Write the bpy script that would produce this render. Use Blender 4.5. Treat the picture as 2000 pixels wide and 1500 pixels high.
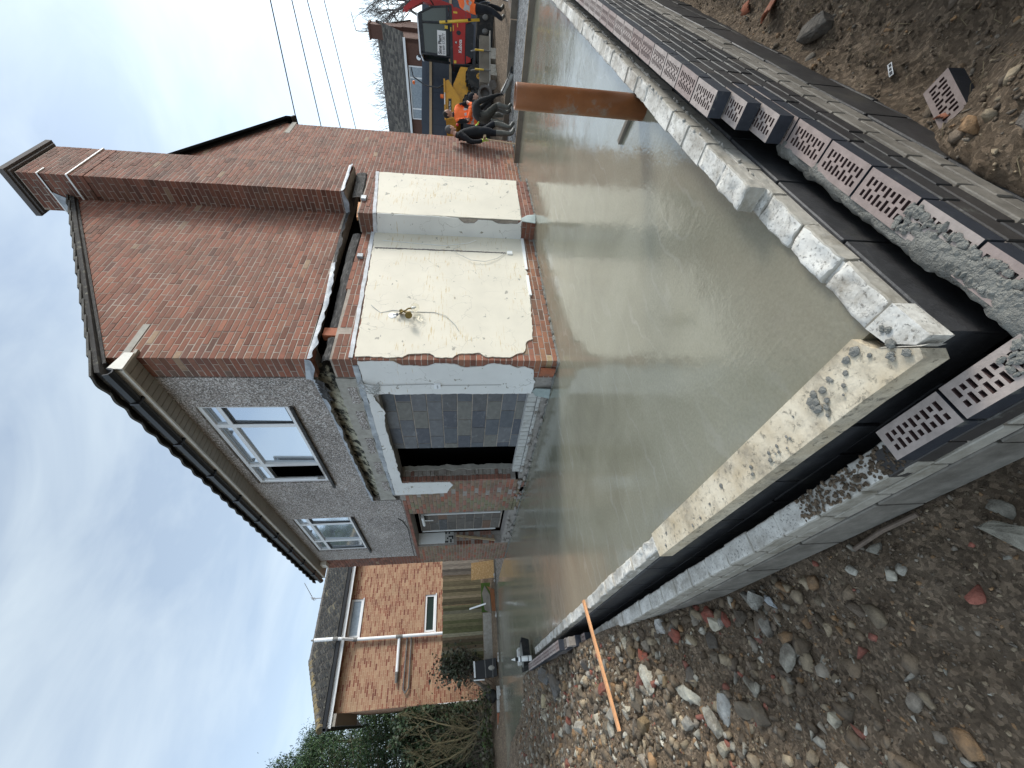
import bpy, bmesh, math, random
import numpy as np
from mathutils import Vector, Matrix, noise as mnoise
random.seed(7)
RNG = np.random.default_rng(11)
for o in list(bpy.data.objects):
    bpy.data.objects.remove(o)
SC = bpy.context.scene
COL = SC.collection
R = math.radians

# ------------------------------------------------------------------ camera
# world: X = along the gable (away to the right), Y = along the house front (away to the left), Z up,
# origin = near corner of the house at slab level. The picture was taken with the phone on its side.
FPX = 780.0
PITCH = R(7.3)
YAW = R(39.6)
CAM = Vector((-3.408, -3.658, 1.237))
FW = Vector((math.sin(YAW), math.cos(YAW), 0))
RT = Vector((math.cos(YAW), -math.sin(YAW), 0))
CF = FW * math.cos(PITCH) - Vector((0, 0, 1)) * math.sin(PITCH)
CU = Vector((0, 0, 1)) * math.cos(PITCH) + FW * math.sin(PITCH)
cd = bpy.data.cameras.new('camera')
cam = bpy.data.objects.new('camera', cd)
COL.objects.link(cam)
mx = Matrix.Identity(4)
for i in range(3):
    mx[i][0] = -CU[i]; mx[i][1] = RT[i]; mx[i][2] = -CF[i]; mx[i][3] = CAM[i]
cam.matrix_world = mx
cd.sensor_width = 36.0
cd.lens = 36.0 * FPX / 2000.0
cd.clip_start = 0.05
cd.clip_end = 2000
SC.camera = cam
SC.render.resolution_x = 1024
SC.render.resolution_y = 768

# ------------------------------------------------------------------ sky, sun, exposure
SUN = Vector((0.77, -0.50, 0.40)).normalized()
w = bpy.data.worlds.new('World')
SC.world = w
w.use_nodes = True
nt = w.node_tree
bg = nt.nodes['Background']
sky = nt.nodes.new('ShaderNodeTexSky')
sky.sky_type = 'NISHITA'
sky.sun_disc = False
sky.sun_elevation = math.asin(SUN.z)
sky.sun_rotation = math.atan2(SUN.x, SUN.y)
sky.air_density = 1.0
sky.dust_density = 1.6
sky.ozone_density = 1.2
tc = nt.nodes.new('ShaderNodeTexCoord')
mp = nt.nodes.new('ShaderNodeMapping')
mp.inputs['Scale'].default_value = (1.0, 1.6, 3.4)
mp.inputs['Rotation'].default_value = (.25, .1, .6)
nz = nt.nodes.new('ShaderNodeTexNoise')
nz.inputs['Scale'].default_value = 2.3
nz.inputs['Detail'].default_value = 5.0
nz.inputs['Roughness'].default_value = 0.55
nz.inputs['Distortion'].default_value = 0.5
cr = nt.nodes.new('ShaderNodeValToRGB')
cr.color_ramp.elements[0].position = 0.36
cr.color_ramp.elements[0].color = (0.48, 0.48, 0.48, 1)
cr.color_ramp.elements[1].position = 0.70
cr.color_ramp.elements[1].color = (0.92, 0.92, 0.92, 1)
mixc = nt.nodes.new('ShaderNodeMix')
mixc.data_type = 'RGBA'
bw = nt.nodes.new('ShaderNodeRGBToBW')
nt.links.new(sky.outputs['Color'], bw.inputs[0])
cm_ = nt.nodes.new('ShaderNodeMix'); cm_.data_type = 'RGBA'; cm_.blend_type = 'MULTIPLY'; cm_.inputs[0].default_value = 1
cm_.inputs[7].default_value = (.62, .75, .86, 1)
nt.links.new(bw.outputs[0], cm_.inputs[6])
ca_ = nt.nodes.new('ShaderNodeMix'); ca_.data_type = 'RGBA'; ca_.blend_type = 'ADD'; ca_.inputs[0].default_value = 1
ca_.inputs[7].default_value = (2.20, 2.52, 2.80, 1)
nt.links.new(cm_.outputs[2], ca_.inputs[6])
nt.links.new(ca_.outputs[2], mixc.inputs[7])
nt.links.new(tc.outputs['Generated'], mp.inputs['Vector'])
nt.links.new(mp.outputs['Vector'], nz.inputs['Vector'])
nt.links.new(nz.outputs['Fac'], cr.inputs['Fac'])
nt.links.new(cr.outputs['Color'], mixc.inputs[0])
nt.links.new(sky.outputs['Color'], mixc.inputs[6])
nt.links.new(mixc.outputs[2], bg.inputs['Color'])
bg.inputs['Strength'].default_value = 0.13
sl = bpy.data.lights.new('sun', 'SUN')
sl.energy = 1.4
sl.angle = R(14)
sl.color = (1.0, 0.95, 0.87)
so = bpy.data.objects.new('sun', sl)
COL.objects.link(so)
so.location = (20, -14, 12)
so.rotation_euler = (-SUN).to_track_quat('-Z', 'Y').to_euler()
SC.view_settings.view_transform = 'Standard'
SC.view_settings.look = 'None'
SC.view_settings.exposure = 0.90
SC.view_settings.gamma = 1.0
SC.view_settings.use_curve_mapping = False
SC.cycles.max_bounces = 6

# ------------------------------------------------------------------ helpers: nodes and materials
def _n(t, kind, **kw):
    n = t.nodes.new(kind)
    for k, v in kw.items():
        if k in n.inputs: n.inputs[k].default_value = v
        else: setattr(n, k, v)
    return n
def noise_fac(t, scale, detail=4, rough=.6, vec=None, dist=0.0):
    n = _n(t, 'ShaderNodeTexNoise')
    n.inputs['Scale'].default_value = scale; n.inputs['Detail'].default_value = detail
    n.inputs['Roughness'].default_value = rough; n.inputs['Distortion'].default_value = dist
    if vec is not None: t.links.new(vec, n.inputs['Vector'])
    return n.outputs['Fac']
def ramp(t, fac, stops):
    r = _n(t, 'ShaderNodeValToRGB')
    e = r.color_ramp.elements
    while len(e) < len(stops): e.new(0.5)
    for i, (p, c) in enumerate(stops):
        e[i].position = p
        e[i].color = (c, c, c, 1) if isinstance(c, (int, float)) else (c[0], c[1], c[2], 1)
    t.links.new(fac, r.inputs['Fac'])
    return r.outputs['Color']
def mixrgb(t, fac, a, b, mode='MIX'):
    m = _n(t, 'ShaderNodeMix'); m.data_type = 'RGBA'; m.blend_type = mode
    for i, v in ((0, fac), (6, a), (7, b)):
        if hasattr(v, 'is_linked'): t.links.new(v, m.inputs[i])
        elif i == 0: m.inputs[0].default_value = v
        else: m.inputs[i].default_value = (v[0], v[1], v[2], 1)
    return m.outputs[2]
def math2(t, op, a, b):
    m = _n(t, 'ShaderNodeMath'); m.operation = op
    for i, v in ((0, a), (1, b)):
        if hasattr(v, 'is_linked'): t.links.new(v, m.inputs[i])
        else: m.inputs[i].default_value = v
    return m.outputs[0]
def wpos(t, scale=None):
    g = _n(t, 'ShaderNodeNewGeometry')
    if scale is None: return g.outputs['Position']
    m = _n(t, 'ShaderNodeMapping'); m.inputs['Scale'].default_value = scale
    t.links.new(g.outputs['Position'], m.inputs['Vector'])
    return m.outputs['Vector']
def bumpn(t, h, strength, dist, prev=None):
    b = _n(t, 'ShaderNodeBump'); b.inputs['Strength'].default_value = strength; b.inputs['Distance'].default_value = dist
    t.links.new(h, b.inputs['Height'])
    if prev is not None: t.links.new(prev, b.inputs['Normal'])
    return b.outputs['Normal']
MAT = {}
def newmat(name):
    m = bpy.data.materials.new(name); m.use_nodes = True
    MAT[name] = m
    t = m.node_tree
    return m, t, t.nodes['Principled BSDF']
def simple(name, col, rough=.7, var=.25, vs=12, bump=.2, bs=60, bd=.004, attr=False, metal=0, dirt=None, ds=2.5, dth=(.5, .7), spec=.4, streak=None):
    m, t, p = newmat(name)
    P = wpos(t) if streak is None else wpos(t, streak)
    if attr:
        a = _n(t, 'ShaderNodeAttribute'); a.attribute_name = 'col'; c = a.outputs['Color']
    else:
        c = None
    f = noise_fac(t, vs, 5, .65, P)
    k = ramp(t, f, [(.25, 1 - var), (.75, 1 + var)])
    c = mixrgb(t, 1.0, c if c is not None else col, k, 'MULTIPLY')
    if dirt is not None:
        d = ramp(t, noise_fac(t, ds, 6, .7, P), [(dth[0], 0.0), (dth[1], 1.0)])
        c = mixrgb(t, d, c, dirt)
    t.links.new(c, p.inputs['Base Color'])
    p.inputs['Roughness'].default_value = rough
    p.inputs['Metallic'].default_value = metal
    p.inputs['Specular IOR Level'].default_value = spec
    if bump: t.links.new(bumpn(t, noise_fac(t, bs, 4, .7, P), bump, bd), p.inputs['Normal'])
    return m

simple('brick', None, .85, .22, 30, .5, 140, .003, attr=True, dirt=(.115, .075, .056), ds=1.3, dth=(.46, .82))
simple('mortar', (.39, .335, .285), .95, .25, 20, .5, 120, .004, dirt=(.16, .14, .12), ds=3, dth=(.45, .75))
simple('old_mortar', (.30, .27, .24), .95, .25, 20, .5, 120, .004)
simple('tinted', None, .75, .22, 25, .4, 90, .004, attr=True)
simple('tinted_fine', None, .6, .12, 14, .12, 90, .002, attr=True)
simple('lead', (.30, .32, .34), .6, .3, 8, .4, 25, .008, metal=.2, dirt=(.56, .58, .60), ds=5, dth=(.45, .7))
simple('black_timber', (.045, .043, .042), .8, .6, 6, .8, 18, .02, dirt=(.16, .155, .15), ds=9, dth=(.52, .72), streak=(1, 1, 5))
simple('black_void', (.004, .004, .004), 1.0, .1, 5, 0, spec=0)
simple('pvc', (.78, .79, .80), .35, .04, 5, .03, 20, .002)
simple('pvc_cream', (.70, .67, .60), .4, .06, 5, .03, 20, .002, dirt=(.45, .43, .38), ds=4, dth=(.5, .8))
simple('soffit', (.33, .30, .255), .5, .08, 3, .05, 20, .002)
simple('gutter_black', (.012, .012, .014), .4, .3, 8, .1, 20, .002)
simple('roof_tile', None, .85, .35, 9, .6, 60, .006, attr=True, dirt=(.20, .19, .15), ds=14, dth=(.55, .7))
simple('timber', (.42, .31, .19), .75, .3, 6, .3, 30, .003, streak=(3, 3, 25))
simple('timber_grey', (.19, .165, .13), .85, .35, 8, .4, 30, .004, dirt=(.09, .075, .06), ds=4, dth=(.45, .75))
simple('lath_orange', (.72, .36, .17), .7, .2, 14, .2, 50, .002, dirt=(.30, .15, .07), ds=11, dth=(.60, .70))
simple('clay_pipe', (.235, .085, .030), .42, .22, 5, .1, 30, .003, dirt=(.23, .20, .16), ds=7, dth=(.56, .72))
simple('rubber', (.018, .018, .018), .8, .3, 15, .3, 60, .004, dirt=(.09, .075, .06), ds=5, dth=(.5, .8))
simple('machine_red', (.42, .022, .018), .38, .12, 3, .04, 20, .002, dirt=(.30, .06, .045), ds=5, dth=(.55, .85))
simple('machine_black', (.02, .023, .028), .5, .3, 6, .1, 30, .002, dirt=(.11, .10, .085), ds=4, dth=(.55, .8))
simple('machine_yellow', (.62, .30, .02), .45, .15, 4, .05, 20, .002, dirt=(.22, .12, .04), ds=5, dth=(.52, .8))
simple('machine_grey', (.17, .165, .155), .6, .3, 6, .2, 30, .003, dirt=(.08, .07, .06), ds=5, dth=(.45, .75))
simple('navy', (.028, .040, .062), .55, .12, 3, .05, 15, .002, dirt=(.05, .06, .075), ds=6, dth=(.6, .7))
simple('steel_bar', (.16, .12, .09), .7, .3, 30, .3, 80, .002)
simple('cable_grey', (.42, .42, .41), .5, .1, 10, 0)
simple('cable_black', (.03, .03, .035), .6, .1, 10, 0)
simple('brass', (.21, .15, .05), .4, .3, 30, .1, 60, .001, metal=.7)
simple('skin', (.50, .28, .20), .55, .12, 20, .05, 60, .001)
simple('hair_grey', (.09, .085, .08), .8, .5, 60, .6, 140, .006)
simple('hair_dark', (.022, .018, .015), .8, .4, 60, .5, 140, .006)
simple('cloth_black', (.011, .011, .013), .9, .4, 7, .5, 16, .02)
simple('cloth_dark', (.020, .020, .020), .9, .4, 7, .5, 16, .02)
simple('cloth_navy', (.012, .013, .017), .9, .4, 7, .5, 16, .02)
simple('cloth_mud', (.06, .058, .048), .9, .4, 7, .5, 16, .02, dirt=(.15, .14, .12), ds=5, dth=(.55, .8))
simple('boot', (.10, .098, .085), .5, .4, 9, .3, 30, .006, dirt=(.22, .21, .18), ds=7, dth=(.5, .75))
simple('hi_vis', (.95, .17, .035), .8, .15, 9, .4, 20, .012)
simple('reflective', (.42, .42, .40), .5, .1, 9, .2, 20, .004)
simple('glove', (.52, .72, .12), .8, .15, 20, .3, 40, .004)
simple('red_plastic', (.55, .04, .04), .4, .1, 20, 0)
simple('white_paint', (.80, .80, .78), .5, .06, 8, .06, 30, .002)
simple('black_paint', (.01, .01, .01), .5, .1, 8, 0)
simple('yellow_paint', (.72, .48, .05), .45, .1, 8, 0)
simple('orange_lens', (.8, .16, .02), .3, .1, 8, 0)
simple('osb', (.46, .27, .11), .8, .35, 34, .3, 40, .003, dirt=(.60, .40, .20), ds=22, dth=(.5, .6))
simple('fence_wood', None, .85, .4, 5, .4, 30, .006, attr=True, streak=(8, 8, 1.2))
simple('bark', (.14, .115, .075), .9, .4, 10, .5, 40, .01)
simple('twig', (.10, .082, .062), .9, .3, 10, 0)
simple('far_wood', (.12, .11, .105), .9, .2, 4, 0)
simple('leaf', None, .55, .35, 3, 0, attr=True)
simple('stone', None, .9, .40, 22, .9, 55, .012, attr=True, dirt=(.11, .088, .066), ds=6, dth=(.46, .72))
simple('concrete_wet', (.20, .195, .175), .5, .25, 6, .6, 40, .01)
simple('render_grey', (.36, .34, .30), .9, .25, 9, .4, 40, .006)
simple('cement_fresh', (.20, .195, .172), .75, .25, 16, 1.0, 38, .02)
simple('far_brick', (.115, .06, .045), .9, .25, 12, .2, 20, .004)
simple('dirty_white', (.50, .49, .46), .8, .15, 16, .3, 40, .003, dirt=(.30, .28, .24), ds=9, dth=(.5, .7))
simple('strip_grey', (.50, .51, .52), .8, .2, 9, .5, 30, .008, dirt=(.66, .67, .70), ds=5, dth=(.45, .65))
simple('terracotta', (.36, .12, .06), .8, .25, 15, .3, 50, .004, dirt=(.16, .11, .08), ds=8, dth=(.5, .75))
simple('teal_slate', (.32, .37, .35), .6, .2, 9, .2, 30, .004)
simple('grass', (.06, .11, .02), .9, .4, 30, .4, 60, .02)

def m_glass():
    m, t, p = newmat('window_glass')
    p.inputs['Base Color'].default_value = (.62, .68, .74, 1)
    p.inputs['Metallic'].default_value = .75
    t.links.new(ramp(t, noise_fac(t, 3, 3, .6, wpos(t)), [(.3, .03), (.7, .10)]), p.inputs['Roughness'])
    t.links.new(bumpn(t, noise_fac(t, 1.2, 2, .5, wpos(t)), .06, .02), p.inputs['Normal'])
    m, t, p = newmat('cab_glass')
    p.inputs['Base Color'].default_value = (.030, .045, .042, 1)
    p.inputs['Roughness'].default_value = .06
    p.inputs['IOR'].default_value = 1.6
    m, t, p = newmat('frosted_glass')
    t.links.new(ramp(t, noise_fac(t, 8, 3, .6, wpos(t)), [(.3, (.20, .24, .28)), (.7, (.30, .35, .40))]), p.inputs['Base Color'])
    p.inputs['Roughness'].default_value = .12
    m, t, p = newmat('clear_globe')
    p.inputs['Base Color'].default_value = (.95, .93, .86, 1)
    p.inputs['Roughness'].default_value = .02
    p.inputs['Transmission Weight'].default_value = .96
    p.inputs['IOR'].default_value = 1.12
m_glass()

def m_plaster(name, base, chips, scr):
    m, t, p = newmat(name)
    P = wpos(t)
    c = mixrgb(t, 1.0, base, ramp(t, noise_fac(t, 1.6, 5, .6, P), [(.3, .90), (.7, 1.04)]), 'MULTIPLY')
    # hair cracks: edges of a warped cell pattern, only where a mask lets them through
    wv = _n(t, 'ShaderNodeMix'); wv.data_type = 'VECTOR'
    nw = _n(t, 'ShaderNodeTexNoise'); nw.inputs['Scale'].default_value = 4; nw.inputs['Detail'].default_value = 3
    t.links.new(P, nw.inputs['Vector'])
    wv.inputs[0].default_value = .22
    t.links.new(P, wv.inputs[4]); t.links.new(nw.outputs['Color'], wv.inputs[5])
    vo = _n(t, 'ShaderNodeTexVoronoi'); vo.feature = 'DISTANCE_TO_EDGE'; vo.inputs['Scale'].default_value = 4.2
    t.links.new(wv.outputs[1], vo.inputs['Vector'])
    line = ramp(t, vo.outputs['Distance'], [(.0, 1.0), (.010, 0.0)])
    mask = ramp(t, noise_fac(t, 2.2, 3, .6, P), [(.46, 0.0), (.56, .75)])
    crack = mixrgb(t, 1.0, line, mask, 'MULTIPLY')
    c = mixrgb(t, crack, c, (.30, .28, .24))
    # flaked chips down to grey undercoat
    ch = ramp(t, noise_fac(t, 7.0, 4, .55, wpos(t, (1, 1, 1.35)), .4), [(chips, 0.0), (chips + .012, 1.0)])
    c = mixrgb(t, ch, c, (.33, .31, .26))
    # ochre scrapes, long in the level direction
    s1 = ramp(t, noise_fac(t, 1.0, 4, .7, wpos(t, (3.2, 3.2, 46))), [(scr, 0.0), (scr + .05, .8)])
    s2 = ramp(t, noise_fac(t, 1.7, 2, .5, P), [(.50, 0.0), (.58, 1.0)])
    c = mixrgb(t, mixrgb(t, 1.0, s1, s2, 'MULTIPLY'), c, (.50, .36, .15))
    t.links.new(c, p.inputs['Base Color'])
    p.inputs['Roughness'].default_value = .7
    b = bumpn(t, ch, -.5, .004)
    b = bumpn(t, crack, -.4, .003, b)
    b = bumpn(t, noise_fac(t, 9, 4, .6, P), .12, .01, b)
    t.links.new(b, p.inputs['Normal'])
m_plaster('plaster_cream', (.665, .615, .51), .668, .57)
m_plaster('plaster_white', (.74, .735, .71), .66, .62)

def m_pebble():
    m, t, p = newmat('pebbledash')
    P = wpos(t)
    vo = _n(t, 'ShaderNodeTexVoronoi'); vo.inputs['Scale'].default_value = 75; vo.inputs['Randomness'].default_value = 1
    t.links.new(P, vo.inputs['Vector'])
    sep = _n(t, 'ShaderNodeSeparateColor'); t.links.new(vo.outputs['Color'], sep.inputs[0])
    c = ramp(t, sep.outputs[0], [(.0, (.10, .092, .085)), (.35, (.27, .235, .21)), (.7, (.38, .335, .305)), (.9, (.58, .54, .51)), (1.0, (.72, .70, .68))])
    c = mixrgb(t, 1.0, c, ramp(t, noise_fac(t, 1.4, 5, .65, P), [(.3, .72), (.7, 1.15)]), 'MULTIPLY')
    t.links.new(c, p.inputs['Base Color'])
    p.inputs['Roughness'].default_value = .9
    b = bumpn(t, vo.outputs['Distance'], -1.0, .012)
    t.links.new(b, p.inputs['Normal'])
m_pebble()

def m_slab():
    m, t, p = newmat('wet_screed')
    P = wpos(t)
    c = ramp(t, noise_fac(t, 1.3, 6, .62, P, .6), [(.25, (.195, .185, .135)), (.55, (.25, .24, .178)), (.8, (.30, .288, .222))])
    fine = ramp(t, noise_fac(t, 60, 3, .7, P), [(.3, .90), (.7, 1.08)])
    c = mixrgb(t, 1.0, c, fine, 'MULTIPLY')
    # trowel arcs: faint pale curved streaks
    wv = _n(t, 'ShaderNodeTexWave'); wv.wave_type = 'RINGS'; wv.inputs['Scale'].default_value = 2.2
    wv.inputs['Distortion'].default_value = 9; wv.inputs['Detail'].default_value = 4; wv.inputs['Detail Scale'].default_value = 1.4
    t.links.new(wpos(t, (.55, .8, 1)), wv.inputs['Vector'])
    st = ramp(t, wv.outputs['Fac'], [(.93, 0.0), (1.0, .30)])
    stm = ramp(t, noise_fac(t, .9, 4, .6, P), [(.45, 0.0), (.65, 1.0)])
    c = mixrgb(t, mixrgb(t, 1.0, st, stm, 'MULTIPLY'), c, (.42, .41, .37))
    t.links.new(c, p.inputs['Base Color'])
    rr = ramp(t, noise_fac(t, 1.1, 5, .7, P), [(.3, .05), (.7, .17)])
    t.links.new(rr, p.inputs['Roughness'])
    p.inputs['IOR'].default_value = 1.95
    h = noise_fac(t, 5, 3, .5, P)
    b = bumpn(t, h, .05, .010)
    # pulled-float ridges across the slab, a pitted skin and small pools where the water stands smooth
    pool = ramp(t, noise_fac(t, 2.4, 5, .65, P), [(.44, .15), (.60, 1.0)])
    rid = mixrgb(t, 1.0, noise_fac(t, 3.2, 4, .6, wpos(t, (9, 1.1, 1)), .3), pool, 'MULTIPLY')
    b = bumpn(t, rid, .20, .006, b)
    pit = mixrgb(t, 1.0, noise_fac(t, 60, 4, .65, P), pool, 'MULTIPLY')
    b = bumpn(t, pit, .32, .0028, b)
    b = bumpn(t, wv.outputs['Fac'], .05, .004, b)
    t.links.new(b, p.inputs['Normal'])
    m, t, p = newmat('raw_concrete')
    P = wpos(t)
    c = ramp(t, noise_fac(t, 14, 6, .7, P), [(.3, (.13, .13, .12)), (.7, (.26, .26, .25))])
    t.links.new(c, p.inputs['Base Color'])
    t.links.new(ramp(t, noise_fac(t, 9, 4, .6, P), [(.4, .12), (.6, .5)]), p.inputs['Roughness'])
    t.links.new(bumpn(t, noise_fac(t, 22, 5, .7, P), .9, .04), p.inputs['Normal'])
m_slab()

def m_dirt():
    m, t, p = newmat('dirt')
    P = wpos(t)
    c = ramp(t, noise_fac(t, 9, 8, .72, P, .3), [(.25, (.10, .072, .048)), (.5, (.19, .14, .095)), (.75, (.29, .22, .155))])
    vo = _n(t, 'ShaderNodeTexVoronoi'); vo.inputs['Scale'].default_value = 70
    t.links.new(P, vo.inputs['Vector'])
    sep = _n(t, 'ShaderNodeSeparateColor'); t.links.new(vo.outputs['Color'], sep.inputs[0])
    c = mixrgb(t, 1.0, c, ramp(t, sep.outputs[0], [(0, .65), (.6, 1.0), (1, 1.7)]), 'MULTIPLY')
    t.links.new(c, p.inputs['Base Color'])
    p.inputs['Roughness'].default_value = .95
    p.inputs['Specular IOR Level'].default_value = .25
    b = bumpn(t, noise_fac(t, 32, 8, .75, P), 1.0, .03)
    b = bumpn(t, vo.outputs['Distance'], -.6, .008, b)
    t.links.new(b, p.inputs['Normal'])
m_dirt()

def m_lime():
    # tops of the block walls: pale cement laitance with brown and grey speckles
    for nm, lo, hi, sp, sc in (('limed_top', (.44, .41, .36), (.76, .73, .66), (.13, .115, .095), 75), ('lintel_top', (.47, .37, .235), (.70, .61, .46), (.20, .18, .14), 34)):
        m, t, p = newmat(nm)
        P = wpos(t)
        c = ramp(t, noise_fac(t, 5, 6, .65, P), [(.32, lo), (.62, hi)])
        d = ramp(t, noise_fac(t, sc, 7, .72, P, .3), [(.56, 0.0), (.66, .8)])
        c = mixrgb(t, d, c, sp)
        d2 = ramp(t, noise_fac(t, 3.4, 7, .75, P), [(.47, 0.0), (.64, .80)])
        c = mixrgb(t, d2, c, (.24, .205, .155))
        t.links.new(c, p.inputs['Base Color'])
        p.inputs['Roughness'].default_value = .85
        b = bumpn(t, d, .6, .006)
        b = bumpn(t, noise_fac(t, 45, 5, .7, P), .5, .006, b)
        t.links.new(b, p.inputs['Normal'])
    simple('bitumen', (.045, .044, .045), .55, .4, 14, .5, 60, .005, dirt=(.10, .095, .08), ds=5, dth=(.52, .80))
    simple('block_face', (.40, .37, .315), .85, .2, 22, .4, 80, .004, dirt=(.20, .175, .13), ds=6, dth=(.5, .72))
    simple('dark_block', (.225, .205, .175), .8, .25, 18, .5, 70, .005, dirt=(.11, .098, .08), ds=5, dth=(.45, .72))  # darker version of block_face
    simple('engineering_brick', None, .6, .25, 22, .35, 90, .003, attr=True, dirt=(.16, .16, .14), ds=13, dth=(.58, .72))
    simple('slate_block', None, .8, .22, 9, .4, 60, .004, attr=True, dirt=(.26, .265, .275), ds=5, dth=(.58, .78), streak=(1, 1, 1.6))
m_lime()

def m_nbrick():
    # neighbour's wall: courses about 4 px high in the photograph, so drawn by the material with real joints as bump
    m, t, p = newmat('multi_brick')
    g = _n(t, 'ShaderNodeNewGeometry')
    s = _n(t, 'ShaderNodeSeparateXYZ'); t.links.new(g.outputs['Position'], s.inputs[0])
    cb = _n(t, 'ShaderNodeCombineXYZ')
    t.links.new(math2(t, 'ADD', s.outputs[0], s.outputs[1]), cb.inputs[0]); t.links.new(s.outputs[2], cb.inputs[1])
    br = _n(t, 'ShaderNodeTexBrick')
    br.offset = .5
    br.inputs['Scale'].default_value = 1.0
    br.inputs['Brick Width'].default_value = .225
    br.inputs['Row Height'].default_value = .075
    br.inputs['Mortar Size'].default_value = .006
    br.inputs['Mortar Smooth'].default_value = .3
    br.inputs['Bias'].default_value = 0
    br.inputs['Color1'].default_value = (0, 0, 0, 1); br.inputs['Color2'].default_value = (1, 1, 1, 1)
    br.inputs['Mortar'].default_value = (.5, .5, .5, 1)
    t.links.new(cb.outputs[0], br.inputs['Vector'])
    c = ramp(t, br.outputs['Color'], [(.0, (.17, .052, .035)), (.2, (.26, .10, .06)), (.34, (.30, .150, .092)), (.75, (.36, .208, .125)), (1.0, (.41, .262, .16))])
    c = mixrgb(t, 1.0, c, ramp(t, noise_fac(t, 3, 5, .6, g.outputs['Position']), [(.3, .85), (.7, 1.12)]), 'MULTIPLY')
    c = mixrgb(t, br.outputs['Fac'], c, (.46, .33, .22))
    t.links.new(c, p.inputs['Base Color']); p.inputs['Roughness'].default_value = .9
    t.links.new(bumpn(t, br.outputs['Fac'], -.6, .006), p.inputs['Normal'])
m_nbrick()

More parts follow.
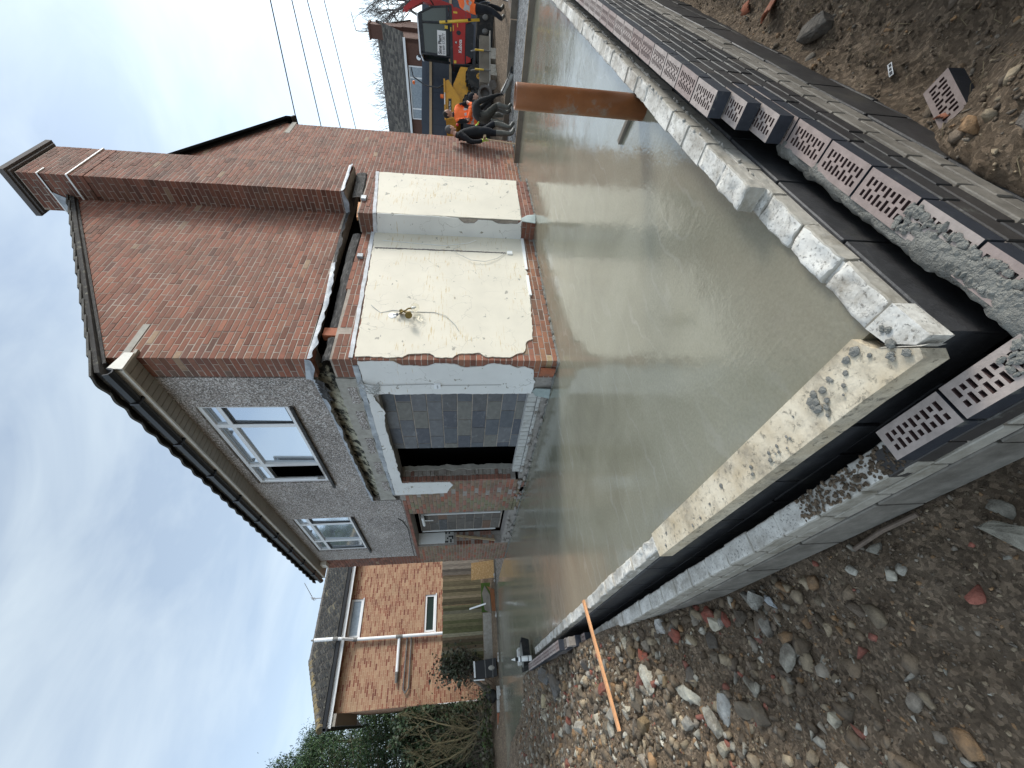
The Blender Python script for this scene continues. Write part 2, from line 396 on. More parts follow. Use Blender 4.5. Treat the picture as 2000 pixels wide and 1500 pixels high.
# ------------------------------------------------------------------ helpers: objects and meshes
INV = {}
def thing(name, label, cat, loc=(0, 0, 0), rz=0.0, group=None):
    o = bpy.data.objects.new(name, None)
    COL.objects.link(o)
    o.empty_display_size = .2
    o.location = loc; o.rotation_euler = (0, 0, rz)
    o['label'] = label; o['category'] = cat
    if group: o['group'] = group
    INV[o.name] = (Matrix.Translation(Vector(loc)) @ Matrix.Rotation(rz, 4, 'Z')).inverted()
    return o
def tag(o, label, cat, group=None):
    o['label'] = label; o['category'] = cat
    if group: o['group'] = group
    return o
def root_of(o):
    while o.parent: o = o.parent
    return o
class MB:
    def __init__(s): s.v = []; s.f = []; s.c = []; s.m = []; s.cur = (.12, .11, .10); s.mi = 0
    def add(s, pts): n = len(s.v); s.v.extend([tuple(p) for p in pts]); return n
    def face(s, idx): s.f.append(tuple(idx)); s.c.append(s.cur); s.m.append(s.mi)
    def poly(s, pts): n = s.add(pts); s.face(range(n, n + len(pts)))
    def col(s, c, mi=None):
        s.cur = c
        if mi is not None: s.mi = mi
        return s
    def hexa(s, P):
        n = s.add(P)
        for q in ((0, 3, 2, 1), (4, 5, 6, 7), (0, 1, 5, 4), (1, 2, 6, 5), (2, 3, 7, 6), (3, 0, 4, 7)):
            s.face([n + i for i in q])
    def box(s, x0, x1, y0, y1, z0, z1):
        s.hexa([(x0, y0, z0), (x1, y0, z0), (x1, y1, z0), (x0, y1, z0), (x0, y0, z1), (x1, y0, z1), (x1, y1, z1), (x0, y1, z1)])
        return s
    def bar(s, a, b, wd, ht, up=(0, 0, 1)):
        a = Vector(a); b = Vector(b); d = (b - a).normalized(); u = Vector(up)
        sd = d.cross(u)
        if sd.length < 1e-4: sd = d.cross(Vector((1, 0, 0)))
        sd.normalize(); u = sd.cross(d).normalized()
        P = []
        for e in (a, b):
            for sx, sy in ((-1, -1), (1, -1), (1, 1), (-1, 1)):
                P.append(e + sd * (sx * wd / 2) + u * (sy * ht / 2))
        s.hexa(P); return s
    def prism(s, pts, ext):
        e = Vector(ext); A = [Vector(p) for p in pts]; B = [p + e for p in A]
        n = s.add(A + B); k = len(A)
        s.face(range(n, n + k)); s.face(range(n + 2 * k - 1, n + k - 1, -1))
        for i in range(k):
            j = (i + 1) % k
            s.face([n + i, n + k + i, n + k + j, n + j])
        return s
    def tube(s, pts, r, n=6, cap=True):
        P = [Vector(p) for p in pts]; k = len(P)
        rr = r if isinstance(r, (list, tuple)) else [r] * k
        base = len(s.v); ref = None
        for i in range(k):
            d = (P[min(i + 1, k - 1)] - P[max(i - 1, 0)]).normalized()
            if ref is None:
                ref = d.cross(Vector((0, 0, 1)))
                if ref.length < .05: ref = d.cross(Vector((1, 0, 0)))
            ref = (ref - d * ref.dot(d)).normalized(); q = d.cross(ref)
            for j in range(n):
                a = 2 * math.pi * j / n
                s.v.append(tuple(P[i] + (ref * math.cos(a) + q * math.sin(a)) * rr[i]))
        for i in range(k - 1):
            for j in range(n):
                j2 = (j + 1) % n
                s.face([base + i * n + j, base + i * n + j2, base + (i + 1) * n + j2, base + (i + 1) * n + j])
        if cap:
            s.face([base + j for j in range(n - 1, -1, -1)]); s.face([base + (k - 1) * n + j for j in range(n)])
        return s
    def lathe(s, o, ax, prof, n=16):
        o = Vector(o); ax = Vector(ax).normalized()
        u = ax.cross(Vector((0, 0, 1)))
        if u.length < .05: u = ax.cross(Vector((1, 0, 0)))
        u.normalize(); q = ax.cross(u); base = len(s.v)
        for h, r in prof:
            for j in range(n):
                a = 2 * math.pi * j / n
                s.v.append(tuple(o + ax * h + (u * math.cos(a) + q * math.sin(a)) * max(r, 1e-4)))
        for i in range(len(prof) - 1):
            for j in range(n):
                j2 = (j + 1) % n
                s.face([base + i * n + j, base + i * n + j2, base + (i + 1) * n + j2, base + (i + 1) * n + j])
        s.face([base + j for j in range(n - 1, -1, -1)]); s.face([base + (len(prof) - 1) * n + j for j in range(n)])
        return s
    def blob(s, c, rad, seed=0, amp=.15, sub=2, rot=None, freq=1.6, flat=0):
        bm = bmesh.new(); bmesh.ops.create_icosphere(bm, subdivisions=sub, radius=1)
        c = Vector(c); off = Vector((seed * 3.7, seed * 1.3, seed * 2.1))
        n = len(s.v)
        for v in bm.verts:
            p = v.co.copy()
            if flat: p = Vector([math.copysign(min(abs(k), flat), k) for k in p])
            p *= 1 + amp * mnoise.noise(v.co * freq + off)
            p = Vector((p.x * rad[0], p.y * rad[1], p.z * rad[2]))
            if rot: p = rot @ p
            s.v.append(tuple(c + p))
        for f in bm.faces: s.face([n + v.index for v in f.verts])
        bm.free(); return s
    def mesh(s, name, mats, smooth=False, inv=None):
        me = bpy.data.meshes.new(name)
        V = s.v if inv is None else [tuple(inv @ Vector(p)) for p in s.v]
        me.from_pydata(V, [], s.f)
        for m in (mats if isinstance(mats, (list, tuple)) else [mats]):
            me.materials.append(MAT[m])
        npoly = len(me.polygons)
        if npoly == len(s.f):
            me.polygons.foreach_set('material_index', np.array(s.m, dtype=np.int32))
            tot = np.empty(npoly, dtype=np.int32); me.polygons.foreach_get('loop_total', tot)
            cc = np.repeat(np.c_[np.array(s.c, dtype=np.float32).reshape(-1, 3), np.ones(npoly, dtype=np.float32)], tot, axis=0)
            a = me.attributes.new('col', 'FLOAT_COLOR', 'CORNER'); a.data.foreach_set('color', cc.ravel())
        if smooth: me.polygons.foreach_set('use_smooth', np.ones(npoly, dtype=bool))
        me.update()
        return me
    def build(s, name, mats, parent=None, smooth=False, kind=None, local=False):
        inv = None
        if parent is not None and not local: inv = INV.get(root_of(parent).name)
        me = s.mesh(name, mats, smooth, inv)
        o = bpy.data.objects.new(name, me); COL.objects.link(o)
        if parent is not None: o.parent = parent
        if kind: o['kind'] = kind
        return o
def inst(name, me, parent, M):
    o = bpy.data.objects.new(name, me); COL.objects.link(o)
    if parent is not None:
        o.parent = parent
        M = INV.get(root_of(parent).name, Matrix.Identity(4)) @ M
    o.matrix_basis = M
    return o
def px(p):
    d = Vector(p) - CAM; z = d.dot(CF)
    if z < .05: return None
    return (1000 - FPX * d.dot(CU) / z, 750 - FPX * d.dot(RT) / z)
def onscreen(pts, margin=0):
    q = [px(p) for p in pts]
    if any(a is None for a in q): return 0, 0
    x0 = min(a[0] for a in q); x1 = max(a[0] for a in q); y0 = min(a[1] for a in q); y1 = max(a[1] for a in q)
    if x1 < -margin or y1 < -margin or x0 > 2000 + margin or y0 > 1500 + margin: return 0, 0
    ar = 0
    for i in range(len(q)):
        a = q[i]; b = q[(i + 1) % len(q)]; ar += a[0] * b[1] - b[0] * a[1]
    return max(x1 - x0, y1 - y0), abs(ar) / 2
def clip(poly, a, b, c):
    # keep the side a*u + b*v <= c
    out = []
    for i in range(len(poly)):
        p = poly[i]; q = poly[(i + 1) % len(poly)]
        dp = a * p[0] + b * p[1] - c; dq = a * q[0] + b * q[1] - c
        if dp <= 0: out.append(p)
        if dp * dq < 0:
            t = dp / (dp - dq); out.append((p[0] + (q[0] - p[0]) * t, p[1] + (q[1] - p[1]) * t))
    return out
class Frame:
    # o origin, u along the wall, v up, n outward
    def __init__(s, o, u, v, n): s.o = Vector(o); s.u = Vector(u); s.v = Vector(v); s.n = Vector(n)
    def p(s, a, b, c=0.0): return s.o + s.u * a + s.v * b + s.n * c
def brick_geo(mb, fr, poly, depth, proud, ch=.0035):
    k = len(poly)
    cu = sum(p[0] for p in poly) / k; cv = sum(p[1] for p in poly) / k
    ins = []
    for u, v in poly:
        du, dv = cu - u, cv - v
        ins.append((u + math.copysign(min(ch, abs(du)), du), v + math.copysign(min(ch, abs(dv)), dv)))
    A = [fr.p(u, v, proud) for u, v in ins]
    B = [fr.p(u, v, proud - ch) for u, v in poly]
    Cc = [fr.p(u, v, proud - depth) for u, v in poly]
    n = mb.add(A + B + Cc)
    mb.face(range(n, n + k))
    for i in range(k):
        j = (i + 1) % k
        mb.face([n + i, n + k + i, n + k + j, n + j])
        mb.face([n + k + i, n + 2 * k + i, n + 2 * k + j, n + k + j])
class Bricks:
    def __init__(s, matname): s.items = []; s.mat = matname
    def add(s, part, fr, poly, depth, col, proud=0.0, name='brick'):
        if len(poly) >= 3: s.items.append([part, fr, poly, depth, col, proud, name])
    def finish(s, limit=300, minpx=10, stuffname='brickwork'):
        sc = []
        for i, (part, fr, poly, d, c, pr, nm) in enumerate(s.items):
            size, area = onscreen([fr.p(u, v) for u, v in poly])
            if fr.n.dot(CAM - fr.p(*poly[0])) <= 0: area = 0
            sc.append((area if size >= minpx else 0, i))
        top = set(i for a, i in sorted(sc, reverse=True)[:limit] if a > 0)
        rest = {}; cache = {}
        for i, (part, fr, poly, d, c, pr, nm) in enumerate(s.items):
            if i in top:
                u0 = min(p[0] for p in poly); v0 = min(p[1] for p in poly); u1 = max(p[0] for p in poly); v1 = max(p[1] for p in poly)
                key = (len(poly), round(u1 - u0, 3), round(v1 - v0, 3), round(d, 3), tuple(round(x, 3) for x in c), tuple((round(p[0] - u0, 3), round(p[1] - v0, 3)) for p in poly))
                if key not in cache:
                    mb = MB().col(c); brick_geo(mb, Frame((0, 0, 0), (1, 0, 0), (0, 1, 0), (0, 0, 1)), [(p[0] - u0, p[1] - v0) for p in poly], d, 0)
                    cache[key] = mb.mesh(nm, s.mat)
                o = fr.p(u0, v0, pr); M = Matrix.Identity(4)
                for r in range(3): M[r][0] = fr.u[r]; M[r][1] = fr.v[r]; M[r][2] = fr.n[r]; M[r][3] = o[r]
                inst(nm, cache[key], part, M)
            else:
                key = part.name
                if key not in rest: rest[key] = (part, MB())
                rest[key][1].col(c); brick_geo(rest[key][1], fr, poly, d, pr)
        for part, mb in rest.values(): mb.build(stuffname, s.mat, part, kind='stuff')
def rect(u0, u1, v0, v1): return [(u0, v0), (u1, v0), (u1, v1), (u0, v1)]
REDS = [(.235, .088, .055), (.245, .094, .058), (.218, .083, .053), (.24, .096, .06), (.225, .09, .057), (.21, .082, .053), (.255, .103, .064), (.195, .083, .057), (.218, .087, .055), (.23, .096, .063), (.185, .084, .06), (.25, .115, .073), (.21, .093, .062)]
def redcol():
    r = random.random()
    if r < .012: return (.32, .215, .14)
    k = random.uniform(.80, 1.18)
    if r < .10: k *= .72
    c = random.choice(REDS)
    return (round(c[0] * k, 2), round(c[1] * k, 3), round(c[2] * k, 3))
def jag(pts, step=.05, amp=.012, seed=1, closed=True):
    # ragged version of an outline (list of 2-D points)
    rr = random.Random(seed); out = []
    k = len(pts)
    for i in range(k if closed else k - 1):
        a = pts[i]; b = pts[(i + 1) % k]
        L = math.hypot(b[0] - a[0], b[1] - a[1]); n = max(1, int(L / step))
        nx, ny = -(b[1] - a[1]) / (L + 1e-9), (b[0] - a[0]) / (L + 1e-9)
        ph = rr.random() * 50
        for j in range(n):
            t = j / n
            e = amp * (mnoise.noise(Vector((ph + t * L * 5, seed, 0))) * 1.3 + rr.uniform(-.5, .5)) if 0 < j else 0
            out.append((a[0] + (b[0] - a[0]) * t + nx * e, a[1] + (b[1] - a[1]) * t + ny * e))
    return out
def text_obj(name, body, size, mat, parent, M, depth=.004, shear=0.0, bold=0.0, sx=1.0):
    c = bpy.data.curves.new(name, 'FONT'); c.body = body; c.size = size; c.extrude = depth; c.shear = shear; c.offset = bold
    c.align_x = 'LEFT'; c.resolution_u = 3
    t = bpy.data.objects.new(name + '_tmp', c); COL.objects.link(t)
    bpy.context.view_layer.update()
    me = bpy.data.meshes.new_from_object(t.evaluated_get(bpy.context.evaluated_depsgraph_get()))
    bpy.data.objects.remove(t); bpy.data.curves.remove(c)
    me.materials.clear(); me.materials.append(MAT[mat]); me.name = name
    if sx != 1.0: me.transform(Matrix.Diagonal((sx, 1, 1, 1)))
    o = bpy.data.objects.new(name, me); COL.objects.link(o); o.parent = parent; o.matrix_basis = M
    return o
def fbm2(x, y, scale, octv=4, seed=0, rough=.5):
    # value noise on arrays
    tot = np.zeros_like(x); amp = 1.0; norm = 0
    for o in range(octv):
        s = scale * 2 ** o
        xi = np.floor(x * s).astype(np.int64); yi = np.floor(y * s).astype(np.int64)
        fx = x * s - xi; fy = y * s - yi
        fx = fx * fx * (3 - 2 * fx); fy = fy * fy * (3 - 2 * fy)
        def h(a, b):
            n = (a * 374761393 + b * 668265263 + (seed + o) * 974711) & 0x7fffffff
            n = ((n ^ (n >> 13)) * 1274126177) & 0x7fffffff
            n = n ^ (n >> 16)
            return (n % 10007) / 10007.0
        v = (h(xi, yi) * (1 - fx) + h(xi + 1, yi) * fx) * (1 - fy) + (h(xi, yi + 1) * (1 - fx) + h(xi + 1, yi + 1) * fx) * fy
        tot += amp * (v - .5); norm += amp; amp *= rough
    return tot / norm * 2
# ------------------------------------------------------------------ ground
def sstep(x, a, b):
    t = np.clip((x - a) / (b - a), 0, 1); return t * t * (3 - 2 * t)
def ground_z(x, y):
    x = np.asarray(x, dtype=float); y = np.asarray(y, dtype=float)
    left = -.60 + .50 * sstep(y, -1.1, .9) + .14 * sstep(y, 1.0, 4.5) + .10 * sstep(y, 5.0, 8.5) * sstep(-x, 2.6, 4.2)
    left = left + .16 * sstep(-x, 3.1, 4.2) * sstep(y, -2.5, .5)
    right = -.50 - .30 * sstep(x, -2.15, -1.5) - .14 * sstep(x, -.9, 1.8) + .85 * sstep(x, 4.0, 9.5)
    right = right + .95 * sstep(-y, 3.55, 4.5)  # trench side raised into a mostly unseen bank that blocks the low sun
    wr = sstep(x - y, -.6, .6 + 0 * x)          # right of the corner diagonal
    wl = sstep(y + 3.25, -.25, .35)
    z = np.where((y < -3.1) & (x > -3.2), right, left)
    bl = sstep(x, -3.05, -2.6) * (1 - sstep(y, -3.35, -3.0))
    z = left * (1 - bl) + right * bl
    inside = (x > -2.86) & (y > -3.17) & (x < 8.75) & (y < 11.75)
    inside2 = (x > np.interp(y, [4.6, 5.0, 5.75, 7.6, 11.62], [-2.55, -2.70, -3.22, -4.22, -5.5])) & (y > 4.6) & (y < 11.75) & (x < 0)
    z = np.where(inside, -.62, z)
    z = np.where(inside2, np.minimum(z, -.12), z)
    far = sstep(x, 8.6, 8.9)
    z = z * (1 - far) + far * (.04 + .10 * sstep(x, 9, 12))
    gar = sstep(y, 11.7, 12.4)
    z = z * (1 - gar) + gar * (.10 + .34 * sstep(y, 11.7, 12.8))
    return z
def coords(lo, hi, step, far):
    c = np.arange(lo, hi + 1e-6, step)
    a = lo - np.array(far)[::-1]; b = hi + np.array(far)
    return np.concatenate([a, c, b])
FAR = [.3, .8, 1.6, 3, 5, 9, 16, 30, 60, 140, 320]
gx = coords(-5.4, 3.4, .035, FAR); gy = coords(-5.2, 9.0, .04, FAR)
GX, GY = np.meshgrid(gx, gy, indexing='ij')
GZ = ground_z(GX, GY)
near = (1 - sstep(np.abs(GX + 1), 5, 9)) * (1 - sstep(np.abs(GY - 2), 8, 11))
lump = .085 * fbm2(GX, GY, 1.3, 4, 3) + .05 * np.abs(fbm2(GX, GY, 5.5, 4, 9, .6)) + .018 * fbm2(GX, GY, 22, 3, 5, .6)
hide = ((GX > -2.9) & (GY > -3.2) & (GX < 8.8) & (GY < 11.8)) | ((GX > np.interp(GY, [4.6, 5.0, 5.75, 7.6, 11.62], [-2.55, -2.70, -3.22, -4.22, -5.5])) & (GY > 4.6) & (GY < 11.8) & (GX < 0))
damp = np.where(hide, 0.0, 1.0)
GZ = GZ + lump * damp * (.35 + .65 * near)
nxn, nyn = GX.shape
me = bpy.data.meshes.new('ground')
V = np.stack([GX, GY, GZ], -1).reshape(-1, 3)
I = np.arange(nxn * nyn).reshape(nxn, nyn)
Q = np.stack([I[:-1, :-1], I[1:, :-1], I[1:, 1:], I[:-1, 1:]], -1).reshape(-1, 4)
me.vertices.add(len(V)); me.vertices.foreach_set('co', V.ravel())
me.loops.add(Q.size); me.loops.foreach_set('vertex_index', Q.ravel().astype(np.int32))
me.polygons.add(len(Q)); me.polygons.foreach_set('loop_start', np.arange(0, Q.size, 4, dtype=np.int32)); me.polygons.foreach_set('loop_total', np.full(len(Q), 4, dtype=np.int32))
me.polygons.foreach_set('use_smooth', np.ones(len(Q), dtype=bool))
me.update(calc_edges=True); me.validate()
me.materials.append(MAT['dirt'])
ground = bpy.data.objects.new('ground', me); COL.objects.link(ground); ground['kind'] = 'structure'
def gz(x, y):
    z = float(ground_z(x, y))
    xa = np.array([x], dtype=float); ya = np.array([y], dtype=float)
    return z + float((.085 * fbm2(xa, ya, 1.3, 4, 3) + .05 * np.abs(fbm2(xa, ya, 5.5, 4, 9, .6)) + .018 * fbm2(xa, ya, 22, 3, 5, .6))[0])

# wet floor slab round the house
mb = MB()
mb.prism([(-2.606, -2.94, 0), (5.77, -2.94, 0), (5.77, .02, 0), (.02, .02, 0), (.02, 8.28, 0), (.02, 11.62, 0), (-5.6, 11.62, 0), (-4.3, 7.6, 0), (-3.3, 5.75, 0), (-2.75, 5.0, 0), (-2.606, 4.2, 0)], (0, 0, -.14))
slab = mb.build('concrete_slab', 'wet_screed'); slab['kind'] = 'structure'
bm = bmesh.new(); bm.from_mesh(slab.data); bmesh.ops.recalc_face_normals(bm, faces=bm.faces); bm.to_mesh(slab.data); bm.free()
mb = MB()
mb.prism([(5.82, -3.3, -.02), (8.66, -3.9, -.02), (8.66, .6, -.02), (7.32, .6, -.02), (7.32, -.02, -.02), (5.82, -.02, -.02)], (0, 0, -.14))
mb.prism([(.03, 8.34, -.004), (3, 8.34, -.004), (3, 11.62, -.004), (.03, 11.62, -.004)], (0, 0, -.13))
o = mb.build('fresh_concrete', 'raw_concrete'); o['kind'] = 'structure'
bm = bmesh.new(); bm.from_mesh(o.data); bmesh.ops.recalc_face_normals(bm, faces=bm.faces); bm.to_mesh(o.data); bm.free()

# ------------------------------------------------------------------ the house
H = thing('house', 'red brick house with a cream plastered gable patch and grey pebbledash front', 'house')
GX1 = 7.30
RIDX, RIDZ, EAVZ, SLOPE = 3.69, 7.46, 5.20, .612
B = Bricks('brick')
gw = MB()
gw.prism([(0.003, .0035, -.3), (GX1, .0035, -.3), (GX1, .0035, 2.86), (4.5, .0035, 2.86), (2.86, .0035, 2.84), (.003, .0035, 2.79)], (0, .32, 0))
gw.prism([(0.003, .0035, 3.05), (2.0, .0035, 3.12), (4.5, .0035, 3.17), (4.5, .0035, 2.86), (GX1, .0035, 2.86), (GX1, .0035, EAVZ - .03), (RIDX, .0035, RIDZ - .05), (0.003, .0035, EAVZ - .03)], (0, .32, 0))
gable = gw.build('gable_wall', 'mortar', H)
mb = MB(); mb.box(.36, 4.6, .215, .30, 2.6, 3.4); mb.build('gap_shade_panel', 'black_void', H)  # black box standing in for the shade inside the gap
# gable facing bricks
GF = Frame((0, 0, 0), (1, 0, 0), (0, 0, 1), (0, -1, 0))
def interp(pts, x):
    for a, b in zip(pts, pts[1:]):
        if a[0] <= x <= b[0]: return a[1] + (b[1] - a[1]) * (x - a[0]) / (b[0] - a[0])
    return pts[0][1] if x < pts[0][0] else pts[-1][1]
FLASH = [(0, 2.985), (.95, 3.0), (1.9, 3.075), (2.72, 3.13), (3.45, 3.155), (4.55, 3.19)]
GAPLO = [(0, 2.79), (.4, 2.80), (2.16, 2.865), (2.75, 2.85), (4.5, 2.93)]
def gable_row(k):
    z0 = k * .075; z1 = z0 + .065
    odd = k % 2
    x = 0.0
    first = True
    while x < GX1 - .02:
        if first: L = .1025 if odd else .215
        else: L = .215 if random.random() > .14 else .1025
        x1 = min(x + L, GX1); last = first; first = False
        d = .055
        u0, u1 = x + (random.uniform(-.001, .001)), x1
        x = x1 + .010
        cx = (u0 + u1) / 2; cz = (z0 + z1) / 2
        if .25 < cx < 2.72 and .52 < z0 and z1 < 2.42: continue          # behind plaster
        if cz < 2.84 and 2.86 < cx < 4.2: continue                        # behind the breast
        if cz > 3.1 and 3.5 < cx < 4.3: continue                          # behind the stack
        if .40 < cx < .62 and 2.60 < cz < 2.83: continue                  # knocked-out hole
        if cx < 4.5:
            if interp(GAPLO, cx) < cz + .03 and cz - .045 < interp(FLASH, cx): continue
        elif 4.45 < cx < 4.56 and 2.9 < cz < 3.15: continue
        poly = rect(u0, u1, z0 + random.uniform(-.0015, .0015), z1 + random.uniform(-.0015, .0015))
        poly = clip(poly, -SLOPE, 1, EAVZ); poly = clip(poly, SLOPE, 1, EAVZ + SLOPE * GX1)
        if len(poly) < 3: continue
        c = redcol()
        if z0 < .3: c = (c[0] * 1.15, c[1] * 1.25, c[2] * 1.1)
        if last: d = .2145 if odd else .1020
        B.add(gable, GF, poly, d, c, random.uniform(-.002, .0025))
for k in range(-1, 101): gable_row(k)
# return of the corner on the front
FF = Frame((0, 0, 0), (0, 1, 0), (0, 0, 1), (-1, 0, 0))
front = MB()
front.box(.006, .30, .33, .36, -.3, 2.50)
# lower brick leaf left of the patio opening
front.box(.008, .32, 3.30, 4.80, -.3, 2.36)
front.box(.008, .32, 6.93, 8.30, -.3, 2.36)
front.box(.010, .32, .02, .66, -.3, 2.78)
front.box(.008, .32, 3.30, 6.93, -.3, .20)
front.box(.012, .32, .62, 3.31, -.3, .15)
front.box(.012, .32, .60, 3.9, 2.34, 2.76)
front.box(.012, .32, 3.9, 6.95, 2.31, 2.42)
front.box(.012, .32, 6.95, 8.30, 2.36, 2.42)
front.box(.010, .32, .02, .33, 3.03, 4.86)
front.box(.010, .32, 7.66, 8.30, 2.36, 4.86)
front_wall = front.build('front_wall', 'old_mortar', H)
for k in range(-1, 66):
    z0 = k * .075; z1 = z0 + .065; cz = z0 + .03
    if cz > 4.86: break
    odd = k % 2
    if not (2.80 < cz < 3.02) and not (.33 < cz < 2.46):
        segs = [(.1125 + .0, .3275)] if not odd else [(.225, .3275)]
        if odd is 0: pass
        for a, b in segs: B.add(front_wall, FF, rect(a, b, z0, z1), .09, redcol() if cz < 2.4 or random.random() > .25 else (.16, .10, .075), random.uniform(-.002, .002))
    # lower part left of the plaster, both sides of the second opening, and the left pier
    for (a, b, lo, hi) in ((3.32, 4.80, -.1, 2.30), (6.95, 8.30, -.1, 4.86)):
        if not lo < cz < hi: continue
        y = a + (.0 if odd else -.11)
        while y < b - .01:
            y0 = max(y, a); y1 = min(y + .215, b); y += .225
            if y1 - y0 < .03: continue
            if a > 6 and cz > 2.36 and y0 < 7.63:
                if y1 < 7.7: continue
                y0 = 7.66
            if a < 4 and 1.48 < cz and y1 < 3.80: continue                     # plaster covers
            if a < 4 and 3.74 < (y0 + y1) / 2 < 3.93 and k % 3 == 0: continue      # toothing pockets
            c = random.choice([(.30, .15, .11), (.27, .17, .12), (.25, .19, .12), (.33, .13, .08), (.22, .15, .10), (.29, .20, .14)])
            if y0 > 4.0 and y0 < 6 and random.random() < .35: c = (.22, .20, .12)
            if cz > 2.3: c = redcol()
            B.add(front_wall, FF, rect(y0, y1, z0, z1), .07, c, random.uniform(-.003, .004))
# brick-on-edge course over the second opening
y = 4.12
while y < 7.62:
    zt = 2.385
    B.add(front_wall, FF, rect(y, min(y + .215, 7.62), 2.315, zt), .06, random.choice([(.25, .10, .07), (.20, .09, .065), (.28, .13, .09)]), .006)
    y += .225
# chimney stack on the gable, over the gap
CX0, CX1, CY = 3.43, 4.41, -.38
cm = MB(); cm.box(CX0 + .0035, CX1 - .0035, CY + .0035, .0, 3.14, 7.0); cm.box(CX0 + .0035, CX1 - .0035, CY + .0035, .21, 6.9, 7.88)
stack = cm.build('chimney_stack', 'mortar', H)
CFm = Frame((CX0, CY, 0), (1, 0, 0), (0, 0, 1), (0, -1, 0))
CL = Frame((CX0, CY, 0), (0, 1, 0), (0, 0, 1), (-1, 0, 0))
CRr = Frame((CX1, CY, 0), (0, 1, 0), (0, 0, 1), (1, 0, 0))
CB = Frame((CX0, .216, 0), (1, 0, 0), (0, 0, 1), (0, 1, 0))
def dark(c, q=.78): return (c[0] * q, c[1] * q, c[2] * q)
for k in range(42, 105):
    z0 = k * .075; z1 = z0 + .065; odd = k % 2
    x = 0; first = True; W = CX1 - CX0
    while x < W - .02:
        L = (.1025 if odd else .215) if first else .215
        x1 = min(x + L, W)
        if W - x1 < .06: x1 = W
        B.add(stack, CFm, rect(x, x1, z0, z1), (.2145 if odd else .102) if (first or x1 == W) else .05, dark(redcol(), .82), random.uniform(-.002, .002)); first = False
        x = x1 + .01
    yy = .1125 if not odd else .225
    lim = .38 if z0 < 7.0 else .59
    for fr in (CL, CRr):
        y = yy
        while y < lim - .02:
            y1 = min(y + .215, lim)
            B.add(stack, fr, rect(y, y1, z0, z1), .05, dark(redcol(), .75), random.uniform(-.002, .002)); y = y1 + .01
    if z0 > 7.0:
        for q in range(4): B.add(stack, CB, rect(q * .245 + .01, q * .245 + .235, z0, z1), .05, dark(redcol()), 0)
# plastered breast below, wider to the left
BX0, BX1, BY = 2.85, 4.33, -.33
bb = MB(); bb.box(BX0 + .006, BX1 - .006, BY + .006, .004, -.2, 2.86)
breast = bb.build('chimney_breast', 'mortar', H)
BFm = Frame((BX0, BY, 0), (1, 0, 0), (0, 0, 1), (0, -1, 0)); BLf = Frame((BX0, BY, 0), (0, 1, 0), (0, 0, 1), (-1, 0, 0)); BRt = Frame((BX1, BY, 0), (0, 1, 0), (0, 0, 1), (1, 0, 0))
for k in range(-1, 38):
    z0 = k * .075; z1 = z0 + .065; odd = k % 2; cz = z0 + .03
    W = BX1 - BX0; x = 0; first = True
    while x < W - .02:
        L = (.1025 if odd else .215) if first else .215
        x1 = min(x + L, W)
        if W - x1 < .06: x1 = W
        if cz < .3 or cz > 2.5: B.add(breast, BFm, rect(x, x1, z0, z1), (.2145 if odd else .102) if (first or x1 == W) else .05, redcol(), random.uniform(-.002, .003))
        first = False; x = x1 + .01
    yy = .1125 if not odd else .225
    for fr in (BLf, BRt):
        if .3 < cz < 2.5 and fr is BLf and not (cz < 1.7 and random.random() < 0): continue
        y1 = yy
        while y1 < .31:
            B.add(breast, fr, rect(y1, min(y1 + .215, .33), z0, z1), .05, redcol(), random.uniform(-.002, .002)); y1 += .225
B.finish(300, 10)
# chimney cap, leads
mb = MB(); mb.box(CX0 - .03, CX1 + .03, CY - .03, .245, 7.90, 7.935); mb.box(CX0 - .065, CX1 + .065, CY - .065, .28, 7.935, 8.02)
mb.build('chimney_cap', 'far_wood', H)
mb = MB(); mb.box(CX0 - .016, CX1 + .016, CY - .016, .02, 7.17, 7.195); mb.box(CX0 - .016, CX0 + .17, CY - .016, CY + .3, 7.565, 7.585); mb.box(CX0 - .014, CX0 + .01, CY, .22, 7.565, 7.585)
mb.build('lead_tray', 'white_paint', H)
mb = MB(); mb.poly([(CX0 - .012, -.10, 7.56), (CX0 - .012, .225, 7.565), (CX0 - .012, .225, 7.18), (CX0 - .012, .06, 7.14), (CX0 - .012, .02, 7.36)])
mb.poly([(CX0 - .16, .03, 7.20), (CX0 - .005, .0, 7.30), (CX0 - .005, .225, 7.30), (CX0 - .16, .225, 7.20)])
mb.build('lead_flashing', 'lead', H)
# kneeler stones at both feet of the gable
mb = MB(); mb.box(-.11, .55, -.006, .01, 4.955, 5.03); mb.build('kneeler', 'render_grey', H)
mb = MB(); mb.box(GX1 - .55, GX1 + .08, -.006, .01, 4.96, 5.06); mb.build('kneeler', 'render_grey', H)
# gap contents: charred wall plate, torn lead over it
mb = MB()
def plate(mb, pts, y0, th, seed):
    # pts: (x, zlow, zhigh): a rough timber running along the gable
    n = 26; x0, x1 = pts[0][0], pts[-1][0]; prev = None
    for i in range(n + 1):
        x = x0 + (x1 - x0) * i / n
        lo = interp([(p[0], p[1]) for p in pts], x) + .012 * mnoise.noise(Vector((x * 6, seed, 0)))
        hi = interp([(p[0], p[2]) for p in pts], x) + .018 * mnoise.noise(Vector((x * 5, seed, 4)))
        b = .02 * mnoise.noise(Vector((x * 8, seed, 8)))
        ring = [(x, y0 + b + .03, lo), (x, y0 + b, lo + .02), (x, y0 + b - .008, (lo + hi) / 2 - .01), (x, y0 + b + .012, hi - .02), (x, y0 + b + .05, hi), (x, y0 + th, hi)]
        k = mb.add(ring)
        if prev is not None:
            for j in range(5): mb.face([prev + j, k + j, k + j + 1, prev + j + 1])
        prev = k
plate(mb, [(.02, 2.78, 2.90), (.42, 2.79, 2.92)], .045, .2, 1)
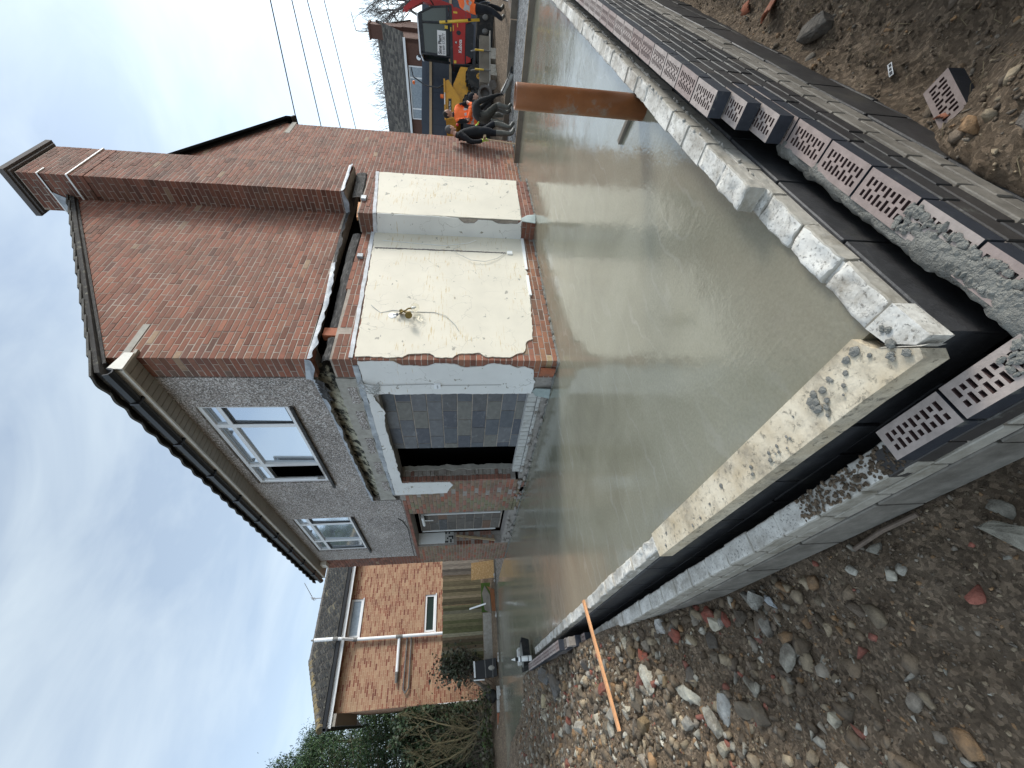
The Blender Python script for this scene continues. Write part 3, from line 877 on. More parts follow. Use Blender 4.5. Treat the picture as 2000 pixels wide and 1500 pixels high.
plate(mb, [(.60, 2.79, 2.93), (1.6, 2.83, 2.98), (2.4, 2.86, 3.02), (2.86, 2.855, 3.02)], .04, .2, 2)
plate(mb, [(3.50, 2.88, 3.07), (4.42, 2.94, 3.14)], -.26, .2, 3)
mb.build('wall_plate', 'black_timber', H)
mb = MB().col((.33, .105, .05)); mb.box(.44, .58, .03, .12, 2.80, 2.97); mb.col((.10, .03, .02)); mb.box(.43, .60, .06, .1, 2.6, 2.83); mb.build('brick_stub', 'tinted', H)
mb = MB(); mb.bar((2.98, -.16, 2.89), (3.36, -.22, 2.91), .06, .05); mb.bar((3.42, -.28, 2.865), (3.42, -.02, 2.865), .06, .07); mb.build('timber_offcut', 'lath_orange', H)
def curl_strip(path, nrm, seed, wdt=.065, out=.055, sag=.035, n=90):
    mb = MB(); prev = None
    tot = [0]
    for a, b in zip(path, path[1:]): tot.append(tot[-1] + (Vector(b) - Vector(a)).length)
    for i in range(n + 1):
        s = tot[-1] * i / n
        for q in range(len(path) - 1):
            if tot[q] <= s <= tot[q + 1] + 1e-9: break
        t = (s - tot[q]) / (tot[q + 1] - tot[q]); p = Vector(path[q]).lerp(Vector(path[q + 1]), t)
        k = mnoise.noise(Vector((s * 3.1, seed, 0))); k2 = mnoise.noise(Vector((s * 7.0, seed, 5)))
        N = Vector(nrm)
        ring = [p + N * .006 + Vector((0, 0, wdt * .9)), p + N * (.012 + .006 * k2) + Vector((0, 0, wdt * .35)),
                p + N * (out * (.5 + .9 * k)) + Vector((0, 0, .012 * k2)), p + N * (out * (.9 + 1.1 * k)) + Vector((0, 0, -sag * (.5 + 1.6 * k) + .030 * k2))]
        j = mb.add(ring)
        if prev is not None:
            for m in range(3): mb.face([prev + m, j + m, j + m + 1, prev + m + 1])
        prev = j
    return mb
mb = curl_strip([(.0, 0, 2.985), (.95, 0, 3.0), (1.95, 0, 3.08)], (0, -1, 0), 3); mb.build('lead_flashing', 'lead', H, smooth=True)
mb = curl_strip([(1.95, 0, 3.08), (2.72, 0, 3.13), (3.43, 0, 3.15)], (0, -1, 0), 17, .05, .04); mb.build('torn_felt', 'black_timber', H, smooth=True)
mb = curl_strip([(3.43, -.38, 3.15), (4.42, -.38, 3.185)], (0, -1, 0), 9, .055, .05); mb.build('lead_flashing', 'lead', H, smooth=True)
mb = curl_strip([(3.43, 0, 3.15), (3.43, -.38, 3.15)], (-1, 0, 0), 5, .055, .03, n=14); mb.build('lead_flashing', 'lead', H, smooth=True)
mb = curl_strip([(4.42, 0, 3.19), (4.66, 0, 3.20)], (0, -1, 0), 6, .05, .05, n=10); mb.build('lead_flashing', 'lead', H, smooth=True)
mb = curl_strip([(0, .0, 2.99), (0, .36, 3.07)], (-1, 0, 0), 12, .09, .07, n=16); mb.build('lead_flashing', 'lead', H, smooth=True)
mb = curl_strip([(0, .36, 3.045), (0, 1.26, 3.00), (0, 2.45, 2.985), (0, 4.05, 2.94)], (-1, 0, 0), 14, .035, .035); mb.build('lead_flashing', 'lead', H, smooth=True)
mb = MB()
for q in range(7):
    a = q * .05
    mb.poly([(-.02 - .05 * math.sin(q * 1.7), .34 + a, 3.03 - .02 * (q % 3)), (-.03, .40 + a, 3.05), (-.09 - .03 * (q % 2), .42 + a, 2.93 - .03 * (q % 3)), (-.06, .36 + a, 2.92)])
mb.build('torn_felt', 'black_timber', H)

# plaster on the gable
def sheet(name, pts, fr, th, mat, parent, step=.04, amp=.012, seed=1, ragged=True, back=.0):
    P = jag(pts, step, amp, seed) if ragged else pts
    mb = MB(); mb.prism([fr.p(u, v, back) for u, v in P], fr.n * th)
    o = mb.build(name, mat, parent)
    bm = bmesh.new(); bm.from_mesh(o.data); bmesh.ops.recalc_face_normals(bm, faces=bm.faces); bm.to_mesh(o.data); bm.free()
    return o
plG = sheet('plaster', [(.035, 2.50), (.04, 2.2), (.02, 2.12), (.03, 1.95), (.085, 1.88), (.10, 1.62), (.035, 1.55), (.03, 1.34), (.095, 1.27), (.12, 1.0), (.05, .93), (.045, .62), (.10, .54), (.13, .44), (.22, .40), (.33, .38), (.38, .29), (.55, .27), (1.2, .235), (2.0, .215), (2.84, .20), (2.84, 2.635)], GF, .013, 'plaster_cream', H, .04, .014, 3, back=.002)
sheet('plaster_edge', [(.02, 2.525), (2.86, 2.64), (2.86, 2.695), (.02, 2.572)], GF, .016, 'strip_grey', H, .06, .006, 4, back=.002)
sheet('plaster', [(.012, 2.56), (1.46, 2.70), (1.472, 2.62), (1.47, .20), (1.2, .215), (.012, .24)], Frame((BX0, BY, 0), (1, 0, 0), (0, 0, 1), (0, -1, 0)), .013, 'plaster_cream', H, .06, .008, 6, back=.002)
sheet('plaster', [(-.013, .235), (.05, .30), (.06, .62), (.015, .72), (.012, .95), (.075, 1.02), (.08, 1.18), (.0, 1.28), (-.013, 1.5), (-.013, 2.55), (.33, 2.60), (.33, .22)], BLf, .013, 'plaster_white', H, .05, .008, 8, back=.002)
sheet('plaster_edge', [(-.005, 2.565), (1.48, 2.71), (1.48, 2.76), (-.005, 2.62)], Frame((BX0, BY, 0), (1, 0, 0), (0, 0, 1), (0, -1, 0)), .016, 'strip_grey', H, .06, .006, 5, back=.002)
sheet('plaster_edge', [(0, 2.565), (.325, 2.60), (.325, 2.66), (0, 2.62)], BLf, .016, 'strip_grey', H, .06, .006, 7, back=.002)
sheet('skirting', [(1.30, .20), (1.78, .195), (1.78, .235), (1.30, .24)], GF, .026, 'white_paint', H, .2, .004, 2, back=.004)
sheet('skirting', [(1.95, .19), (2.84, .17), (2.84, .215), (1.95, .235)], GF, .024, 'white_paint', H, .2, .004, 2, back=.004)
sheet('cable_chase', [(2.375, .50), (2.402, .50), (2.408, 1.5), (2.402, 2.58), (2.372, 2.58), (2.380, 1.5)], GF, .004, 'far_wood', H, .02, .010, 9, back=.0135)
mb = MB(); mb.box(2.345, 2.425, -.036, -.012, .40, .485); mb.build('socket', 'white_paint', H)
mb = MB(); mb.box(2.10, 2.18, -.04, .0, 2.72, 2.80); mb.build('metal_bracket', 'lead', H)
mb = MB(); mb.box(3.25, 3.36, -.37, -.33, 2.78, 2.86); mb.build('metal_bracket', 'lead', H)

# plaster and openings on the front
sheet('plaster', [(.02, 2.47), (.02, 2.05), (.09, 1.95), (.10, 1.65), (.05, 1.55), (.06, 1.32), (.12, 1.2), (.10, .95), (.05, .86), (.07, .62), (.13, .50), (.10, .42), (.16, .30), (.34, .28), (.40, .24), (.655, .27), (.66, 2.33), (.645, 2.47)], FF, .012, 'plaster_white', H, .04, .012, 21, back=.002)
sheet('plaster', [(.647, 2.345), (.70, 2.40), (.85, 2.36), (1.05, 2.30), (1.5, 2.345), (2.2, 2.32), (3.30, 2.31), (3.30, 2.49), (2.0, 2.51), (.647, 2.475)], FF, .012, 'plaster_white', H, .05, .018, 22, back=.002)
sheet('plaster', [(3.305, 2.31), (3.32, 1.44), (3.45, 1.38), (3.62, 1.46), (3.78, 1.50), (3.80, 2.0), (3.79, 2.48), (3.305, 2.485)], FF, .012, 'plaster_white', H, .05, .012, 23, back=.002)
sheet('paper_strip', [(.10, 2.475), (3.80, 2.49), (3.80, 2.53), (2.2, 2.56), (.10, 2.545)], FF, .014, 'lead', H, .07, .010, 24, back=.003)
sheet('render_band', [(.345, 2.55), (2.2, 2.565), (3.82, 2.54), (4.02, 2.50), (4.03, 2.79), (2.8, 2.755), (1.4, 2.80), (.345, 2.80)], FF, .010, 'render_grey', H, .06, .014, 25)
for q, (a, b, lo, hi) in enumerate(((.52, .86, 2.58, 2.69), (1.05, 1.50, 2.58, 2.69), (1.75, 2.20, 2.585, 2.69), (2.50, 2.92, 2.58, 2.68), (3.22, 3.60, 2.565, 2.66))):
    sheet('joist_pocket', [(a, lo), (b, lo), (b, hi), (a, hi)], FF, .012, 'pebbledash', H, .05, .012, 30 + q, back=.004)
simple('mouldy', (.50, .47, .36), .9, .3, 8, .6, 30, .02, dirt=(.025, .025, .022), ds=7, dth=(.44, .56))
mb = MB(); mb.prism([(.03, .34, 2.77), (.03, 4.04, 2.74), (.16, 4.04, 2.99), (.16, .34, 3.12)], (.12, 0, 0))
mb.build('rotten_lintel', 'mouldy', H)
# pebbledash field with window holes
PB = [(.342, 3.065), (1.26, 3.01), (2.45, 3.0), (4.06, 2.945), (4.07, 2.42), (5.5, 2.40), (6.6, 2.41), (7.63, 2.40)]
mb = MB()
def fpanel(pts): mb.prism([(.0, u, v) for u, v in pts], (.10, 0, 0))
edge = jag(PB[:4], .05, .012, 40, closed=False)
def lowz(y): return interp(PB[:4], y)
fpanel([(.342, 3.066)] + [p for p in edge if .36 < p[0] < .93] + [(.94, 3.03), (.94, 4.87), (.342, 4.87)])
fpanel([(.94, 3.03)] + [p for p in edge if .95 < p[0] < 3.19] + [(3.20, 2.976), (3.20, 3.55), (.94, 3.55)])
fpanel([(3.20, 2.976)] + [p for p in edge if 3.21 < p[0] < 4.03] + [(4.06, 2.945), (4.07, 2.42), (4.83, 2.405), (4.83, 4.87), (3.20, 4.87)])
fpanel([(4.83, 2.405), (6.92, 2.405), (6.92, 3.54), (4.83, 3.54)])
fpanel([(6.92, 2.405), (7.64, 2.40), (7.64, 4.87), (6.92, 4.87)])
fpanel([(.94, 4.70), (3.20, 4.72), (3.20, 4.87), (.94, 4.87)]); fpanel([(4.83, 4.68), (6.92, 4.70), (6.92, 4.87), (4.83, 4.87)])
o = mb.build('pebbledash_render', 'pebbledash', H)
bm = bmesh.new(); bm.from_mesh(o.data); bmesh.ops.recalc_face_normals(bm, faces=bm.faces); bm.to_mesh(o.data); bm.free()
mb = MB(); mb.tube([(-.006, 5.0, 2.58), (-.008, 5.15, 2.50), (-.006, 5.6, 2.43), (-.006, 6.6, 2.45), (-.006, 7.6, 2.46)], .008, 5); mb.build('cable', 'cable_black', H)
# upstairs windows
def window(y0, y1, z0, z1, mull, tran, opened=None):
    mb = MB(); X0, X1 = .03, .10; f = .055
    mb.box(X0, X1, y0, y1, z0, z0 + f); mb.box(X0, X1, y0, y1, z1 - f, z1)
    mb.box(X0, X1, y0, y0 + f, z0 + f, z1 - f); mb.box(X0, X1, y1 - f, y1, z0 + f, z1 - f)
    for m in mull: mb.box(X0 + .002, X1, m - .04, m + .04, z0 + f, z1 - f)
    ys = [y0 + f] + [v for m in mull for v in (m - .04, m + .04)] + [y1 - f]
    for i in range(0, len(ys), 2): mb.box(X0 + .004, X1, ys[i], ys[i + 1], tran - .03, tran + .03)
    win = mb.build('window', 'pvc', H)
    for i in range(0, len(ys), 2):
        for lo, hi in ((z0 + f, tran - .03), (tran + .03, z1 - f)):
            low = lo < tran - .1
            if low and opened == i // 2:
                m2 = MB(); m2.box(.30, .31, ys[i], ys[i + 1], lo, hi); m2.build('room_shade_panel', 'black_void', win)  # black panel painted in for the unlit room behind the open casement
                m2 = MB(); m2.bar((.05, ys[i + 1] - .01, lo), (.05, ys[i + 1] - .01, hi), .03, .03); m2.bar((-.14, ys[i] + .12, lo), (-.14, ys[i] + .12, hi), .03, .03)
                m2.bar((.05, ys[i + 1], lo + .02), (-.14, ys[i] + .12, lo + .02), .03, .03); m2.bar((.05, ys[i + 1], hi - .02), (-.14, ys[i] + .12, hi - .02), .03, .03)
                m2.build('casement', 'pvc', win)
                m2 = MB(); m2.poly([(.052, ys[i + 1] - .02, lo + .03), (-.135, ys[i] + .13, lo + .03), (-.135, ys[i] + .13, hi - .03), (.052, ys[i + 1] - .02, hi - .03)]); m2.build('pane', 'window_glass', win)
            else:
                m2 = MB()
                tl = .012 if low else .0
                m2.poly([(X0 + .028, ys[i], lo), (X0 + .028, ys[i + 1], lo), (X0 + .028 + tl, ys[i + 1], hi), (X0 + .028 + tl, ys[i], hi)])
                m2.build('pane', 'window_glass', win)
                if low and i != 2:
                    m3 = MB(); g = .018
                    for a in ((ys[i], ys[i] + g, lo, hi), (ys[i + 1] - g, ys[i + 1], lo, hi), (ys[i] + g, ys[i + 1] - g, lo, lo + g), (ys[i] + g, ys[i + 1] - g, hi - g, hi)):
                        m3.box(X0 + .012, X0 + .024, a[0], a[1], a[2], a[3])
                    m3.build('gasket', 'gutter_black', win)
    mb = MB(); mb.prism([(.05, y0 - .01, z0 - .002), (-.055, y0 - .01, z0 - .045), (-.055, y0 - .01, z0 - .085), (.05, y0 - .01, z0 - .06)], (0, y1 - y0 + .14, 0))
    mb.build('sill', 'black_timber', win)
window(.94, 3.20, 3.55, 4.70, [1.44, 2.60], 4.45, opened=2)
window(4.83, 6.92, 3.54, 4.68, [5.25, 6.30], 4.43)
mb = MB(); mb.box(.2, .25, .5, 8, 3.4, 4.9); mb.build('room_shade_panel', 'black_void', H)  # black sheet standing in for the unlit rooms upstairs
# ground-floor patio opening: slate coloured block infill, dark gap, torn jamb
inf = MB(); inf.box(.128, .22, .56, 2.30, .16, 2.38); inf_o = inf.build('block_infill', 'mortar', H)
IB = Bricks('slate_block')
IF = Frame((.12, 0, 0), (0, 1, 0), (0, 0, 1), (-1, 0, 0))
SL = [(.11, .118, .13), (.135, .14, .15), (.095, .10, .115), (.15, .152, .158), (.12, .12, .122), (.17, .165, .15)]
for k in range(10):
    z0 = .205 + k * .218; y = .56 - (.23 if k % 2 else .0)
    while y < 2.30:
        a, b = max(y, .57), min(y + .445, 2.295)
        if b - a > .03: IB.add(inf_o, IF, rect(a, b, z0, min(z0 + .205, 2.375)), .06, random.choice(SL), random.uniform(-.003, .003), name='block')
        y += .458
mb = MB(); mb.box(.62, 1.2, .2, 6.9, .12, 2.6); mb.build('room_shade_panel', 'black_void', H)  # black box standing in for the unlit ground-floor interior
mb = MB(); mb.box(.01, .33, .655, 3.30, .02, .10); mb.box(.33, .66, .6, 3.4, .0, .12); mb.build('sill_bed', 'old_mortar', H)
mb = MB()
for i in range(70): mb.blob((random.uniform(-.05, .02), random.uniform(.6, 6.9), random.uniform(.0, .16)), (random.uniform(.015, .04), random.uniform(.02, .09), random.uniform(.012, .05)), i, .4, 1)
mb.build('broken_edge', 'old_mortar', H, kind='stuff')
WB = Bricks('dirty_white')
for r_ in range(2):
    y = .67
    while y < 3.0:
        WB.add(front_wall, FF, rect(y, y + .10, .165 + r_ * .0 , .295) if r_ else rect(y, y + .10, .11, .155), .10, (.7, .7, .68), .012 - .02 * r_ + random.uniform(-.004, .004)); y += .112
WB.finish(60, 6)
# left jamb of the patio opening: broken masonry facing right
JL = Frame((0, 3.292, 0), (1, 0, 0), (0, 0, 1), (0, -1, 0))
JB = Bricks('brick')
for k in range(4, 31):
    z0 = k * .075
    d0 = .0 if k % 2 else .06
    JB.add(front_wall, JL, rect(.004, .105, z0, z0 + .065), .05, random.choice([(.30, .14, .10), (.24, .11, .08)]), random.uniform(-.004, .02))
    if random.random() < .8: JB.add(front_wall, JL, rect(.118, .225, z0 + .004, z0 + .065), .05, random.choice([(.33, .30, .26), (.25, .13, .10), (.36, .33, .30)]), random.uniform(-.015, .03))
JB.finish(60, 8)
sheet('jamb_mortar', [(.215, .20), (.32, .20), (.31, 2.3), (.22, 2.28)], JL, .03, 'render_grey', H, .05, .02, 51)
# second opening
inf = MB(); inf.box(.315, .40, 4.70, 6.69, .25, 2.22); inf2 = inf.build('block_infill', 'mortar', H)
IF2 = Frame((.305, 0, 0), (0, 1, 0), (0, 0, 1), (-1, 0, 0))
SL2 = [(.10, .09, .08), (.13, .115, .10), (.085, .085, .085), (.12, .10, .085), (.16, .10, .07)]
for k in range(9):
    z0 = .28 + k * .215
    for (a, b) in ((4.72, 5.57), (5.62, 5.62 + (.52 if k % 2 else .34)), (5.635 + (.52 if k % 2 else .34), 6.66)):
        IB.add(inf2, IF2, rect(a, b, z0, z0 + .203), .06, random.choice(SL2), random.uniform(-.003, .003), name='block')
IB.finish(300, 8)
mb = MB(); mb.bar((.295, 5.595, .30), (.295, 5.595, 2.15), .035, .03, (1, 0, 0)); mb.bar((.295, 6.675, .35), (.295, 6.675, 2.2), .035, .03, (1, 0, 0)); mb.build('white_bead', 'white_paint', H)
mb = MB(); mb.tube([(.22, 5.55, 2.12), (.20, 6.0, 2.10)], .035, 8); mb.tube([(.21, 5.75, 2.11), (.21, 5.75, 1.88)], .012, 6); mb.build('waste_pipe', 'white_paint', H)
J2 = Frame((0, 6.932, 0), (1, 0, 0), (0, 0, 1), (0, -1, 0))
mb = MB()
mb.prism([J2.p(.06, 1.64), J2.p(.33, 1.64), J2.p(.33, 2.32), J2.p(.06, 2.32)], J2.n * .02); mb.build('white_board', 'white_paint', H)
mb = MB().col((.75, .75, .73), 0); mb.prism([J2.p(.06, 1.42), J2.p(.33, 1.42), J2.p(.33, 1.638), J2.p(.06, 1.638)], J2.n * .018)
base_t = mb.build('tile_panel', 'dirty_white', H)
mb = MB()
for i in range(6):
    for j in range(5):
        if random.random() < .42: mb.prism([J2.p(.065 + i * .044, 1.43 + j * .042, .018), J2.p(.105 + i * .044, 1.43 + j * .042, .018), J2.p(.105 + i * .044, 1.468 + j * .042, .018), J2.p(.065 + i * .044, 1.468 + j * .042, .018)], J2.n * .004)
mb.build('black_tiles', 'gutter_black', base_t)
JB = Bricks('brick')
for k in range(5, 19):
    z0 = k * .075
    JB.add(front_wall, J2, rect(.004, .10, z0, z0 + .065), .04, redcol(), random.uniform(-.005, .02))
    if k % 2: JB.add(front_wall, J2, rect(.11, .21, z0, z0 + .065), .04, (.33, .22, .16), random.uniform(0, .06))
    if random.random() < .7: JB.add(front_wall, J2, rect(.22, .32, z0, z0 + .065), .04, (.30, .16, .12), random.uniform(-.02, .05))
JB.finish(60, 8)
mb = MB(); mb.bar((.06, 6.86, .36), (.22, 6.88, 1.36), .03, .05); mb.build('batten', 'timber', H)
# roof
rf = MB().col((.035, .033, .032))
def roofpt(x, y, up=0): return (x, y, EAVZ + .07 + SLOPE * x + up) if x <= RIDX else (x, y, EAVZ + .07 + SLOPE * (2 * RIDX - x) + up)
RY0, RY1 = -.055, 8.42
rf.prism([roofpt(-.27, RY0), roofpt(RIDX, RY0), (RIDX, RY0, RIDZ + .0), (-.27, RY0, EAVZ - .0 + SLOPE * -.27 + .02)], (0, RY1 - RY0, 0))
rf.prism([roofpt(RIDX, RY0), roofpt(2 * RIDX + .30, RY0), (2 * RIDX + .30, RY0, roofpt(2 * RIDX + .30, 0)[2] - .05), (RIDX, RY0, RIDZ)], (0, RY1 - RY0, 0))
roof = rf.build('roof', 'roof_tile', H)
# one pantile, then copies: verge row up the gable, eaves row along the front, and two courses behind it
def tile_mesh():
    mb = MB().col((.075, .072, .066)); n = 9; W = .33; Lg = .42
    rows = []
    for yy in (0, Lg):
        for th in (0, .022):
            rows.append([( (W * i / n), yy, .026 * (0.5 - 0.5 * math.cos(2 * math.pi * (i / n))) + th) for i in range(n + 1)])
    a = [mb.add(r) for r in rows]
    for i in range(n):
        mb.face([a[1] + i, a[1] + i + 1, a[3] + i + 1, a[3] + i]); mb.face([a[0] + i, a[2] + i, a[2] + i + 1, a[0] + i + 1])
        mb.face([a[0] + i, a[0] + i + 1, a[1] + i + 1, a[1] + i]); mb.face([a[2] + i, a[3] + i, a[3] + i + 1, a[2] + i + 1])
    mb.face([a[0], a[1], a[3], a[2]]); mb.face([a[0] + n, a[2] + n, a[3] + n, a[1] + n])
    return mb.mesh('roof_tile', 'roof_tile')
TM = tile_mesh()
sl = math.atan(SLOPE)
def tile_mat(x, y, tilt=.05, lift=0):
    up = Vector((math.cos(sl + 0), 0, math.sin(sl)))
    wv = Vector((0, 1, 0)); nr = wv.cross(up)
    if nr.z < 0: nr = -nr
    up2 = (up - nr * tilt).normalized(); nr2 = (nr + up * tilt).normalized()
    p = Vector(roofpt(x, y)) + nr * (.012 + lift)
    M = Matrix.Identity(4)
    cols = (wv, up2, nr2)
    for c in range(3):
        for r in range(3): M[r][c] = cols[c][r]
    for r in range(3): M[r][3] = p[r]
    return M
for i in range(29):
    y = RY0 - .02 + i * .2925
    for cidx in range(2): inst('roof_tile', TM, roof, tile_mat(-.32 + cidx * .29, y, .055, random.uniform(0, .006)))
for cidx in range(2, 14):
    x = -.32 + cidx * .292
    if x > RIDX - .2: break
    for i in range(2): inst('roof_tile', TM, roof, tile_mat(x, RY0 - .02 + i * .2925, .06, random.uniform(0, .008)))
mb = MB(); mb.tube([(RIDX, RY0 - .02, RIDZ + .12), (RIDX, RY1, RIDZ + .12)], .11, 10); mb.build('ridge_tiles', 'roof_tile', roof)
mb = MB()
mb.bar((-.1, -.012, EAVZ - .02 + SLOPE * -.1), (3.40, -.012, EAVZ + SLOPE * 3.40 - .010), .01, .03); mb.bar((GX1 + .12, -.012, EAVZ - .09), (4.43, -.012, EAVZ + SLOPE * (GX1 - 4.43) - .022), .01, .03)
mb.build('verge_shadow_bars', 'black_timber', roof)  # near-black bars standing in for the shadow line under the verge
mb = MB(); mb.bar((GX1 + .16, -.075, EAVZ - .055), (4.43, -.075, EAVZ + .015 + SLOPE * (GX1 - 4.43)), .04, .11); mb.box(GX1 + .05, GX1 + .2, -.09, .1, EAVZ - .1, EAVZ - .0); mb.build('verge_trim', 'black_void', roof)
mb = MB(); mb.box(-.232, -.21, -.06, 8.36, 4.852, 5.0); mb.build('fascia', 'pvc_cream', H)
mb = MB(); mb.prism([(-.232, -.075, 4.845), (.012, -.075, 4.845), (.012, -.075, 4.94), (-.232, -.075, 5.0)], (0, .03, 0)); mb.build('box_end', 'pvc_cream', H)
sb = MB(); sb.box(-.209, .10, -.04, 8.36, 4.874, 4.89); soff = sb.build('soffit', 'soffit', H)
sm = MB(); sm.hexa([(0, 0, 0), (.305, 0, 0), (.305, .094, 0), (0, .094, 0), (0, .003, -.012), (.305, .003, -.012), (.305, .091, -.012), (0, .091, -.012)][4:] + [(0, 0, 0), (.305, 0, 0), (.305, .094, 0), (0, .094, 0)])
sme = sm.mesh('soffit_board', 'soffit')
for i in range(83):
    inst('soffit_board', sme, soff, Matrix.Translation((-.208, -.04 + i * .1012, 4.8735)))
gm = MB(); prev = None
for yy in (-.09, 8.42):
    ring = [(-.233, yy, 4.985), (-.236, yy, 4.935), (-.262, yy, 4.906), (-.295, yy, 4.902), (-.328, yy, 4.925), (-.343, yy, 4.975), (-.330, yy, 4.975), (-.318, yy, 4.935), (-.295, yy, 4.918), (-.265, yy, 4.92), (-.246, yy, 4.985)]
    k = gm.add(ring)
    gm.face(range(k, k + 11) if prev is not None else range(k + 10, k - 1, -1))
    if prev is not None:
        for j in range(11): gm.face([prev + j, prev + (j + 1) % 11, k + (j + 1) % 11, k + j])
    prev = k
gut = gm.build('gutter', 'gutter_black', H)
for yy in (.4, 1.3, 2.2, 3.1, 4.0, 4.9, 5.8, 6.7, 7.6):
    MB().box(-.350, -.231, yy, yy + .03, 4.894, 4.99).build('bracket', 'gutter_black', gut)
mb = MB(); mb.box(-.09, .0, 7.68, 7.95, 4.70, 4.85); mb.build('rainwater_box', 'pvc_cream', H)
mb = MB(); mb.box(7.0, 7.31, .33, 8.25, -.3, 5.1); mb.box(.4, 7.0, 8.0, 8.3, -.3, 5.1); mb.build('rear_wall', 'far_brick', H)
# ------------------------------------------------------------------ cavity wall round the slab
def fixn(o):
    bm = bmesh.new(); bm.from_mesh(o.data); bmesh.ops.recalc_face_normals(bm, faces=bm.faces); bm.to_mesh(o.data); bm.free(); return o
def brickbox(mb, x0, x1, y0, y1, z0, z1, ch=.004, jit=0.0):
    # chamfered block, slightly out of true
    j = lambda: random.uniform(-jit, jit)
    b = [(x0 + j(), y0 + j(), z0), (x1 + j(), y0 + j(), z0), (x1 + j(), y1 + j(), z0), (x0 + j(), y1 + j(), z0)]
    m = [(x, y, z1 - ch) for x, y, z in b]
    cx, cy = (x0 + x1) / 2, (y0 + y1) / 2
    t = [(x + math.copysign(ch, cx - x), y + math.copysign(ch, cy - y), z1 + j() * .5) for x, y, z in b]
    n = mb.add(b + m + t)
    for lo in (0, 4):
        for i in range(4):
            k = (i + 1) % 4; mb.face([n + lo + i, n + lo + k, n + lo + 4 + k, n + lo + 4 + i])
    mb.face([n + 8, n + 9, n + 10, n + 11]); mb.face([n + 3, n + 2, n + 1, n])
def block_obj(name, parent, x0, x1, y0, y1, z0, z1, mats, jit=.003, top=None, col=(.5, .5, .5), ragged=0):
    mb = MB().col(col, 0); brickbox(mb, x0, x1, y0, y1, z0, z1, .005, jit)
    if top is not None: mb.m[-2] = 1
    if ragged:
        # subdivide the top and roughen it
        bm = bmesh.new(); vs = [bm.verts.new(p) for p in mb.v]
        for f, mi in zip(mb.f, mb.m):
            q = bm.faces.new([vs[i] for i in f]); q.material_index = mi
        bmesh.ops.subdivide_edges(bm, edges=bm.edges[:], cuts=6, use_grid_fill=True)
        for v in bm.verts:
            if v.co.z > z0 + .02: v.co.z += ragged * (mnoise.noise(v.co * 22) * .8 + .3 * mnoise.noise(v.co * 60) - .15); v.co.x += ragged * .4 * mnoise.noise(v.co * 31 + Vector((9, 0, 0))); v.co.y += ragged * .4 * mnoise.noise(v.co * 31)
        inv = INV[root_of(parent).name]
        me = bpy.data.meshes.new(name); bm.transform(inv); bm.to_mesh(me); bm.free()
        for m in mats: me.materials.append(MAT[m])
        for q in me.polygons: q.use_smooth = q.normal.z > .5
        o = bpy.data.objects.new(name, me); COL.objects.link(o); o.parent = parent; return o
    return mb.build(name, mats, parent)
IW = thing('inner_leaf_wall', 'inner leaf of grey coursing blocks with whitened tops edging the wet slab', 'wall', (-2.66, -2.99, -.6))
mb = MB(); mb.box(-2.700, -2.616, -3.02, 4.15, -.7, -.05); mb.box(-2.70, 5.72, -3.028, -2.945, -.7, -.045); mb.build('wall_core', 'bitumen', IW)
mb = MB(); mb.box(-1.87, 5.7, -3.030, -2.944, .0, .0945); mb.build('joint_mortar', 'limed_top', IW)
mb = MB(); mb.box(-2.704, -2.614, -1.18, 4.2, -.06, .012); mb.box(-2.60, -1.88, -3.030, -2.946, -.06, .012); mb.build('joint_mortar', 'limed_top', IW)
# right wing, top course (ends broken at X about -1.88)
x = -1.885; k = 0
while x < 5.70:
    L = .215
    rag = .014 if (x > .1 or random.random() < .22) else 0
    block_obj('block', IW, x, min(x + L, 5.72), -3.036 + random.uniform(-.004, .004), -2.938 + random.uniform(-.004, .004), .034, .100 + random.uniform(-.004, .003) - (.02 if x > 3.0 else 0), ['block_face', 'limed_top'], .003, 1, ragged=rag)
    x += .226; k += 1
# right wing, course below, its first part bare and crumbly
x = -2.60
while x < 5.70:
    vis = x < -1.9
    block_obj('block', IW, x, x + .215, -3.038, -2.94, -.042, (.028 if not vis else .012 + .02 * random.random()), ['block_face', 'limed_top'], .004, 1, ragged=.015 if vis else 0)
    x += .226
# left wing beyond the lintel
y = -1.18
while y < 4.2:
    block_obj('block', IW, -2.708 + random.uniform(-.004, .004), -2.610 + random.uniform(-.004, .004), y, y + .214, -.045, .022 + random.uniform(-.01, .006), ['block_face', 'limed_top'], .004, 1, ragged=.016)
    y += .226
# bitumen-painted face below
y = -3.04
while y < 4.0:
    block_obj('block', IW, -2.716, -2.66, y, y + .44, -.27, -.055, ['bitumen'], .003); y += .452
y = -2.82
while y < 4.0:
    block_obj('block', IW, -2.714, -2.66, y, y + .44, -.50, -.282, ['bitumen'], .003); y += .452
x = -2.716
while x < 5.5:
    block_obj('block', IW, x, x + .44, -3.046, -2.99, -.27, -.052, ['bitumen'], .003); x += .452
x = -2.50
while x < 5.5:
    block_obj('block', IW, x, x + .44, -3.044, -2.99, -.50, -.282, ['bitumen'], .003); x += .452
mb = MB()
for i in range(120):
    x = random.uniform(-1.85, 4); mb.blob((x, -3.04 + random.uniform(-.006, .006), random.choice((.03, .034, .1)) + random.uniform(-.01, .004)), (random.uniform(.006, .02), random.uniform(.004, .01), random.uniform(.004, .01)), i, .3, 1)
mb.build('mortar_snots', 'render_grey', IW, kind='stuff')
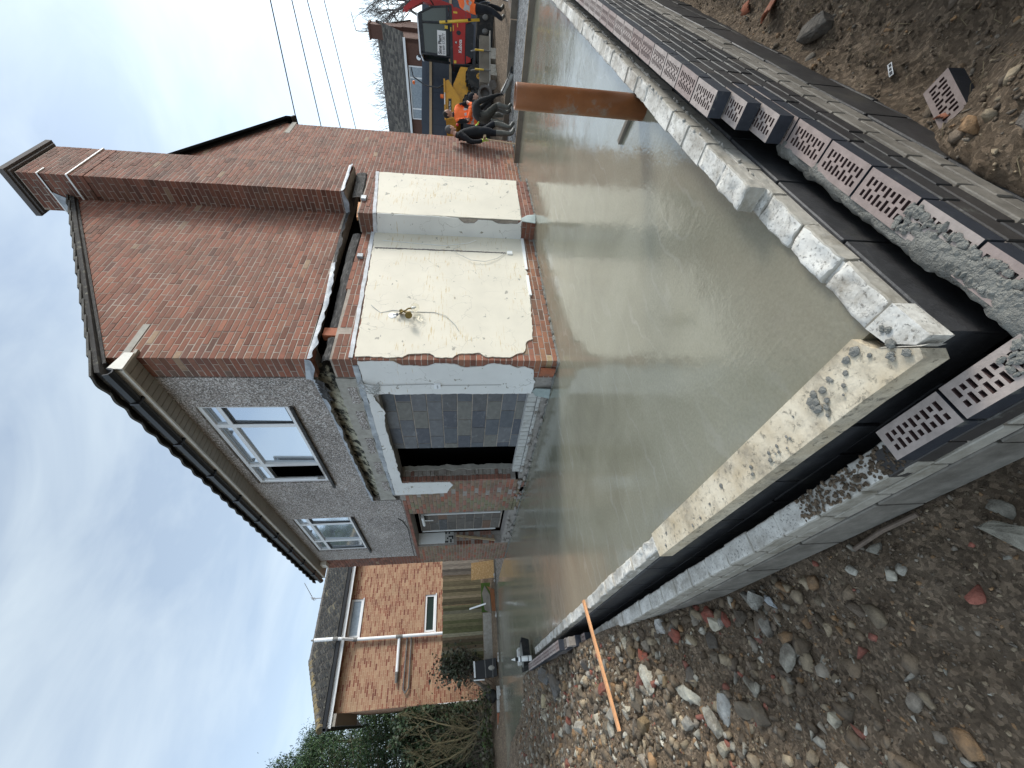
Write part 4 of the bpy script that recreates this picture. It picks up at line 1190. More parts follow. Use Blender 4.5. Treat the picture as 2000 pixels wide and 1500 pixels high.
# the cream lintel on the left wing
LT = thing('concrete_lintel', 'long cream concrete lintel speckled with cement, laid on the wall at the near corner', 'lintel', (-2.69, -2.1, -.055))
lm = MB().col((.5, .5, .5), 0)
lm.prism([(-2.600, -2.90, .030), (-2.606, -1.19, .032), (-2.748, -1.20, .026), (-2.766, -2.80, .024), (-2.775, -3.0, .022), (-2.748, -3.012, .023), (-2.665, -2.925, .028)], (0, 0, -.082))
lm.m[0] = 1; lm.m[1] = 1
fixn(lm.build('lintel_body', ['lintel_top', 'lintel_top'], LT))
mb = MB()
for i in range(46):
    t = random.random()
    near_ = random.random() < .4
    yv = -3.0 + .35 * random.random() if near_ else -2.9 + 1.6 * t
    s = random.uniform(.003, .009) * (1.6 if near_ else 1)
    mb.blob((random.uniform(-2.745, -2.635), yv, .030), (s * 1.3, s * random.uniform(1, 1.8), s * .5), i, .4, 1)
mb.build('cement_splash', 'cement_fresh', LT, kind='stuff')
PD = thing('corner_block', 'pale broken block end with a slanted gap-shade wedge at the slab corner beside the lintel', 'block', (-2.69, -3.0, -.05))
fixn(MB().prism([(-2.604, -2.948, .027), (-2.680, -2.960, .027), (-2.735, -3.010, .022), (-2.738, -3.050, .020), (-2.604, -3.046, .026)], (0, 0, -.075)).build('block_body', 'limed_top', PD))
fixn(MB().prism([(-2.676, -2.938, .0285), (-2.748, -3.018, .0245), (-2.752, -3.032, .012), (-2.684, -2.956, .014)], (0, 0, -.05)).build('gap_shade_wedge', 'render_grey', PD))  # darker grey wedge standing in for shade in the open joint

# outer leaf
OW = thing('outer_leaf_wall', 'outer leaf of pale blocks and purple perforated bricks stepping round the near corner', 'wall', (-2.85, -3.17, -.6))
mb = MB(); mb.box(-2.898, -2.812, -3.218, 4.35, -.75, -.30); mb.box(-2.898, 5.8, -3.218, -3.132, -1.1, -.20); mb.build('wall_core', 'bitumen', OW)
def perf_mesh():
    mb = MB().col((.32, .25, .222), 0)
    L, W, Hh = .215, .1025, .065
    cols = []
    u = .0185
    for i in range(9):
        cols.append((u - .001, u + .0108, [(.020, .050), (.061, .080)] if i % 2 == 0 else [(.022, .039), (.050, .083)])); u += .0206
    us = sorted(set([0, L] + [round(c[0], 5) for c in cols] + [round(c[1], 5) for c in cols]))
    vs = sorted(set([0, W] + [v for c in cols for r in c[2] for v in r]))
    def hole(uc, vc):
        for a, b, rr in cols:
            if a - 1e-6 < uc < b + 1e-6:
                for r in rr:
                    if r[0] < vc < r[1]: return True
        return False
    for i in range(len(us) - 1):
        for j in range(len(vs) - 1):
            if not hole((us[i] + us[i + 1]) / 2, (vs[j] + vs[j + 1]) / 2):
                mb.poly([(us[i], vs[j], Hh), (us[i + 1], vs[j], Hh), (us[i + 1], vs[j + 1], Hh), (us[i], vs[j + 1], Hh)])
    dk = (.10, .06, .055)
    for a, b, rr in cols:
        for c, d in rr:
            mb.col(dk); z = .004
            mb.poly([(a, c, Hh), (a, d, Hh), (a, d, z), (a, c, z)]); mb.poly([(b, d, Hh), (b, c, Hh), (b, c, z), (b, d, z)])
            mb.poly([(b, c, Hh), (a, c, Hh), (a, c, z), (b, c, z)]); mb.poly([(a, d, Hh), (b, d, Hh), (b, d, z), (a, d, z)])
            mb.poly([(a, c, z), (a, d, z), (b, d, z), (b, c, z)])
    mb.col((.030, .034, .044), 1)
    for q in (((0, 0), (L, 0)), ((L, 0), (L, W)), ((L, W), (0, W)), ((0, W), (0, 0))):
        (a, b), (c, d) = q; mb.poly([(a, b, 0), (c, d, 0), (c, d, Hh), (a, b, Hh)])
    mb.poly([(0, 0, 0), (0, W, 0), (L, W, 0), (L, 0, 0)])
    return mb
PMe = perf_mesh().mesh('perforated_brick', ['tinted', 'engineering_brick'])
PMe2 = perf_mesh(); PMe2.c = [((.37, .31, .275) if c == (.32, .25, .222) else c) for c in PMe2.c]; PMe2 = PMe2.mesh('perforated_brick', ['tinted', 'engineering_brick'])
def perf(x, y, z, along='x', rz=0):
    M = Matrix.Translation((x, y, z)) @ Matrix.Rotation((0 if along == 'x' else math.pi / 2) + rz + random.uniform(-.008, .008), 4, 'Z')
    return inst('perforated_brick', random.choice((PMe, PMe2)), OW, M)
ENG = [(.028, .028, .030), (.040, .038, .038), (.024, .024, .026), (.048, .043, .040), (.035, .032, .032)]
# right wing: racked-back courses; tops at .12, .045, -.03 and -.105
for lvl, (ztop, xs) in enumerate(((.12, -1.385), (.045, -1.52), (-.03, -1.655), (-.105, -2.905))):
    x = xs
    if lvl == 3: x = xs + .1125
    while x < 6.0:
        if lvl == 0 or x < -1.3: perf(x, -3.228, ztop - .065)
        else:
            mb = MB().col(random.choice(ENG)); brickbox(mb, x, x + .215, -3.228, -3.16, ztop - .065, ztop, .003, .002); mb.build('brick', 'engineering_brick', OW)
        x += .225
mb = MB().col((.4, .4, .4)); mb.box(-1.37, 6, -3.220, -3.132, -.12, .056); mb.box(-1.50, 6, -3.220, -3.132, -.12, -.022); mb.box(-1.64, 6, -3.2205, -3.133, -.2, -.097); mb.box(-2.80, 6, -3.221, -3.134, -.2, -.172)
mb.build('bed_mortar', 'mortar', OW)
# courses below on the right wing: two dark, one pale band, then painted block
EB = Bricks('engineering_brick')
RF = Frame((-2.905, -3.228, 0), (1, 0, 0), (0, 0, 1), (0, -1, 0))
for r_ in range(1, 3):
    z0 = -.170 - .075 * r_; u = -.11 * (r_ % 2)
    while u < 8.6:
        EB.add(OW, RF, rect(max(u, 0), u + .215, z0, z0 + .065), .06, random.choice(ENG), random.uniform(-.002, .002)); u += .225
EB.finish(80, 8)
PBk = Bricks('dark_block')
for r_ in range(2):
    z0 = -.398 - .078 * r_; u = -.07 * r_
    while u < 8.6:
        PBk.add(OW, RF, rect(max(u, 0), u + .215, z0, z0 + .067), .06, (.5, .5, .5), .004 + random.uniform(-.002, .003), name='block'); u += .226
PBk.finish(80, 8, 'blockwork')
mb = MB(); mb.box(-2.897, 6, -3.222, -3.132, -.48, -.17); mb.build('joint_mortar', 'mortar', OW)
u = 0
while u < 8.6:
    block_obj('block', OW, -2.905 + u, -2.905 + u + .44, -3.236, -3.15, -.70, -.488, ['bitumen'], .003); u += .452
u = -.2
while u < 8.6:
    block_obj('block', OW, -2.905 + u, -2.905 + u + .44, -3.234, -3.15, -.93, -.712, ['bitumen'], .003); u += .452
# left wing: two perforated bricks at the corner, then pale blocks one course lower
perf(-2.8025, -3.118, -.17, 'y'); perf(-2.8025, -2.893, -.17, 'y')
LFr = Frame((-2.905, 0, 0), (0, 1, 0), (0, 0, 1), (-1, 0, 0))
y = -3.228
while y < -2.68:
    mb = MB().col(random.choice(ENG)); brickbox(mb, -2.905, -2.82, y, y + .215, -.248, -.178, .003, .002); mb.build('brick', 'engineering_brick', OW); y += .225
y = -2.668
while y < 1.55:
    block_obj('block', OW, -2.907 + random.uniform(-.003, .003), -2.803 + random.uniform(-.003, .003), y, y + .214, -.252, -.180 + random.uniform(-.004, .004), ['block_face', 'limed_top'], .003, 1, ragged=.009); y += .226
PL2 = Bricks('block_face')
for r_ in range(1):
    y = -3.22 - .1
    while y < 4.3:
        PL2.add(OW, LFr, rect(max(y, -3.22), y + .215, -.330, -.262), .06, (.5, .5, .5), .004, name='block'); y += .226
PL2.finish(60, 8, 'blockwork')
mb = MB(); mb.box(-2.898, -2.812, -3.22, 4.35, -.345, -.19); mb.build('joint_mortar', 'mortar', OW)
y = -3.23
while y < 4.2:
    block_obj('block', OW, -2.912, -2.84, y, y + .44, -.556, -.342, ['dark_block'], .003); y += .452
mb = MB(); mb.box(-2.899, -2.811, -2.66, 1.5, -.25, -.186); mb.build('joint_mortar', 'limed_top', OW)
# far end of the left wing: bricks racked up again
for lvl, (ztop, ys) in enumerate(((-.105, 1.35), (-.03, 1.50), (.045, 1.63), (.11, 1.76))):
    y = ys
    while y < 4.25:
        if ztop > .1 or y < 1.8: perf(-2.8025, y, ztop - .065, 'y')
        else:
            mb = MB().col((.14, .12, .11)); brickbox(mb, -2.905, -2.82, y, y + .215, ztop - .065, ztop, .003, .002); mb.build('brick', 'engineering_brick', OW)
        y += .225
mb = MB(); mb.box(-2.897, -2.812, 1.5, 4.28, -.18, .045); mb.build('bed_mortar', 'mortar', OW)
# fresh mortar smeared along the near inner edge and over the corner bricks
def lumpy_strip(pts, w, h, seed, n=90):
    mb = MB(); prev = None
    for i in range(n + 1):
        t = i / n * (len(pts) - 1); q = min(int(t), len(pts) - 2); p = Vector(pts[q]).lerp(Vector(pts[q + 1]), t - q)
        d = (Vector(pts[q + 1]) - Vector(pts[q])).normalized(); s = Vector((-d.y, d.x, 0)); ring = []
        for j in range(7):
            a = math.pi * j / 6
            nz = mnoise.noise(Vector((p.x * 9, p.y * 9, j * .9 + seed))) + .5 * mnoise.noise(Vector((p.x * 30, p.y * 30, j + seed)))
            rr = 1 + .38 * nz
            ring.append(p + s * (math.cos(a) * w * rr) + Vector((0, 0, math.sin(a) * h * rr)))
        k = mb.add(ring)
        if prev is not None:
            for j in range(6): mb.face([prev + j, k + j, k + j + 1, prev + j + 1])
        prev = k
    return mb
lumpy_strip([(-2.50, -3.128, -.15), (-2.1, -3.122, -.155), (-1.66, -3.118, -.15), (-1.60, -3.12, -.17)], .040, .045, 3).build('wet_mortar', 'cement_fresh', OW, smooth=True)
lumpy_strip([(-2.88, -3.13, -.116), (-2.70, -3.160, -.118), (-2.42, -3.150, -.118)], .046, .020, 8, 60).build('wet_mortar', 'cement_fresh', OW, smooth=True)
mb = MB()
for i in range(170):
    x = random.uniform(-2.86, -2.33); mb.blob((x, random.uniform(-3.205, -3.14), -.103), (random.uniform(.006, .02), random.uniform(.006, .016), random.uniform(.003, .008)), i, .4, 1)
for i in range(60):
    mb.blob((random.uniform(-2.89, -2.82), random.uniform(-3.19, -3.05), -.103), (random.uniform(.005, .014), random.uniform(.006, .016), random.uniform(.003, .007)), i, .4, 1)
mb.build('mortar_crumbs', 'cement_fresh', OW, kind='stuff'); mb = MB()
for i in range(260):
    mb.blob((random.uniform(-2.90, -2.81), random.uniform(-2.64, -2.15), -.178), (random.uniform(.003, .011), random.uniform(.003, .011), random.uniform(.002, .007)), i, .4, 1)
mb.build('soil_crumbs', 'dirt', OW, kind='stuff')

# ------------------------------------------------------------------ things on and round the slab
PI = thing('drain_pipe', 'thick upright terracotta-orange drain pipe standing at the slab edge', 'pipe', (-.30, -2.862, 0), R(9))
mb = MB(); mb.lathe((0, 0, -.1), (0, 0, 1), [(0, .077), (.98, .076), (.985, .0755), (.985, .070), (.2, .070)], 28); mb.build('pipe_barrel', 'clay_pipe', PI, smooth=False, local=True)
for p in PI.children[0].data.polygons: p.use_smooth = abs(p.normal.z) < .5
o = MB(); o.bar((-.05, -2.56, .012), (-.16, -2.83, .016), .045, .022); tag(o.build('timber_stick', 'timber_grey'), 'short grey timber stick lying on the wet slab beside the orange pipe', 'stick')
LA = thing('timber_lath', 'long orange-brown timber lath leaning from the wall top onto the rubble', 'lath', (-2.64, .5, .03))
mb = MB(); mb.bar((-2.625, .62, .045), (-3.60, .50, -.03), .042, .02); mb.build('lath_body', 'lath_orange', LA)
SB = thing('screed_board', 'long straight timber screed board lying across the wet concrete, with an upright handle', 'board', (5.8, -.1, 0))
mb = MB(); mb.bar((5.78, -.10, .045), (5.79, -3.25, .045), .045, .10); mb.build('plank', 'timber_grey', SB)
mb = MB(); mb.bar((5.755, -.10, .098), (5.765, -3.25, .098), .012, .006); mb.build('bright_edge', 'timber', SB)
mb = MB(); mb.bar((5.80, -.46, .09), (6.50, -.27, .72), .02, .03); mb.bar((6.50, -.27, .72), (6.42, -.36, .71), .05, .05); mb.build('handle', 'timber', SB)
FW1 = thing('formwork_board', 'wet brown timber formwork board closing the far right end of the slab', 'board', (8.7, -1.5, 0))
mb = MB(); mb.bar((8.70, .7, .02), (8.66, -2.0, .02), .05, .20); mb.bar((8.69, -2.02, .03), (8.62, -4.5, .03), .05, .20); mb.build('plank', 'timber_grey', FW1)
FW2 = thing('kerb_formwork', 'rough dark timber edging along the left side of the slab, splashed with cement', 'edging', (-2, 11.65, 0))
mb = MB()
xx = 1.0
while xx > -6:
    mb.bar((xx, 11.66, -.0), (xx - 1.18, 11.66 + random.uniform(-.02, .02), .0 + random.uniform(-.01, .01)), .05, .11); xx -= 1.2
mb.build('plank', 'timber_grey', FW2)
mb = MB()
for i in range(26):
    mb.blob((random.choice((.3, -.8, -2.0, -2.9, -4.0)) + random.uniform(-.12, .12), 11.64, .055), (random.uniform(.02, .07), .04, random.uniform(.01, .04)), i, .4, 1)
mb.build('cement_splash', 'dirty_white', FW2, kind='stuff')
WK = thing('white_kerb', 'row of chalky white walling blocks behind the slab edge, far left', 'kerb', (-4, 11.8, .05))
x = -2.75
while x > -7:
    L = random.uniform(.24, .46); red = -3.5 < x < -3.25
    mb = MB().col((.5, .5, .5)); brickbox(mb, x - L, x, 11.74, 11.88, .02, .15 + random.uniform(-.02, .02), .008, .008)
    mb.build('block', 'terracotta' if red else 'dirty_white', WK); x -= L + .015
WB2 = thing('dark_clutter', 'black plastic bag slumped behind the white kerb blocks', 'bag', (-2.98, 12.0, .1))
MB().blob((-2.98, 12.0, .28), (.16, .14, .17), 4, .35, 3).build('bag', 'rubber', WB2, smooth=True)
# spray can and mortar board at the far wall end
SC_ = thing('spray_can', 'white marker spray can with a pointed nozzle at the far end of the brick wall', 'spray can', (-2.77, 4.0, .115))
mb = MB(); mb.lathe((0, 0, 0), (0, 0, 1), [(0, .036), (.005, .038), (.20, .038), (.215, .032)], 18); mb.build('can', 'white_paint', SC_, smooth=True, local=True)
mb = MB(); mb.lathe((0, 0, .215), (0, 0, 1), [(0, .026), (.02, .026), (.03, .03), (.045, .03), (.05, .018)], 14); mb.build('collar', 'black_paint', SC_, local=True)
mb = MB(); mb.lathe((0, 0, .265), (0, 0, 1), [(0, .022), (.06, .004)], 12); mb.build('nozzle', 'white_paint', SC_, local=True)
mb = MB(); mb.box(-.0385, -.0375, -.012, .012, .05, .17); mb.lathe((0, 0, .05), (0, 0, 1), [(0, .0386), (.012, .0386)], 18); mb.lathe((0, 0, .165), (0, 0, 1), [(0, .0386), (.02, .0386)], 18); mb.build('print', 'cable_black', SC_, local=True)
MT = thing('mortar_tub', 'shallow black tub of mortar with a block across it, beyond the spray can', 'tub', (-2.66, 4.62, .06), R(12))
mb = MB()
P0 = [(-.22, -.16), (.22, -.16), (.22, .16), (-.22, .16)]
n = mb.add([(x * .85, y * .85, 0) for x, y in P0] + [(x, y, .13) for x, y in P0] + [(x * .93, y * .93, .13) for x, y in P0] + [(x * .8, y * .8, .03) for x, y in P0])
mb.face([n + 3, n + 2, n + 1, n])
for lo in (0, 4, 8):
    for i in range(4): j = (i + 1) % 4; mb.face([n + lo + i, n + lo + j, n + lo + 4 + j, n + lo + 4 + i])
mb.face([n + 12, n + 13, n + 14, n + 15]); mb.build('tub', 'rubber', MT, local=True)
MB().blob((0, 0, .11), (.18, .13, .05), 3, .3, 3).build('mortar', 'cement_fresh', MT, smooth=True, local=True)
o = MB(); brickbox(o, -2.80, -2.56, 4.60, 4.82, .19, .25, .006, .006); tag(o.build('concrete_block', 'dirty_white'), 'pale concrete block resting across the black mortar tub', 'block')
# ------------------------------------------------------------------ left background: fence, boards, bits
def fence_panel(lab, x0, x1, z0, z1, cols, y=12.6):
    F = thing('fence_panel', lab, 'fence', (x0, y, z0), 0, 'closeboard fence panels behind the slab')
    x = x0
    while x < x1 - .02:
        wd = random.uniform(.092, .104)
        bf = random.uniform(.55, 1.35); mb = MB().col(tuple(q * bf for q in random.choice(cols))); yo = random.uniform(-.006, .014)
        mb.prism([(x, y + yo, z0), (x + wd + .012, y + yo - .012, z0), (x + wd + .012, y + yo + .002, z0), (x, y + yo + .012, z0)], (0, 0, z1 - z0 + random.uniform(-.012, .012)))
        mb.build('fence_board', 'fence_wood', F); x += wd
    mb = MB().col(cols[0]); mb.box(x0, x1, y + .02, y + .06, z0 + .2, z0 + .28); mb.build('rail', 'fence_wood', F)
    mb = MB().col(cols[0]); mb.box(x0, x1, y + .02, y + .06, z1 - .3, z1 - .22); mb.build('rail', 'fence_wood', F)
    mb = MB().col(cols[0]); mb.box(x1 + .012, x1 + .09, y - .01, y + .08, z0 - .2, z1 + .02); mb.build('post', 'fence_wood', F)
    return F
GREYW = [(.25, .215, .18), (.29, .25, .205), (.20, .17, .14)]
TANW = [(.25, .195, .12), (.21, .17, .10), (.27, .21, .135), (.19, .155, .09)]
MOSS = [(.17, .155, .08), (.12, .115, .055), (.21, .185, .11), (.14, .105, .065), (.11, .11, .05), (.24, .22, .15)]
fence_panel('weathered grey closeboard fence panel, nearest the house', .72, 1.9, .55, 1.93, GREYW)
fence_panel('tan closeboard fence panel between the grey panel and the mossy one', -.28, .62, .50, 1.90, TANW)
fence_panel('green mossy closeboard fence panel, beside the ivy clump', -2.25, -.38, .47, 1.87, MOSS)
G1 = thing('gravel_board', 'pale concrete gravel board under the mossy fence', 'board', (-1, 12.5, .1))
mb = MB(); mb.box(-2.1, -.62, 12.46, 12.51, .03, .46); mb.build('slab', 'osb', G1); G1.children[0].data.materials[0] = MAT['render_grey']
o = MB(); o.box(-.60, .36, 12.47, 12.52, .05, .50); tag(o.build('mossy_board', 'grass'), 'bright green mossy board at the foot of the tan fence', 'board')
o = MB(); o.prism([(.35, 11.72, -.04), (.945, 11.70, -.10), (.945, 11.98, .86), (.36, 12.0, .87)], (0, .018, 0)); tag(fixn(o.build('chipboard_sheet', 'osb')), 'square of golden chipboard leaning by the house corner', 'board')
BT = thing('tilted_boards', 'grey board and orange-red panel leaning together behind the slab edge', 'boards', (-.4, 11.85, .05))
o = MB(); o.prism([(.15, 11.95, .40), (-.10, 11.98, .50), (-.62, 11.95, .42), (-.78, 11.8, .20), (-.2, 11.76, .24)], (0, .02, -.02)); fixn(o.build('grey_board', 'timber_grey', BT))
o = MB(); o.prism([(.10, 11.80, .33), (-.10, 11.76, .22), (-.70, 11.74, .18), (-.72, 11.72, .06), (-.05, 11.72, .08)], (0, .02, 0)); fixn(o.build('orange_panel', 'clay_pipe', BT))
o = MB(); o.bar((-.50, 12.3, .93), (-.45, 11.85, .38), .05, .012); tag(o.build('white_strip', 'white_paint'), 'thin white plastic strip leaning on the fence', 'strip')
MBX = thing('black_box', 'black plastic box with a pale rim standing on end behind the slab edge', 'box', (-2.3, 11.95, .1))
mb = MB(); mb.prism([(-2.02, 11.85, .12), (-2.50, 11.85, .10), (-2.55, 11.85, .78), (-2.08, 11.85, .80)], (0, .30, 0)); fixn(mb.build('body', 'gutter_black', MBX))
mb = MB(); mb.bar((-2.50, 11.84, .80), (-2.07, 11.84, .82), .03, .05); mb.bar((-2.56, 11.83, .84), (-2.57, 11.83, .50), .03, .03); mb.build('rim', 'white_paint', MBX)
mb = MB(); mb.bar((-2.52, 11.84, .46), (-2.04, 11.84, .48), .03, .025); mb.bar((-2.54, 11.84, .24), (-2.04, 11.84, .22), .03, .025); mb.build('strap', 'machine_grey', MBX)
o = MB(); o.blob((-2.28, 11.84, .27), (.07, .02, .10), 2, .1, 2); o.build('pale_patch', 'render_grey', MBX)
o = MB(); o.bar((-2.42, 12.3, .95), (-3.0, 11.98, .16), .09, .09); tag(o.build('timber_prop', 'timber_grey'), 'mossy timber post leaning diagonally against the neighbouring wall', 'post')

# ------------------------------------------------------------------ neighbouring house
N = thing('neighbour_house', 'neighbouring house of mixed orange brick with a dark tiled roof and white pipework', 'house', (0, 15.5, .3))
NY = 15.5
mb = MB()
for (a, b, lo, hi) in ((-2.95, -.64, -.2, 5.95), (.74, 6.5, -.2, 5.95), (-.64, .74, -.2, 2.30), (-.64, .74, 2.73, 5.28), (-.64, .74, 5.75, 5.95)): mb.box(a, b, NY, NY + .3, lo, hi)
mb.box(-2.95, -2.65, NY + .3, NY + 8, -.2, 5.95)
mb.build('wall', 'multi_brick', N)
def nwin(x0, x1, z0, z1, glass):
    mb = MB(); f = .075
    mb.box(x0, x1, NY + .03, NY + .10, z0, z0 + f); mb.box(x0, x1, NY + .03, NY + .10, z1 - f, z1); mb.box(x0, x0 + f, NY + .03, NY + .10, z0 + f, z1 - f); mb.box(x1 - f, x1, NY + .03, NY + .10, z0 + f, z1 - f)
    wn = mb.build('window', 'pvc', N)
    m2 = MB(); m2.box(x0 + f, x1 - f, NY + .06, NY + .07, z0 + f, z1 - f); m2.build('pane', glass, wn)
    m2 = MB(); m2.box(x0 - .03, x1 + .03, NY - .05, NY + .06, z0 - .05, z0 - .002); m2.build('sill', 'pvc', wn)
nwin(-.64, .74, 2.30, 2.73, 'cab_glass'); nwin(-.64, .74, 5.28, 5.75, 'frosted_glass')
# tiled roof: courses of waves, the near end hipped
mb = MB(); EZ, RZ, EY, RY = 5.98, 7.72, 15.12, 18.5
nrow, wv = 10, .30
for r_ in range(nrow):
    t0, t1 = r_ / nrow, (r_ + 1.12) / nrow
    hip = lambda t: -3.35 + (2.40) * t
    x = -3.35
    while x < 7:
        xs = [x + wv * i / 4 for i in range(5)]
        c = random.choice([(.060, .057, .054), (.05, .048, .045), (.075, .07, .064), (.043, .041, .039)])
        if random.random() < .06: c = (.16, .14, .10)
        mb.col(c)
        for i in range(4):
            a, b = xs[i], xs[i + 1]
            if a < hip(t0): continue
            hgt = lambda q: .095 * (0.5 - 0.5 * math.cos(2 * math.pi * q / 4))
            ya, yb = EY + (RY - EY) * t0, EY + (RY - EY) * min(t1, 1); za, zb = EZ + (RZ - EZ) * t0 + .085, EZ + (RZ - EZ) * min(t1, 1)
            p = [(a, ya, za + hgt(i)), (b, ya, za + hgt(i + 1)), (b, yb, zb + hgt(i + 1)), (a, yb, zb + hgt(i))]
            mb.poly(p); mb.poly([(a, ya, za - .05), (b, ya, za - .05), p[1], p[0]])
        x += wv
roofN = mb.build('roof', 'roof_tile', N, kind='stuff')
mb = MB(); mb.prism([(-3.35, 15.1, 5.94), (7, 15.1, 5.94), (7, 18.5, 7.66), (-.95, 18.5, 7.66)], (0, .04, -.05)); mb.prism([(-3.35, 15.1, 5.94), (-.95, 18.5, 7.66), (-3.35, 21.9, 5.94)], (0, 0, -.05)); fixn(mb.build('roof_deck', 'far_wood', N))
simple('lichen_tile', (.17, .13, .06), .9, .4, 9, .4, 30, .01, dirt=(.09, .085, .078), ds=3, dth=(.42, .55))
mb = MB()
nh = 13
for i in range(nh):
    a = Vector((-3.38, 15.05, 6.03)).lerp(Vector((-.95, 18.5, 7.80)), i / nh); b = Vector((-3.38, 15.05, 6.03)).lerp(Vector((-.95, 18.5, 7.80)), (i + 1.1) / nh)
    mb.tube([a, b], [.13, .115], 8)
mb.build('hip_tiles', 'lichen_tile', N)
mb = MB()
for i in range(22): mb.tube([(-.95 + i * .36, 18.5, 7.78), (-.95 + (i + 1.05) * .36, 18.5, 7.78)], [.12, .11], 8)
mb.build('ridge_tiles', 'roof_tile', N); 
mb = MB(); mb.box(-3.35, 7, 15.15, 15.17, 5.72, 5.88); mb.build('fascia', 'pvc', N)
mb = MB(); mb.box(-3.35, 7, 15.171, NY, 5.78, 5.80); mb.box(-3.30, -2.951, 15.2, 19, 5.60, 5.80); mb.build('soffit', 'soffit', N)
mb = MB(); mb.box(-3.40, 7, 15.03, 15.148, 5.86, 5.97); mb.box(-3.42, -3.33, 15.03, 22, 5.80, 5.95); mb.build('gutter', 'gutter_black', N)
sp = MB(); sp.tube([(-.74, NY - .12, .5), (-.72, NY - .12, 5.30)], .058, 10); sp.tube([(-.715, NY - .12, 5.42), (-.71, 15.0, 5.80), (-.705, 14.96, 5.95)], .055, 10); sp.tube([(-.705, 14.96, 6.05), (-.70, 14.96, 6.78)], .062, 10)
sp.build('soil_pipe', 'pvc', N)
sp = MB(); sp.tube([(-.72, NY - .12, 5.28), (-.718, NY - .12, 5.46)], .07, 10); sp.tube([(-.705, 14.96, 5.93), (-.705, 14.96, 6.10)], .072, 10); sp.tube([(-.70, 14.96, 6.77), (-.70, 14.96, 6.90)], [.062, .02], 10); sp.tube([(-.735, NY - .12, 3.54), (-.735, NY - .12, 3.80)], .072, 10); sp.build('pipe_socket', 'machine_grey', N)
sp = MB(); sp.tube([(-.74, NY - .10, 3.67), (-1.9, NY - .10, 3.655)], .058, 10); sp.build('waste_pipe', 'pvc', N)
sp = MB(); sp.tube([(-1.88, NY - .10, 3.655), (-2.22, NY - .10, 3.65)], [.064, .055], 10); sp.build('pipe_end', 'machine_grey', N)
sp = MB(); sp.tube([(-.74, NY - .08, 3.36), (-2.42, NY - .08, 3.38), (-2.56, NY - .08, 3.30)], .028, 8); sp.build('overflow_pipe', 'machine_grey', N)
sp = MB(); sp.tube([(-.74, NY - .08, 3.20), (-2.40, NY - .08, 3.19), (-2.55, NY - .08, 3.29)], .028, 8); sp.build('overflow_pipe', 'machine_grey', N)
mb = MB(); mb.box(-2.985, -2.952, NY - .03, NY, .5, 2.1); mb.box(-3.07, -2.95, NY - .06, NY, 1.22, 1.42); mb.build('meter_box', 'pvc', N)
o = MB(); o.box(-5.2, -2.98, 16.4, 16.5, .3, 1.35); tag(o.build('garden_gate', 'navy'), 'dark blue-grey garden panel beside the neighbouring house corner', 'panel')
AE = thing('roof_aerial', 'spiky television aerial on the neighbouring roof ridge', 'aerial', (1.55, 18.5, 7.8))
mb = MB(); mb.tube([(1.55, 18.5, 7.75), (1.55, 18.5, 8.35)], .015, 5); mb.tube([(1.45, 18.5, 8.2), (2.2, 18.3, 8.75)], .012, 5)
for i in range(9):
    p = Vector((1.50, 18.5, 8.22)).lerp(Vector((2.2, 18.3, 8.75)), i / 8); q = Vector((.0, .10, .02)) if i > 1 else Vector((.05, .18, .16))
    mb.tube([p - q, p + q], .008, 4)
mb.build('aerial', 'steel_bar', AE)
# ------------------------------------------------------------------ stones and rubble
def gzv(x, y):
    return ground_z(x, y) + .085 * fbm2(x, y, 1.3, 4, 3) + .05 * np.abs(fbm2(x, y, 5.5, 4, 9, .6)) + .018 * fbm2(x, y, 22, 3, 5, .6)
def hull(seed, npts=13, rad=(1, 1, 1)):
    # angular broken rock: convex hull of a few random points
    rr = random.Random(seed); bm = bmesh.new()
    for i in range(npts):
        v = Vector((rr.uniform(-1, 1), rr.uniform(-1, 1), rr.uniform(-1, 1)))
        m = max(abs(v.x), abs(v.y), abs(v.z)); v = v / m * rr.uniform(.78, 1.0) * (.55 + .45 / max(1.0, v.length / m))
        bm.verts.new((v.x * rad[0], v.y * rad[1], v.z * rad[2]))
    bmesh.ops.convex_hull(bm, input=bm.verts[:])
    for v in [v for v in bm.verts if not v.link_faces]: bm.verts.remove(v)
    bmesh.ops.triangulate(bm, faces=bm.faces[:]); bm.verts.index_update()
    V = [tuple(v.co) for v in bm.verts]; F = [[v.index for v in f.verts] for f in bm.faces]; bm.free()
    return V, F
def stone_base(seed, sub=1, flat=.75, amp=.35):
    V, F = hull(seed, 12); return np.array(V), np.array(F)
SB_ = [stone_base(20 + i, 1, .62 + .03 * (i % 5)) for i in range(10)]
STONE_COLS = np.array([1.55, 1.42, 1.2]) * np.array([(.13, .105, .082), (.10, .08, .062), (.17, .145, .115), (.075, .058, .045), (.22, .19, .15), (.12, .10, .085), (.09, .072, .055), (.19, .125, .075), (.16, .15, .14)])
